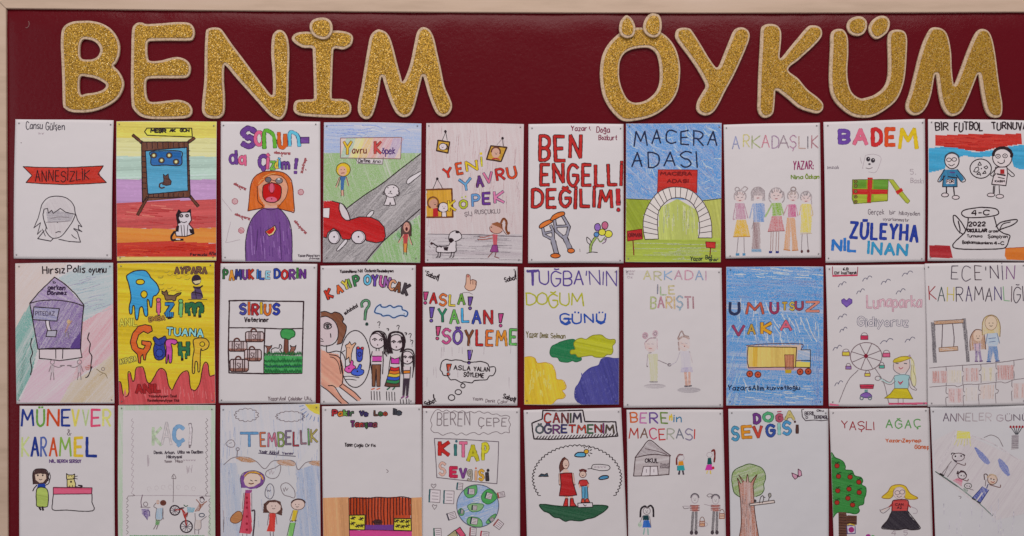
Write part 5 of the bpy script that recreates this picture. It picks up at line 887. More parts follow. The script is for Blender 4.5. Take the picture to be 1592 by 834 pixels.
for ch, x_, y_, w_, h_, c_, lw_ in (('U', 34, 238, 54, 66, (38, 52, 84), 10), ('M', 126, 240, 96, 62, (190, 100, 80), 9), ('U', 262, 238, 44, 60, (150, 60, 95), 10), ('T', 330, 238, 26, 42, (190, 160, 70), 7), ('S', 372, 238, 26, 42, (200, 180, 90), 7), ('U', 404, 232, 42, 46, (150, 70, 90), 9), ('Z', 464, 234, 74, 54, (205, 140, 125), 9),
    ('V', 50, 368, 66, 56, (150, 70, 105), 10), ('A', 136, 362, 40, 54, (180, 150, 70), 8), ('K', 212, 352, 54, 60, (222, 165, 50), 14), ('A', 320, 340, 60, 54, (205, 110, 130), 10)): X(ch, x_, y_, w_, h_, c_, lw_, o=(70, 55, 70), ow=1.6, wob=0)
T('yellow_truck'); F('128,480 436,476 436,612 130,606', (196, 176, 168), 's'); F('136,486 410,488 404,604 140,606', (214, 184, 112), 'm', 88); F('164,490 190,490 186,606 162,606', (212, 174, 76), 'm', 88); F('410,570 490,574 486,602 404,602', (212, 196, 112), 's'); F('416,505 488,505 488,562 414,560', (140, 165, 195), 'p', 20); F('342,532 394,532 392,612 346,612', (208, 150, 118), 'm', 88); F('136,600 470,606 470,622 136,616', (190, 160, 170), 's')
L('136,486 132,560 140,606', 3.6); L('128,480 260,470 436,472 434,505', 3.2, (90, 60, 70)); L('136,486 410,490 404,600', 3.6, s=0); L('434,505 488,504 488,604', 3.2, s=0); L('404,566 486,564', 2.8); L('140,606 300,602 486,604', 3.6); L('342,532 394,532 392,612 346,612 342,532', 3, (110, 60, 50), s=0)
for k in range(5): L([(350 + k * 9, 536), (352 + k * 9, 608)], 2.2, (150, 90, 70))
F('344,616 382,616 380,636 346,636', (190, 160, 50), 's')
for x_, y_ in ((146, 640), (192, 644), (430, 628), (476, 626)): T('truck_wheel'); F(E(x_, y_, 17, 17), (184, 84, 50), 'm'); L(E(x_, y_, 17, 17, 12), 3.6, (90, 40, 30), z=1); dot(x_, y_, 4, (70, 30, 30))
T('signature'); X('YazarsAlim', 24, 706, 200, 26, (30, 45, 72), 4.6, wob=2); X('kuvvetlioğlu', 244, 706, 184, 22, (30, 45, 72), 4.2, wob=1)

# 19
P(1282, 405, '6,28 578,24 582,822 24,822', 'white sheet with a ferris wheel, flying birds and a girl in a yellow skirt', 'ferris wheel drawing', lift=0.0012)
T('red_box'); L('44,36 46,88 182,84 186,38', 3.4, (150, 60, 85), s=0); L('46,88 182,84', 8, (190, 70, 100), s=0); X('6.B', 104, 42, 28, 14, INK, 3); X('Elif İnal', 56, 64, 66, 14, INK, 2.8); X('Yaprak', 128, 62, 50, 14, INK, 2.8)
T('flying_bird')
for x_, y_, s_ in ((98, 136, 22), (238, 104, 26), (342, 122, 26), (465, 76, 30), (200, 176, 22), (426, 176, 26), (98, 318, 24), (104, 392, 20), (70, 494, 24), (345, 456, 36), (478, 448, 28), (78, 694, 22)): L([(x_ - s_, y_ + 14), (x_ - s_ * .6, y_ - 2), (x_ - s_ * .1, y_ - 2), (x_ - 2, y_ + 4)], 3, (100, 95, 112)); L([(x_ - 2, y_ + 4), (x_ + s_ * .35, y_ - 14), (x_ + s_ * .8, y_ - 14), (x_ + s_, y_ - 8)], 3, (100, 95, 112))
T('purple_heart'); FO('122,264 96,240 94,224 108,216 122,228 136,214 152,222 152,240', (125, 95, 165), (90, 60, 130), 3.4, 0)
T('lettering'); X('Lunaparka', 236, 200, 308, 64, (205, 172, 182), 6, o=(140, 92, 108), ow=1.2, wob=1); X('Gidiyoruz', 186, 322, 280, 48, (196, 186, 190), 6, o=(98, 98, 112), ow=2.2, wob=1)
T('ferris_wheel'); L(E(231, 541, 88, 78, 26), 3.4, (110, 90, 95), z=1)
for k in range(8): a_ = k * math.pi / 4 + .35; L([(229, 540), (231 + 88 * math.cos(a_), 541 + 78 * math.sin(a_))], 3, (110, 92, 98), s=0)
dot(229, 538, 12, (130, 40, 62)); L('186,618 130,680 80,800', 3.2, PENC); L('278,604 330,690 360,812', 3.2, PENC)
for x_, y_, c_ in ((220, 434, (200, 65, 100)), (118, 526, (200, 185, 70)), (344, 532, (205, 105, 140)), (132, 606, (140, 115, 165)), (318, 600, (90, 165, 150)), (238, 646, (210, 195, 90))):
    T('gondola'); w_ = 20 if y_ < 560 else 15; L(E(x_, y_ - 12, w_ - 3, 14, 9, 180, 360), 2.8, PENC); FO(R(x_ - w_, y_ - 10, x_ + w_, y_ + 12 if y_ < 560 else y_ + 7), c_, (110, 60, 80), 3, 0)
T('ticket_booth'); F('196,700 274,700 270,722 200,722', (198, 62, 92), 'm'); L('196,700 274,700 270,722 200,722', 3, (110, 40, 60), s=0, z=1); L('196,712 272,712', 3, (110, 40, 60), s=0); F(R(222, 728, 240, 746), (110, 140, 140), 's'); FO('200,766 208,752 234,744 256,754 262,770 230,774', (130, 95, 160), (80, 55, 110), 3, 1); 
for x_ in (206, 252): L(E(x_, 776, 9, 9, 10), 4.5, (100, 110, 116), z=1)
T('yellow_skirt_girl'); F('482,548 500,560 510,620 514,700 498,710 484,660 488,600', (212, 202, 150), 'p', 80); L('484,546 502,580 498,620 512,660 510,706 490,700 484,640 490,590', 3, (160, 150, 110)); F(E(430, 592, 46, 44), (200, 182, 180), 's'); L('386,580 384,610 400,630 420,640 424,650', 3, PENC); L('476,560 478,600 460,630 448,650', 3, PENC); FO('384,574 392,556 430,542 470,542 484,550 452,562 420,572', (200, 180, 60), (140, 120, 50), 3, 1); L('398,580 412,582', 4.4, (80, 80, 86)); L('446,580 460,582', 4.4, (80, 80, 86)); L('416,602 426,612 438,604', 3.4, (170, 70, 90)); dot(476, 538, 7, (160, 140, 160))
FO('390,650 420,644 452,644 476,650 468,722 392,722', (160, 186, 190), (110, 130, 136), 3, 0, 's'); L('392,654 364,690 320,672 306,662', 5, (170, 190, 190)); L('392,650 366,686 326,668', 2.8, PENC); L('396,680 366,700 318,682', 2.6, PENC); L(E(296, 664, 15, 12, 10), 3, PENC, z=1); L('478,658 492,700 512,722', 2.8, PENC); L('470,668 482,716 512,732 518,724', 2.8, PENC); F('412,682 424,688 438,680 428,696', (190, 50, 95), 's'); L('412,682 424,698 438,680', 3.6, (170, 45, 80)); FO('390,722 464,722 496,780 430,778 334,776 366,752', (208, 190, 50), (130, 115, 50), 3.2, 0); L('412,780 412,814', 2.6, PENC); L('440,780 440,814', 2.6, PENC)
L('30,812 76,818', 9, (205, 110, 140), s=0); L('360,808 575,806', 9, (205, 110, 140), s=0); L('360,804 520,812', 3, (180, 60, 95), s=0)

# 20
P(1432, 405, '18,18 590,12 595,812 35,825', 'white sheet with a wooden swing, two long haired figures and a jigsaw floor', 'swing drawing', lift=0.0034)
T('lettering'); X("ECE'NİN", 166, 34, 356, 76, [(72, 62, 72), (85, 75, 85), (60, 40, 50), (60, 50, 60), (70, 55, 70), (80, 70, 90), (120, 80, 120)], 4.2, wob=1.5, sp=3.4); X('KAHRAMANLIĞI', 40, 150, 528, 78, [(150, 50, 60), (70, 80, 80), (190, 175, 90), (60, 50, 66), (70, 55, 90), (62, 50, 60), (60, 50, 60), (80, 70, 110), (130, 160, 130), (90, 75, 80), (70, 60, 70), (60, 50, 60)], 4.2, wob=1.5, sp=2.2)
T('drawn_swing'); F('48,348 72,350 82,576 62,576', (84, 78, 84), 'p', 86, cov=.95); F('222,328 244,326 266,570 248,572', (84, 78, 84), 'p', 86, cov=.95); F('66,342 232,332 228,350 70,360', (178, 136, 96), 'p', -4, cov=.95); L('66,342 232,332', 2.4, (80, 60, 60)); L('70,362 230,352', 2.4, (80, 60, 60)); L('114,362 110,498', 3.4, (70, 50, 60)); L('170,358 178,430 176,494', 3.4, (70, 50, 60)); FO('94,492 198,484 200,506 96,514', (190, 148, 105), (120, 90, 70), 2.6, 0, 'p')
T('long_haired_child'); F('268,508 268,440 290,396 320,392 345,410 356,500 330,500', (178, 140, 112), 'p', 84, cov=.9); L('268,508 268,440 290,396 320,390 345,410 356,500', 3.6, (110, 80, 66)); F(E(312, 424, 26, 32), (208, 184, 170), 's'); face(312, 428, 22); F('286,470 330,466 326,510 292,510', (190, 160, 176), 'p'); L('296,470 300,508', 6, (110, 90, 120), st='p'); L('322,468 320,510', 6, (110, 90, 120), st='p'); L('304,512 302,562', 12, (120, 92, 140), st='p'); L('320,512 328,562', 12, (120, 92, 140), st='p'); L('296,568 312,568', 5, (100, 70, 110)); L('322,568 338,566', 5, (100, 70, 110))
T('long_haired_adult'); F('336,420 338,350 356,318 392,308 422,326 438,370 436,430 400,410 372,410', (202, 182, 130), 'p', 84, cov=.9); L('336,420 338,350 356,318 392,308 422,326 438,370 436,430', 3.4, (140, 115, 80)); F(E(386, 352, 34, 40), (210, 188, 170), 's'); L(E(386, 352, 34, 40, 14), 2, (150, 120, 100), z=1); face(386, 356, 28); F('364,414 420,408 430,452 420,484 370,482 360,450', (168, 184, 200), 'p', 10, cov=.8); L('366,414 356,470', 4, (130, 140, 160)); L('420,410 434,466', 4, (130, 140, 160)); L('372,440 412,436', 3, (110, 120, 150)); L('376,460 410,456', 3, (110, 120, 150)); F('372,484 420,484 432,564 412,566 398,510 384,568 364,568', (90, 132, 178), 'p', 80, cov=.95); L('362,570 384,570', 5, (60, 70, 120)); L('412,568 434,566', 5, (60, 70, 120))
T('jigsaw_floor'); L('42,606 200,592 400,578 590,552', 2.8, PENC); L('44,714 130,706 180,704 200,712 230,700 270,696 300,698 380,690 440,684 470,690 520,672 590,664', 2.6, PENC)
for k, (x_, y_) in enumerate(((134, 600), (226, 592), (328, 584), (414, 576), (516, 564))): L([(x_, y_), (x_ + 1, y_ + 30), (x_ + (12 if k % 2 else -10), y_ + 40), (x_ + (12 if k % 2 else -10), y_ + 56), (x_ + 1, y_ + 62), (x_ + 2, y_ + 104)], 2.8, PENC)
for k, (x_, y_) in enumerate(((136, 712), (232, 702), (318, 694), (414, 688), (506, 676))): L([(x_, y_), (x_, y_ + 34), (x_ + 14, y_ + 42), (x_ + 10, y_ + 58), (x_ - 2, y_ + 64), (x_ + 1, y_ + 116)], 2.8, PENC)
for x0, y0, x1, y1, c_, cv in ((58, 622, 140, 690, (186, 128, 120), .9), (142, 618, 220, 690, (200, 186, 160), .5), (232, 606, 318, 682, (190, 138, 130), .8), (334, 600, 406, 680, (204, 190, 156), .5), (422, 590, 514, 672, (186, 122, 114), .9), (148, 720, 228, 800, (196, 146, 144), .8), (330, 700, 404, 780, (200, 172, 160), .6), (240, 712, 310, 790, (204, 190, 180), .4), (510, 690, 590, 780, (192, 156, 150), .7)):
    F(R(x0, y0, x1, y1), c_, 'p', 84, cov=cv * .4)
    for k in range(int(9 * cv)): xx = random.uniform(x0, x1); L([(xx, y0 + random.uniform(0, 12)), (xx + random.uniform(-4, 4), y1 - random.uniform(0, 14))], 3, c_, st='p')
# 21
P(20, 604, '38,98 572,98 575,885 36,885', 'white sheet with a cat on a pink table and a girl in a green skirt', 'cat on pink table drawing', pins='', bend=[0.0022, 0.0005, 1, .8, .0006])
T('lettering')
for ch, x_, w_, c_ in (('M', 48, 70, NAV), ('Ü', 136, 44, (110, 150, 70)), ('N', 196, 66, (200, 85, 40)), ('E', 276, 48, NAV), ('V', 334, 40, (218, 200, 110)), ('V', 394, 36, (175, 185, 140)), ('E', 444, 50, (215, 90, 125)), ('R', 508, 44, (205, 200, 130))): X(ch, x_, 120, w_, 92, c_, 11 if c_[2] != 140 else 7, wob=0, rot=0)
X('&', 308, 232, 22, 34, PENC, 3.4)
for ch, x_, w_, c_, l_ in (('K', 52, 40, (190, 195, 140), 9), ('A', 104, 44, NAV, 12), ('R', 158, 34, (90, 105, 160), 9), ('A', 208, 44, (200, 90, 45), 10), ('M', 264, 66, (135, 165, 80), 9), ('E', 350, 46, (218, 185, 65), 15), ('L', 416, 56, NAV, 15)): X(ch, x_, 276, w_, 108, c_, l_, wob=0)
X('NİL', 208, 402, 34, 16, (90, 60, 110), 3.6); X('BEREN', 252, 402, 58, 16, (90, 60, 110), 3.6); X('SERSOY', 320, 402, 66, 16, (90, 60, 110), 3.6)
T('green_skirt_girl'); F('116,540 114,480 128,458 160,454 188,458 200,480 200,520 186,540 150,540', (64, 42, 42), 'm', 80); F('126,486 150,480 188,484 190,508 172,530 152,532 130,516', (206, 184, 170), 's'); dot(142, 490, 5); dot(170, 490, 5); L('150,512 158,516 166,512', 2.6); F('142,540 182,536 188,562 138,564', (38, 70, 150), 's'); FO('138,564 188,564 202,600 200,650 190,668 140,666 134,640', (168, 180, 100), INK, 4, 1); L('136,546 122,562 114,578', 5); L('186,546 204,534 210,510', 4.4); L('208,474 203,500 210,514 214,498 208,474', 3); L('150,670 158,684', 9); L('168,668 172,686', 9); L('116,540 114,480 128,458 160,453 188,458 202,482 200,520', 4)
T('cat'); F('304,480 314,488 340,488 350,480 350,510 356,540 352,558 312,556 308,520', (212, 196, 140), 's'); L('306,512 304,480 316,488 340,488 350,482 350,506', 4, s=0); L('308,512 308,556 352,558 356,540 348,514', 4, s=0); L('306,512 350,510', 3.6); L('322,548 324,558', 3); L('338,546 338,558', 3); dot(330, 526, 6, (60, 45, 40)); L('354,556 380,558 392,550 372,546', 7); L('340,500 366,494', 2.6); L('342,506 366,510', 2.6)
for x_, y_ in ((318, 496), (334, 496)): dot(x_, y_, 2.6)
T('pink_table'); F('230,558 448,560 446,594 230,596', (215, 100, 130), 'm', 2); L('230,558 448,560 446,594 230,596 230,558', 4, (90, 40, 60), s=0); L('230,598 226,640 228,684 300,686 450,690 448,640 448,596', 4)

# 22
P(180, 604, '15,95 562,95 562,890 15,890', 'white sheet with a green pencil border, a red bicycle and running children', 'bicycle drawing', pins='ab')
T('green_border'); gb = (170, 184, 164); F('10,90 570,90 570,122 40,124 40,840 10,840', gb, 'p', 80, cov=.8); F('538,124 570,120 570,840 520,840 534,600', gb, 'p', 86, cov=.8); F('30,124 42,124 40,840 26,840', gb, 'p', 86)
T('border_pattern')
for y_ in range(170, 600, 34): L([(96, y_), (90, y_ + 12), (102, y_ + 20), (96, y_ + 30)], 2, LG); L([(512, y_), (520, y_ + 10), (508, y_ + 20), (514, y_ + 30)], 2, PENC)
for y_ in range(620, 830, 30): L([(62, y_), (72, y_ + 10), (62, y_ + 22)], 2, PENC); L([(534, y_), (526, y_ + 12), (536, y_ + 24)], 2, PENC)
L('72,606 108,604 100,598', 2.4, PENC); L('500,606 536,606', 2.4, PENC); L('72,606 66,620', 2, PENC)
T('lettering'); X('K', 212, 220, 44, 100, (160, 178, 145), 15, st='p', wob=0); X('A', 262, 192, 54, 124, (190, 180, 182), 8, o=(150, 145, 150), ow=2, wob=0); X('Ç', 330, 212, 56, 92, (130, 160, 190), 17, o=(110, 140, 170), ow=1.4, wob=0); L('420,200 426,240 420,320', 15, (120, 112, 116)); L('420,204 425,240 420,314', 10, (198, 188, 192)); dot(418, 330, 6, PENC)
X('Deniz, Arkan,', 218, 352, 116, 16, (70, 62, 70), 3.2, wob=1); X('Utku ve Dostları', 352, 350, 140, 16, (60, 50, 60), 3.4, wob=1); X('Hikayesi', 290, 376, 84, 16, (60, 50, 60), 3.4); X('Yazan', 278, 404, 40, 12, PENC, 2.8); X('Nisa', 340, 402, 38, 14, PENC, 2.8); scrawl(384, 402, 70, 6, LG, 2); scrawl(180, 380, 14, 50, LG, 1.6, 3); scrawl(402, 440, 30, 40, LG, 1.6, 4)
T('street_line'); L('110,604 330,602 500,606', 2, LG); L('326,484 328,560 326,640', 2.4, PENC); L('318,500 330,482 342,506 318,506', 2.4, PENC)
for x_ in (190, 232, 270, 310, 356, 400, 440): L(E(x_, 568 - 14 * math.cos((x_ - 320) / 90), 11, 12, 8, 60, 370), 1.4, (182, 170, 174), st='p')
T('running_child'); L(E(170, 652, 12, 12, 9), 3, PENC, z=1); F('146,680 188,676 194,706 180,740 150,706', (120, 100, 148), 'p', 60, cov=.9); L('148,672 144,636 152,600', 3, (90, 60, 80)); L('140,668 196,670', 2.6, PENC); L('180,740 160,700 190,690 194,720', 3, (80, 60, 110))
T('walking_child'); F(E(240, 640, 10, 12), (190, 150, 130), 'p'); F(E(270, 644, 18, 16), (100, 58, 48), 'm'); F('232,676 268,672 270,716 260,738 228,736', (150, 172, 190), 'p', 80, cov=.9); L('234,676 216,664 228,646', 3, PENC); L('268,680 266,710 272,736', 3, PENC); F('228,738 254,740 246,770 226,768', (90, 140, 80), 'p', 80, cov=.95); L('228,770 216,792', 4, PENC); L('240,770 232,792', 4, PENC); L('232,676 228,736 262,738 270,700 268,672', 2.6, PENC)
T('red_bicycle'); 
for x_, y_, r_ in ((336, 686, 27), (400, 778, 33)):
    L(E(x_, y_, r_, r_, 18), 6, (46, 34, 42), z=1)
    for k in range(5): a_ = k * math.pi / 5; L([(x_ - r_ * math.cos(a_), y_ - r_ * math.sin(a_)), (x_ + r_ * math.cos(a_), y_ + r_ * math.sin(a_))], 2, (80, 66, 76), s=0)
L('340,684 376,680 392,700 400,770', 6, (165, 55, 50), s=0); L('376,680 392,730 404,700', 5, (165, 55, 50), s=0); L('362,676 386,672', 6, (60, 45, 50)); L('386,656 396,664 408,660', 4, (60, 90, 70))
T('rider'); F('404,668 448,672 440,698 406,700', (130, 165, 180), 'p', 10, cov=.9); F('446,694 470,652 500,650 470,690', (150, 100, 80), 'p', 60, cov=.9); L(E(488, 630, 12, 13, 9), 3, PENC, z=1); L('470,690 480,660 456,626', 3.6, (140, 90, 70)); L('486,656 514,636', 3.6, (140, 90, 70)); L('476,616 490,612 500,626', 5, (60, 40, 50)); L('408,700 402,724', 4, (90, 60, 60))
T('waving_child'); L(E(486, 714, 15, 10, 9), 4, (70, 76, 90), z=1); F('450,740 482,742 480,790 446,792', (186, 168, 162), 'p', 80, cov=.7); L('450,742 448,704', 3, PENC); L('482,744 512,722', 3, PENC); L('446,792 448,820', 3, PENC); L('470,792 468,820', 3, PENC); L('450,740 446,792 480,790 482,742', 2.4, PENC); scrawl(80, 828, 420, 5, (120, 150, 120), 2.4)

# 23
P(340, 604, '10,95 570,86 575,880 12,888', 'pale blue pencil sheet with a lady in a violet headscarf and two children', 'headscarf lady drawing', paper=1, pins='ab')
T('pencil_background'); F('5,88 575,80 575,230 440,440 420,260 200,250 100,420 5,440', (182, 182, 192), 'p', 84, cov=.5); F('5,420 100,420 130,560 120,840 5,840', (166, 172, 188), 'p', 84, cov=.7); F('440,460 575,420 575,840 400,840 440,700', (158, 168, 190), 'p', 84, cov=.75)
for k in range(80):
    x_ = random.choice([random.uniform(15, 130), random.uniform(440, 560), random.uniform(20, 560)]); y_ = random.uniform(120, 760); L([(x_, y_), (x_ + random.uniform(-8, 8), y_ + random.uniform(40, 90))], 1.8, random.choice([(140, 152, 182), (165, 172, 190)]), st='p')
T('drawn_sun'); F('486,90 572,84 572,150 540,140 510,120', (222, 196, 84), 'm', 20)
for k in range(8): a_ = 1.4 + k * .22; L([(566 + 90 * math.cos(a_), 80 + 84 * math.sin(a_)), (566 + 112 * math.cos(a_), 80 + 108 * math.sin(a_))], 3, (110, 130, 170))
T('drawn_cloud'); CL(158, 150, 58, 32, 13, 2.8, PENC)
T('drawn_cloud'); CL(404, 158, 70, 26, 15, 2.8, PENC); L('474,142 476,184', 3, (80, 90, 120))
T('drawn_cloud'); L('44,308 60,292 80,292 92,312 84,330 60,330 44,318', 3, PENC, z=1); L('60,310 74,306', 2, PENC)
T('lettering'); X('T', 124, 250, 100, 76, (110, 150, 185), 10, o=(80, 90, 120), ow=1.6, wob=0); X('EMBELLİK', 236, 248, 318, 72, [(200, 120, 80), (190, 120, 140), (130, 150, 90), (120, 110, 130), (150, 60, 70), (140, 110, 120), (110, 150, 100), (170, 160, 90)], 5.5, o=(90, 66, 76), ow=1.6, wob=2, rot=-2)
X('Yasir', 232, 348, 44, 18, (70, 60, 80), 3.6); X('Akkul', 288, 350, 52, 18, (70, 60, 80), 3.6); X('Yener', 360, 358, 64, 14, (90, 80, 100), 3.2); L('226,364 330,374 434,382', 3, (70, 60, 80), s=0)
T('drawn_hills'); L('30,430 70,396 110,386 170,390 215,412 262,452 300,412 340,404 400,404 430,416 450,458 490,420 530,410 568,412', 3, PENC)
for q_ in ('94,392 130,384 180,392 214,412 180,418 130,412', '326,412 350,402 400,402 434,420 430,436 380,436 340,424', '506,420 530,408 570,408 570,440 530,432'): F(q_, (176, 130, 90), 'p', 20, cov=.95)
L('104,384 106,352', 4, PENC); L(E(108, 342, 9, 8, 9), 3, PENC, z=1)
T('headscarf_lady'); F('130,560 124,500 150,472 200,464 246,478 262,504 250,540 214,562 180,568 160,560', (118, 76, 136), 'm', 60); F('142,520 150,494 176,478 220,480 240,500 236,530 200,552 170,556 150,544', (206, 186, 176), 's'); L('148,494 170,476 210,472 240,488 252,510', 7, (206, 160, 60)); L('150,496 176,476 240,484', 2, (90, 50, 40)); L('180,516 192,522', 3); L('206,518 218,520', 3); L('172,534 184,538 198,534', 5, (110, 70, 60)); L('130,560 124,500 150,472 200,463 246,478 262,504 250,540 214,562', 2.6, (70, 40, 80))
F('150,588 186,588 184,690 190,800 180,820 118,814 140,700', (196, 78, 100), 'm', 84); F('152,572 190,572 186,590 150,590', (150, 80, 130), 's'); L('144,592 136,660 140,690', 4, (200, 180, 180)); L('142,590 134,680', 2.6, PENC); L('184,590 186,686', 8, (196, 180, 186)); L('188,590 188,688', 2.6, PENC); L('150,588 140,700 118,814', 2.8, (120, 40, 60)); L('136,688 132,706', 3, PENC)
for y_ in (616, 644, 672, 722, 762, 796): dot(160, y_, 7, (150, 40, 60))
FO('132,704 130,740 100,760 70,752 68,730 90,704 112,692', (182, 130, 88), (110, 70, 50), 3, 1); L('188,690 204,690 202,760 194,836', 7, (60, 45, 55)); L('136,820 136,834', 3, PENC); L('160,820 160,834', 3, PENC)
T('speech_balloon'); L('266,480 280,460 320,446 350,430 348,470 330,500 300,506 276,496', 2.8, PENC, z=1); scrawl(284, 464, 46, 20, LG, 2)
T('speech_balloon'); L('270,560 290,536 310,550 314,590 300,618 284,620 264,600', 3, (90, 84, 96), z=1); scrawl(274, 570, 32, 12, (100, 90, 100), 2.4)
T('speech_balloon'); L('352,550 380,530 408,546 430,580 428,616 400,608 368,596', 3, PENC, z=1); scrawl(366, 556, 40, 20, PENC, 2)
T('drawn_child'); F('252,700 256,650 280,630 320,626 350,636 362,680 358,716 330,706 280,700', (84, 56, 50), 'm', 84); F('272,660 290,640 330,640 352,660 350,682 326,702 290,698 274,680', (206, 184, 178), 's'); face(312, 664, 26); F('288,702 324,704 320,760 318,806 272,804 286,760', (205, 72, 62), 'm', 84); L('286,704 276,770', 3, PENC); L('324,706 330,764', 3, PENC); L('292,808 294,834', 4, PENC); L('310,808 310,834', 4, PENC)
T('drawn_child'); F(E(448, 654, 38, 30), (206, 184, 178), 's'); L(E(448, 654, 38, 30), 2.6, (100, 70, 60), z=1); L(E(450, 648, 38, 24, 12, 190, 350), 7, (70, 48, 48)); face(444, 656, 24); F('422,684 448,688 438,750 410,746', (210, 184, 60), 'm', 84); L('420,688 402,740', 3, PENC); L('448,690 432,746', 3, PENC); scrawl(404, 744, 34, 6, INK, 3, 4); F('404,756 434,756 420,834 392,834', (132, 178, 110), 'm', 84); L('404,756 386,834', 2.8, (60, 90, 50)); L('434,756 418,834', 2.8, (60, 90, 50)); scrawl(26, 690, 6, 30, LG, 2); scrawl(26, 740, 8, 60, PENC, 2)

# 24
P(498, 604, '10,100 572,92 575,885 18,890', 'mostly blank sheet with an orange striped stage curtain at the bottom', 'stage curtain drawing', pins='ab')
T('lettering'); X('Pakir', 68, 122, 122, 36, [(170, 50, 60), (205, 130, 50), (110, 150, 80), (80, 50, 90), (70, 90, 70)], 7, o=(45, 25, 35), ow=2.6, wob=1.5); X('Ve', 222, 126, 48, 30, (60, 50, 90), 7, o=INK, ow=2); X('Leo', 306, 126, 68, 26, [(90, 60, 50), (60, 90, 60), (160, 70, 50)], 6, o=INK, ow=2.2); X('İle', 414, 118, 44, 32, (60, 62, 70), 7, o=INK, ow=2.4); X('Tanışma', 174, 186, 142, 28, [(110, 50, 100), (150, 60, 60), (180, 70, 60), (120, 60, 90), (60, 90, 60), (90, 50, 90), (120, 60, 70)], 6, o=INK, ow=2.6, wob=1)
X('Yazar:', 140, 306, 44, 20, INK, 3.4); X('Çağla', 194, 312, 48, 16, INK, 3.2); X('Orfis', 256, 312, 56, 16, INK, 3.2); L('374,456 384,466 376,474', 2.6, PENC)
T('beige_walls'); F('15,616 162,612 166,840 15,840', (208, 158, 118), 'm', 86, h=6); F('510,616 580,612 580,840 516,840', (208, 158, 118), 'm', 86, h=6)
T('striped_curtain'); F('162,618 230,612 320,616 420,610 512,620 510,735 420,735 410,770 250,770 250,716 164,716', (182, 78, 34), 'm', 86)
for k in range(20): x_ = 172 + k * 17.2; L([(x_, 614), (x_ + random.uniform(-3, 3), 700), (x_ + 2, 712 if (x_ < 250 or x_ > 415) else 768)], 5, (70, 24, 20), s=0)
L('162,618 200,614 260,620 320,612 400,616 460,610 512,620', 4.5, (70, 26, 24)); L('162,618 166,834', 3.6, (60, 26, 24)); L('512,620 514,834', 3.6, (60, 26, 24))
T('stage_floor'); F('252,768 412,768 412,798 252,798', (112, 62, 132), 'm', 2); F('166,798 516,798 516,840 168,840', (206, 82, 148), 'm', 2); L('166,798 250,796 400,800 516,804', 3, (100, 30, 60)); F('296,750 306,738 330,736 348,742 350,758 340,768 306,768', (70, 36, 34), 'm'); L('292,752 352,752', 4)
T('patterned_box'); FO('164,714 254,712 252,796 166,794', (214, 200, 72), INK, 4.5, 0)
T('patterned_box'); FO('418,732 512,734 514,802 414,798', (214, 200, 72), INK, 4.5, 0)
T('black_stars')
for x_, y_ in ((186, 730), (232, 734), (184, 760), (212, 774), (236, 772), (432, 746), (462, 748), (492, 750), (438, 774), (466, 778), (492, 774)): L([(x_ - 14, y_ + 3), (x_ + 14, y_ - 4)], 4.5, s=0); L([(x_ - 6, y_ - 9), (x_ + 6, y_ + 9)], 4, s=0); L([(x_ + 7, y_ - 8), (x_ - 7, y_ + 8)], 4, s=0)

# 25
P(654, 604, '12,112 560,112 560,900 5,900', 'white sheet with a blue and green globe surrounded by little books', 'globe of books drawing', pins='ab')
T('wavy_frame'); L('66,150 84,124 104,120 124,132 146,122 168,134 190,126 212,134 236,126 258,138 282,130 304,138 330,128 356,140 380,134 402,146 430,144 452,156 480,152 502,162 496,180 506,204 498,226 500,250 478,246 454,256 430,244 404,248 380,258 354,248 330,260 304,248 280,252 256,262 230,250 204,262 178,250 150,254 124,264 100,250 76,248 58,232 64,206 56,180 66,150', 2.8, PENC)
T('lettering'); X('BEREN', 94, 136, 184, 72, PENC, 4, wob=1); X('ÇEPE', 326, 168, 158, 46, PENC, 4, wob=1)
for ch, x_, y_, w_, h_, c_, l_ in (('K', 108, 302, 48, 74, (190, 50, 46), 16), ('I', 198, 316, 2, 60, (60, 110, 110), 11), ('T', 220, 304, 42, 80, (212, 120, 150), 12), ('A', 266, 320, 58, 86, (190, 180, 50), 15), ('P', 352, 310, 26, 90, (205, 195, 60), 13), ('S', 108, 418, 30, 70, (208, 170, 160), 10), ('E', 170, 444, 34, 52, (195, 50, 90), 13), ('V', 222, 450, 36, 52, (120, 70, 130), 9), ('g', 266, 440, 22, 56, (160, 150, 140), 7), ('I', 313, 462, 2, 52, (215, 170, 140), 10), ('S', 332, 458, 22, 56, (218, 170, 70), 9), ('I', 376, 474, 2, 44, (52, 44, 50), 14)): X(ch, x_, y_, w_, h_, c_, l_, o=tuple(int(v * .62) for v in c_), ow=1.8, wob=0)
dot(202, 297, 8, (60, 100, 110)); dot(312, 448, 6, (190, 120, 100)); dot(380, 460, 9, (52, 44, 50))
T('title_frame'); L('78,282 240,286 440,300 436,420 430,536 260,518 92,502 86,400 78,282', 3.4, (100, 88, 96), s=0)
T('globe'); F(E(322, 660, 118, 120, 30), (140, 165, 200), 'p', -20, cov=.9)
for k in range(30): a_ = random.uniform(0, 6.28); r_ = random.uniform(0, 80); L([(322 + r_ * math.cos(a_) - 22, 660 + r_ * math.sin(a_) + 6), (322 + r_ * math.cos(a_) + 26, 660 + r_ * math.sin(a_) - 8)], 3.4, random.choice([(110, 145, 195), (185, 192, 205)]), st='p')
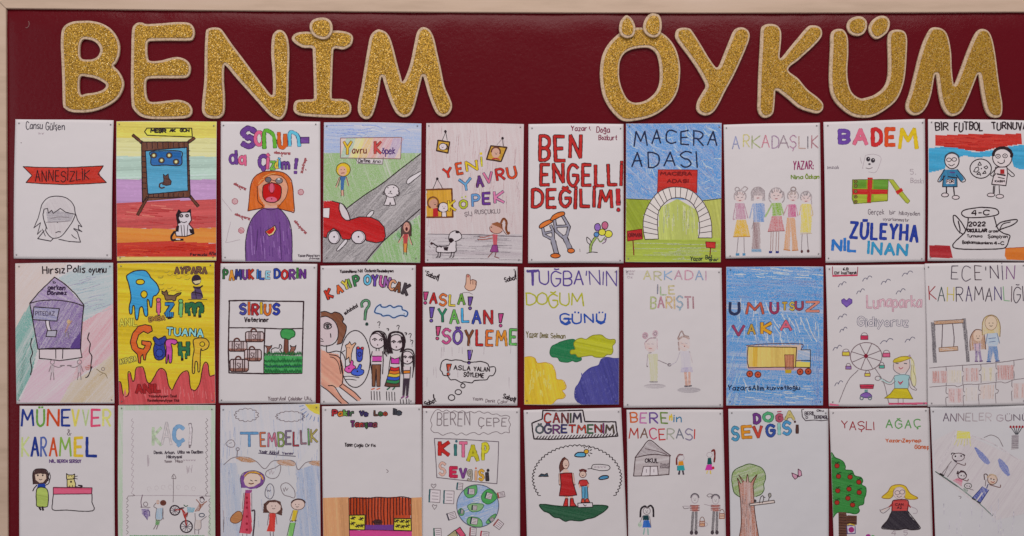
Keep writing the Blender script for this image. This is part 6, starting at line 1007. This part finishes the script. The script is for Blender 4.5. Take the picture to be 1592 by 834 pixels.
for q_, c_ in (('246,570 270,550 312,542 318,580 300,606 270,614 250,596', (100, 160, 105)), ('344,600 370,570 400,566 424,590 434,610 410,636 380,650 350,634', (80, 155, 90)), ('268,656 300,646 350,650 352,668 330,688 290,692 270,676', (140, 170, 130)), ('212,690 228,674 246,690 240,712 222,712', (110, 160, 110)), ('262,740 280,722 330,730 348,760 340,780 290,774 266,760', (120, 165, 115)), ('370,750 396,720 422,706 424,722 400,752 376,760', (110, 160, 105))): FO(q_, c_, (60, 110, 70), 3, 1)
L(E(322, 660, 118, 120, 30), 3.2, (80, 80, 95), z=1)
def book(x, y, w, h, rt, sp_=(50, 90, 95)):
    T('little_book'); ca, sa = math.cos(math.radians(rt)), math.sin(math.radians(rt)); f = lambda a_, b_: (x + a_ * ca - b_ * sa, y + a_ * sa + b_ * ca)
    FO([f(-w / 2, -h / 2), f(w / 2, -h / 2), f(w / 2, h / 2), f(-w / 2, h / 2)], (203, 192, 196), PENC, 2.8, 0, 's'); L([f(-w / 2, -h / 2), f(-w / 2, h / 2)], 7, sp_, s=0)
    for k in range(1, 4): L([f(-w / 4, -h / 2 + h * k / 4), f(w / 3, -h / 2 + h * k / 4)], 2, PENC, s=0)
for a_ in ((80, 606, 60, 70, 3), (160, 612, 56, 72, 2), (222, 550, 30, 36, 6), (176, 716, 46, 36, -18, (60, 56, 66)), (286, 578, 34, 30, 5, (80, 50, 110)), (384, 604, 34, 32, 15, (50, 80, 70)), (455, 598, 36, 28, -12, (160, 80, 80)), (304, 670, 26, 24, 5, (40, 60, 50)), (302, 746, 36, 34, 10, (40, 50, 60)), (440, 766, 40, 42, 38, (150, 90, 90)), (96, 812, 40, 46, -3, (50, 90, 80)), (296, 806, 34, 44, 4, (140, 70, 80)), (362, 824, 44, 36, 8, (170, 60, 80)), (232, 692, 16, 22, 8), (400, 738, 24, 18, -35)): book(*a_)
T('open_book'); FO('150,832 196,796 214,840 160,850', (160, 150, 120), INK, 3, 0); FO('196,798 222,780 254,826 230,840', (200, 90, 120), INK, 3, 0)
T('little_heart'); L('72,562 60,546 64,538 74,544 84,538 86,548 72,562', 2.6, PENC); L('78,682 66,662 72,654 80,660 90,656 90,666 78,682', 2.6, PENC)

# 26
P(812, 604, '8,122 557,108 592,895 28,905', 'white sheet with a teacher in a red dress and a child on grass', 'red dress teacher drawing', pins='ab')
T('banner_frame'); L('116,124 200,126 340,122 352,186 440,188 526,188 532,240 538,268 460,274 380,276 260,282 150,286 66,284 58,240 54,196 112,172 116,124', 6.5, s=0)
for x_ in range(78, 530, 17): L([(x_, 284 - (x_ - 78) * .03), (x_ + 12, 268 - (x_ - 78) * .03)], 4.4)
T('lettering'); X('CANIM', 126, 140, 206, 50, [(180, 60, 50), (150, 60, 60), (120, 60, 60), (70, 80, 60), (60, 55, 70)], 4.6, o=INK, ow=1.3, wob=1); X('ÖĞRETMENİM', 80, 206, 436, 44, [(80, 90, 95), (80, 70, 100), (110, 60, 110), (60, 60, 110), (180, 60, 50), (190, 80, 60), (70, 110, 80), (150, 60, 60), (130, 60, 110), (80, 70, 60)], 4.6, o=INK, ow=1.3, wob=1, sp=2)
T('scalloped_frame'); CL(308, 506, 242, 182, 40, 3.6, INK, 148, 392)
T('grassy_mound'); FO('96,656 130,652 200,660 300,664 400,656 480,662 462,690 430,710 400,726 360,734 330,744 270,740 240,746 210,728 180,724 150,700 120,688', (42, 84, 62), (24, 50, 36), 5, 1)
T('drawn_cloud'); FO('296,380 306,362 330,358 352,362 356,378 340,384', (95, 160, 190), INK, 5, 1)
T('drawn_sun'); F(E(360, 354, 13, 12), (214, 170, 60), 's'); L(E(360, 354, 13, 12, 10), 3, z=1)
for x0, y0, x1, y1 in ((350, 334, 346, 326), (372, 336, 376, 328), (380, 348, 390, 344), (380, 362, 392, 366), (372, 372, 378, 380)): L([(x0, y0), (x1, y1)], 4, s=0)
T('drawn_cloud'); FO('92,494 106,480 126,484 140,476 146,494', (60, 76, 88), INK, 4, 0)
T('drawn_cloud'); FO('430,508 440,496 460,490 482,492 482,504 450,512', (80, 140, 175), INK, 5, 1)
T('speech_balloon'); L('368,452 388,448 396,430 430,426 480,432 494,446 480,460 440,462 410,456 388,450', 3, z=0); scrawl(404, 438, 72, 8, LG, 2)
T('teacher_in_red_dress'); F('214,470 210,430 222,400 240,386 258,400 262,430 250,450 230,456', (98, 56, 46), 'm', 80); F(E(244, 424, 17, 26), (206, 180, 170), 's'); L(E(244, 424, 18, 27, 12), 2.6, (80, 40, 40), z=1); face(246, 424, 15); L('212,470 210,430 224,398 238,386', 4.5, (70, 36, 32)); F('232,452 252,452 268,474 224,474', (206, 180, 170), 's'); L('210,480 212,540', 11, (80, 40, 40)); L('210,480 212,536', 7, (206, 176, 166)); L('282,478 292,540', 11, (80, 40, 40)); L('282,478 292,536', 7, (206, 176, 166))
FO('212,478 246,474 278,474 282,520 306,598 260,604 208,602 218,540', (176, 38, 42), (80, 22, 26), 4.4, 0); F('240,606 256,606 254,620 242,620', SK, 's'); F('270,606 284,606 284,620 270,620', SK, 's'); FO('242,618 256,618 256,660 230,660', (190, 50, 45), (80, 22, 26), 3.6, 0); FO('270,618 286,618 290,640 304,660 268,660', (190, 50, 45), (80, 22, 26), 3.6, 0)
T('child_in_red_shirt'); F('322,466 320,452 342,460 360,454 362,470', (110, 50, 44), 's'); F(E(340, 482, 18, 17), (206, 180, 170), 's'); L(E(340, 482, 19, 18, 12), 2.6, (80, 40, 40), z=1); L('322,462 340,454 360,464', 7, (90, 40, 40)); face(340, 482, 14); FO('322,516 340,512 362,514 374,536 360,546 326,548 316,536', (180, 48, 46), (90, 26, 26), 3.4, 0); L('320,538 324,556', 6, SK); L('370,538 372,554', 6, SK); F('334,550 366,550 368,616 336,616', (100, 160, 190), 'm', 86); L('334,550 336,618', 3); L('352,556 352,616', 2.6); L('366,550 370,618', 3); FO('330,640 334,620 348,618 352,640', (190, 70, 45), INK, 3, 0); FO('352,640 356,620 370,618 380,640', (190, 70, 45), INK, 3, 0)
T('white_step'); FO('312,644 394,642 396,666 314,668', (205, 194, 198), INK, 3.4, 0, 's'); L('344,650 352,660 360,654', 3)

# 27
P(970, 604, '15,120 558,120 576,905 25,905', 'white sheet with a grey school house and five small scattered children', 'school house drawing', pins='ab')
T('lettering'); X('BERE', 34, 136, 214, 62, [(200, 110, 60), (180, 120, 160), (110, 80, 140), (110, 130, 70)], 7.5, o=None, wob=1); X('n', 258, 140, 12, 40, (220, 190, 60), 7); X("'in", 268, 146, 54, 44, [(220, 190, 60), (60, 120, 150), (60, 120, 150)], 5.5); X('MACERASI', 30, 228, 368, 56, [(170, 60, 50), (110, 80, 70), (190, 70, 110), (185, 60, 60), (150, 150, 140), (110, 110, 120), (130, 120, 140), (185, 60, 55)], 6, wob=1, sp=2)
T('drawn_house'); F('64,388 144,294 258,378 252,484 56,494', (168, 156, 158), 'p', -8, cov=.8); F('64,388 144,294 258,378 160,376', (150, 138, 142), 'p', 30, cov=.8); L('64,388 100,340 144,292 200,332 262,378', 4, (70, 50, 54)); L('62,390 160,372 258,380', 4, (70, 50, 54)); L('64,388 54,494 160,492 252,484 258,380', 4, (70, 50, 54), s=0); L('120,340 180,352 240,372', 3, (90, 70, 74))
F('108,440 190,438 192,486 98,492', (204, 194, 198), 's'); L('98,492 110,440 188,438 192,486', 3.4, (70, 50, 54), s=0); L('148,440 146,490', 3.4, (70, 50, 54), s=0); L('126,456 126,474', 2.6, PENC); L('168,456 168,472', 2.6, PENC); X('OKUL', 120, 396, 72, 22, (50, 36, 44), 4.2); X('Yusuf', 204, 420, 46, 14, PENC, 3.4); X('Kemal', 204, 436, 46, 12, PENC, 3.4)
T('child_seen_from_behind'); L('296,428 296,396 310,374 330,374', 8, (110, 50, 48)); L(E(320, 390, 18, 16, 9), 2, LG, z=1); F('306,410 332,408 336,432 304,434', (215, 150, 50), 's'); F('304,434 336,432 342,460 300,462', (60, 150, 155), 's'); L('300,436 300,460', 4, (60, 130, 140)); L('312,464 308,482', 9, (60, 50, 60)); L('330,464 334,482', 9, (60, 50, 60))
T('child_with_long_braid'); L('494,354 508,348 512,380 508,414', 9, (118, 50, 50)); L(E(482, 374, 16, 14, 9), 2, LG, z=1); F('472,392 490,390 496,428 468,428', (30, 80, 80), 's'); F('466,430 494,428 498,460 456,460', (200, 70, 165), 's'); dot(502, 448, 8, (190, 40, 70)); L('470,464 466,478', 6, (215, 190, 110)); L('486,464 488,480', 6, (215, 190, 110))
T('girl_in_blue_skirt'); L('92,724 96,680 118,664 130,672 150,660 164,680 166,722', 9, (34, 26, 32)); L(E(128, 690, 20, 20, 12), 2.6, PENC, z=1); face(128, 690, 15, up=0); F('108,716 138,714 142,742 106,742', (30, 60, 66), 's'); F('110,744 140,742 154,784 104,784', (55, 110, 180), 'm', 84); L('116,790 110,822', 6, (140, 165, 160)); L('134,790 136,824', 6, (140, 165, 160)); F(E(90, 768, 11, 15), (150, 170, 150), 'p'); L('106,720 92,752', 3, PENC); L('144,722 152,780', 3, PENC)
for x_, m_ in ((398, 0), (516, 1)):
    T('boy_with_basket'); dy = m_ * 6; L(E(x_, 614 + dy, 22, 22, 12, 180, 360), 6, (90, 84, 90)); L(E(x_, 622 + dy, 19, 24, 12), 2.4, LG, z=1); face(x_, 622 + dy, 14, PENC, 2); F([(x_ - 22, 660), (x_ + 20, 656), (x_ + 16, 694), (x_ - 14, 694)], (196, 120, 100), 'p', 2, cov=.9); L([(x_ - 18, 664), (x_ - 64, 662 - m_ * 10)], 2.4, LG)
    for k in range(4): L([(x_ - 26, 658 + k * 9), (x_ + 26, 660 + k * 9)], 3.2, (130, 60, 60))
    L([(x_ - 10, 696), (x_ - 14, 760), (x_ - 16, 800)], 13, (64, 56, 62), st='p'); L([(x_ + 8, 696), (x_ + 8, 760), (x_ + 6, 800)], 13, (64, 56, 62), st='p'); F(E(x_ - 18, 812, 10, 12), (70, 60, 66), 's'); F(E(x_ + 8, 812, 10, 12), (70, 60, 66), 's')
for x_, y_ in ((440, 762), (552, 720)): T('basket'); L(E(x_, y_ - 14, 13, 24, 10, 180, 360), 2.6, (120, 90, 80)); F(R(x_ - 14, y_ - 14, x_ + 14, y_ + 14), (212, 150, 80), 'p', 2); L(R(x_ - 14, y_ - 14, x_ + 14, y_ + 14), 2.8, (140, 80, 60), s=0, z=1); L([(x_ - 14, y_), (x_ + 14, y_)], 2.4, (140, 80, 60), s=0)
L('466,604 480,594 500,600 480,612 466,604', 2.6, PENC); L('330,664 340,676 368,672', 2.4, PENC); L(E(440, 766, 30, 14, 12), 1.8, LG, z=1)

# 28
P(1128, 604, '15,115 578,115 580,900 28,900', 'white sheet with a thick trunked tree, two small birds and a pink butterfly', 'tree and butterfly drawing', paper=1, pins='ab')
T('lettering')
for ch, x_, y_, w_, h_, c_ in (('D', 158, 146, 34, 52, (110, 60, 125)), ('O', 214, 138, 48, 50, (90, 160, 120)), ('G', 288, 148, 28, 38, (170, 90, 110)), ('A', 334, 130, 50, 48, (190, 175, 120)),
    ('S', 34, 220, 38, 72, (90, 150, 180)), ('E', 92, 214, 52, 66, (215, 150, 50)), ('V', 156, 216, 48, 62, (190, 80, 65)), ('G', 230, 208, 44, 62, (60, 85, 150)), ('I', 300, 200, 2, 60, (140, 180, 175)), ('S', 322, 190, 42, 70, (90, 150, 190)), ('I', 402, 208, 4, 44, (78, 50, 46))): X(ch, x_, y_, w_, h_, c_, 11 if w_ > 3 else 14, o=tuple(int(v * .62) for v in c_), ow=1.8, wob=0, rot=-3)
L('292,132 312,130', 6, (170, 90, 110)); dot(390, 188, 7, (78, 50, 46))
T('name_box'); L('428,120 432,160 450,182 500,178 540,182 578,178', 4, (70, 60, 66), s=0); L('428,120 440,118', 3, (70, 60, 66)); X('BERİL', 446, 132, 56, 18, (60, 50, 60), 3); X('Oku', 514, 120, 38, 10, (60, 50, 60), 3); X('DERENGİL', 500, 154, 76, 16, (60, 50, 60), 3); X('D', 452, 158, 10, 12, (60, 50, 60), 3)
T('tree_crown'); q_ = '80,612 50,590 40,560 34,520 38,480 56,456 90,440 130,426 170,434 204,450 222,480 224,510 214,540 216,570 200,596 170,610'; F(q_, (135, 155, 92), 'p', -20, cov=.95, s=1); L(q_, 4, (70, 90, 50), z=0)
for k in range(26): a_ = random.uniform(0, 6.28); r_ = random.uniform(20, 85); x_ = 128 + r_ * math.cos(a_); y_ = 516 + r_ * .8 * math.sin(a_); L([(x_, y_), (x_ + 14, y_ - 14)], 3, random.choice([(90, 120, 60), (155, 170, 110)]), st='p')
T('tree_trunk'); F('76,840 88,760 84,640 72,540 66,506 84,536 96,530 74,490 100,520 116,524 122,484 132,528 140,530 176,486 156,540 160,600 164,700 186,840', (176, 116, 92), 'p', 88, cov=.95); L('76,838 88,760 84,640 72,540 66,506 84,538', 3.6, (80, 48, 40)); L('96,530 74,488 102,524', 3, (80, 48, 40)); L('116,528 122,484 132,530', 3, (80, 48, 40)); L('140,532 176,486 156,542 158,600 164,700 186,838', 3.6, (80, 48, 40))
for k in range(24): x_ = random.uniform(90, 155); y_ = random.uniform(560, 780); L([(x_, y_), (x_ + random.uniform(-4, 4), y_ + 34)], 2.2, (120, 70, 56), st='p')
T('branch_with_birds'); F('134,650 272,630 274,646 136,662', (205, 190, 186), 's'); L('134,650 272,630 276,644 136,662 134,650', 3.2, (70, 56, 54), s=0); L('190,646 196,616 208,604 214,620 206,646', 3.2, (70, 60, 60)); L('240,636 246,612', 3, (70, 60, 60)); FO(E(248, 602, 8, 12, 9), (150, 145, 140), (70, 60, 60), 2.8); dot(166, 634, 8, (60, 56, 58)); L('214,612 222,614', 3)
T('butterfly'); FO('404,490 372,476 376,494 390,512 404,502', (196, 150, 170), (80, 40, 60), 3.4, 0); FO('408,488 408,454 424,466 428,490 412,498', (196, 150, 170), (80, 40, 60), 3.4, 0); dot(406, 494, 5, (50, 24, 40))

# 29
P(1285, 604, '15,115 578,110 600,900 42,905', 'white sheet with a red apple tree and a blonde girl in a wide black skirt', 'apple tree drawing', pins='ab', lift=0.0012)
T('lettering'); X('YAŞLI', 84, 188, 180, 44, (150, 50, 60), 4.6, wob=3); X('AĞAÇ', 334, 176, 194, 44, (100, 145, 90), 5.4, wob=1.5, sp=3.4); X('Yazar:Zeynep', 330, 284, 200, 18, (190, 110, 75), 4.4, wob=1); X('Güneş', 496, 318, 78, 22, (190, 110, 75), 4.4)
T('tree_crown'); FO('20,384 50,392 90,410 104,440 104,458 140,462 156,490 190,500 200,520 194,540 216,556 218,590 208,620 204,650 176,662 182,690 160,706 120,700 60,700 20,716', (58, 128, 64), (38, 92, 46), 4, 1)
T('apples')
for x_, y_ in ((58, 436), (66, 495), (130, 498), (178, 526), (62, 576), (124, 566), (180, 584), (118, 618), (58, 643), (144, 655)): F(E(x_, y_, 13, 13), (170, 60, 48), 's'); L(E(x_, y_, 13, 13, 10), 2.8, (80, 24, 22), z=1); L([(x_, y_ - 10), (x_ + 4, y_ - 20), (x_ + 14, y_ - 20)], 4, (28, 60, 32)); L([(x_ - 8, y_ - 18), (x_, y_ - 12)], 3.4, (28, 60, 32))
T('tree_trunk'); F('66,698 108,698 112,716 168,716 168,766 114,766 114,840 68,840', (92, 60, 46), 'm', 2)
for k in range(9): L([(68, 712 + k * 15), (110, 714 + k * 15)], 3, (58, 34, 30), s=0)
for k in range(3): L([(116, 728 + k * 14), (164, 728 + k * 14)], 3, (58, 34, 30), s=0)
T('hanging_parcel'); FO('112,774 158,772 160,816 116,818', (196, 186, 200), (80, 70, 120), 3.6, 0, 's'); F(E(138, 796, 16, 16), (160, 60, 120), 's'); L('116,770 132,764 156,772', 5, (205, 180, 60)); T('coloured_blobs'); F(E(232, 830, 14, 10), (160, 60, 140), 's'); F(E(258, 832, 10, 6), (80, 150, 80), 's')
T('girl_in_black_skirt'); FO('306,612 340,580 360,550 400,540 440,550 468,590 512,616 490,624 440,618 436,580 410,556 374,570 370,600 350,618', (220, 186, 60), (150, 115, 50), 3.4, 1); F(E(406, 588, 34, 34), (205, 186, 184), 's'); L(E(406, 588, 34, 34, 14), 2, LG, z=1); L(E(394, 586, 14, 12, 9), 2.6, PENC, z=1); L(E(422, 582, 14, 12, 9), 2.6, PENC, z=1); L('392,606 406,612 420,604', 2.8, PENC); F('366,640 380,628 440,626 458,640 452,690 364,690', (190, 80, 78), 'm', 2); L('364,690 366,640 380,628 440,626 458,640 452,690', 5, (100, 24, 34)); X('CAN', 384, 646, 44, 12, (90, 30, 40), 3); X('A2', 394, 664, 24, 12, (90, 30, 40), 3); L('362,652 346,668', 8, (160, 60, 60)); L('348,668 306,690', 5, (206, 184, 180)); L('350,664 300,684', 2.6, PENC); L('352,674 318,700 300,692 296,680', 2.6, PENC); L('460,656 470,668', 7, (160, 60, 60)); L('470,664 504,680 508,700 486,704', 2.6, LG)
F('364,688 452,688 470,720 510,760 526,790 480,796 440,788 400,794 350,790 306,784 340,740', (46, 40, 48), 'm', 40); L('364,688 340,740 306,784 350,792 400,796 440,790 480,797 526,790 510,760 452,688', 4); X('45', 362, 800, 92, 26, LG, 3, sp=9)

# 30
P(1432, 604, '50,105 600,95 610,890 80,895', 'pale sheet with a tilted family waving on a slanted line under a yellow sun', 'waving family drawing', paper=1, pins='ab', lift=0.003, bend=[0.003, 0.001, 2, .7, .0012])
T('lettering'); X('ANNELER', 122, 140, 270, 42, [(98, 84, 98), (112, 98, 108), (142, 128, 134), (152, 140, 144), (162, 150, 154), (166, 154, 158), (178, 166, 170)], 4, wob=1, sp=2.2); X('GÜNÜ', 424, 148, 178, 34, [(165, 152, 158), (140, 128, 134), (110, 100, 108), (100, 90, 100)], 4.6, wob=1, sp=2.4)
T('pencil_shading'); F('60,300 190,232 600,420 600,700 420,740 240,600 84,480', (182, 170, 176), 'p', -56, cov=.28)
T('drawn_sun'); F('200,238 270,244 276,282 196,282', (216, 206, 84), 'p', -8, cov=.98)
for k in range(6): L([(204 + k * 13, 282), (184 + k * 18, 316 + (k % 2) * 8)], 4, (205, 196, 110), st='p')
T('drawn_cloud'); F('294,332 304,330 340,360 372,394 384,418 372,428 352,420 320,384', (104, 118, 175), 'p', 48, cov=.95)
T('drawn_cloud'); F('426,402 436,392 456,406 484,440 496,486 484,494 460,474 436,440', (104, 118, 175), 'p', 56, cov=.95)
T('slanted_line'); L('78,468 160,520 240,580 320,644 398,716', 4.4, (110, 122, 118)); L('80,470 200,552', 3, (60, 70, 64), s=0); L('272,262 400,310 540,400', 4, (186, 174, 180), st='p'); L('350,276 390,262 430,280 456,326', 2.6, PENC); L('200,240 90,460', 3, (190, 180, 186), st='p'); L('208,606 222,610 216,620', 2.4, PENC)
T('bunch_of_flowers'); 
for k in range(5): L([(528 + k * 3, 258), (500 + k * 17, 214 - (k % 2) * 4)], 3, (60, 60, 66)); dot(500 + k * 17, 216, 7, (150, 50, 60))
F('508,262 546,262 540,340 502,344', (150, 140, 146), 'p', 2, cov=.8)
for k in range(7): L([(506, 268 + k * 11), (544, 268 + k * 11)], 2.6, (90, 80, 88))
T('waving_parent'); L(E(206, 386, 34, 22, 14), 3.2, (90, 70, 76), z=1); dot(190, 382, 5); dot(222, 380, 5); L('168,372 172,364 186,366', 4); L('230,370 242,376', 5); L('182,404 196,414', 7, (60, 50, 60)); F('170,410 200,424 150,494 116,484', (176, 166, 172), 'p', 60, cov=.6); L('168,410 112,484', 3, PENC); L('200,422 146,498', 3, PENC); L('150,438 126,488', 2.4, PENC); L('200,420 240,432 246,420', 4, (110, 90, 92)); L('104,480 124,490', 7)
T('girl_in_pink_dress'); L(E(228, 490, 24, 20, 12), 3.4, (80, 54, 60), z=1); L('204,466 200,480 214,472 222,464 240,470 250,486', 6, (60, 44, 50)); dot(222, 490, 3.4); dot(238, 492, 3.4); F('202,504 230,514 224,550 176,518', (196, 100, 130), 'p', 20, cov=.95); L('230,512 256,520 262,510', 3.4, (100, 70, 70))
T('small_child'); L(E(260, 548, 20, 15, 11), 3.4, (80, 80, 76), z=1); dot(254, 548, 3); dot(268, 550, 3); F('236,560 262,572 254,588 230,576', (120, 135, 125), 'p', cov=.9); L('270,566 290,572', 3, PENC)
T('waving_parent'); L('352,512 350,484 366,484 372,510', 4.4, (80, 60, 60)); F(E(396, 512, 26, 26), (205, 176, 156), 'p', 20, cov=.8); L(E(396, 512, 27, 27, 14), 3, (90, 64, 60), z=1); L('368,500 384,484 412,490 420,504', 7, (170, 140, 100), st='p'); dot(388, 508, 4); dot(404, 512, 4); L('388,524 400,528 408,522', 3, (150, 60, 60)); L('380,540 436,556 442,542', 4, (110, 80, 76)); L('360,514 356,548', 4, PENC); L('372,538 364,560', 5, (90, 90, 120)); F('340,552 376,570 330,642 312,632 346,586 336,584 308,626 286,616', (62, 82, 160), 'p', 60, cov=.98); L('340,552 284,616', 3, (40, 50, 110)); L('376,570 328,644', 3, (40, 50, 110)); L('284,618 300,626', 7, (60, 56, 60)); L('312,636 328,644', 7, (60, 56, 60))
T('pencil_shading')
for k in range(18): x_ = random.uniform(120, 540); y_ = random.uniform(600, 800); L([(x_, y_), (x_ + random.uniform(-6, 6), y_ + 60)], 4, (186, 180, 190), st='p')
flush_sheets()
# ------------------------------------------------------------------ pins
M_pin, nt, b = mat('dark_steel_pin', 0.35, 0.5); b.inputs['Base Color'].default_value = (0.26, 0.24, 0.25, 1); b.inputs['Metallic'].default_value = 0.7
pv, pf = [], []; n_ = 10; sec = [(0.0005, 0.0015), (0.0005, -0.001), (0.0016, -0.0012), (0.0019, -0.0018), (0.0013, -0.0024), (0.0004, -0.0027)]
for r_, y_ in sec:
    for k in range(n_): a_ = 2 * math.pi * k / n_; pv.append((r_ * math.cos(a_), y_, r_ * math.sin(a_)))
for j in range(len(sec) - 1):
    for k in range(n_): a_ = j * n_ + k; b2 = j * n_ + (k + 1) % n_; pf.append((a_, b2, b2 + n_, a_ + n_))
pf.append(tuple(range((len(sec) - 1) * n_, len(sec) * n_)))
pin0 = None
for si, s in enumerate(SHEETS):
    for ch, nm in zip('abcd', ('top left', 'top right', 'bottom right', 'bottom left')):
        if ch not in s.pins: continue
        k = 'abcd'.index(ch); r = random.Random(si * 7 + k); q = s.quad[k]; c = s.quad.mean(axis=0); d = np.sign(c - q)
        x, y = q + d * (r.uniform(14, 24), r.uniform(14, 26))
        loc = (WX(s.ox + x / KS), -float(surf(s, np.array([x]), np.array([y]))[0]), WZ(s.oy + y / KS))
        if pin0 is None: pin0 = mesh_obj('push_pin', pv, pf, M_pin, smooth=True); o = pin0
        else: o = pin0.copy(); COL.objects.link(o)
        o.location = loc; o.rotation_euler = (r.uniform(-.25, .25), 0, r.uniform(-.25, .25))
        o.scale = (.78, .78, .78); o['label'] = f'small dark pin at the {nm} corner of the {s.short}'; o['category'] = 'pin'; o['group'] = 'pins holding the drawings'
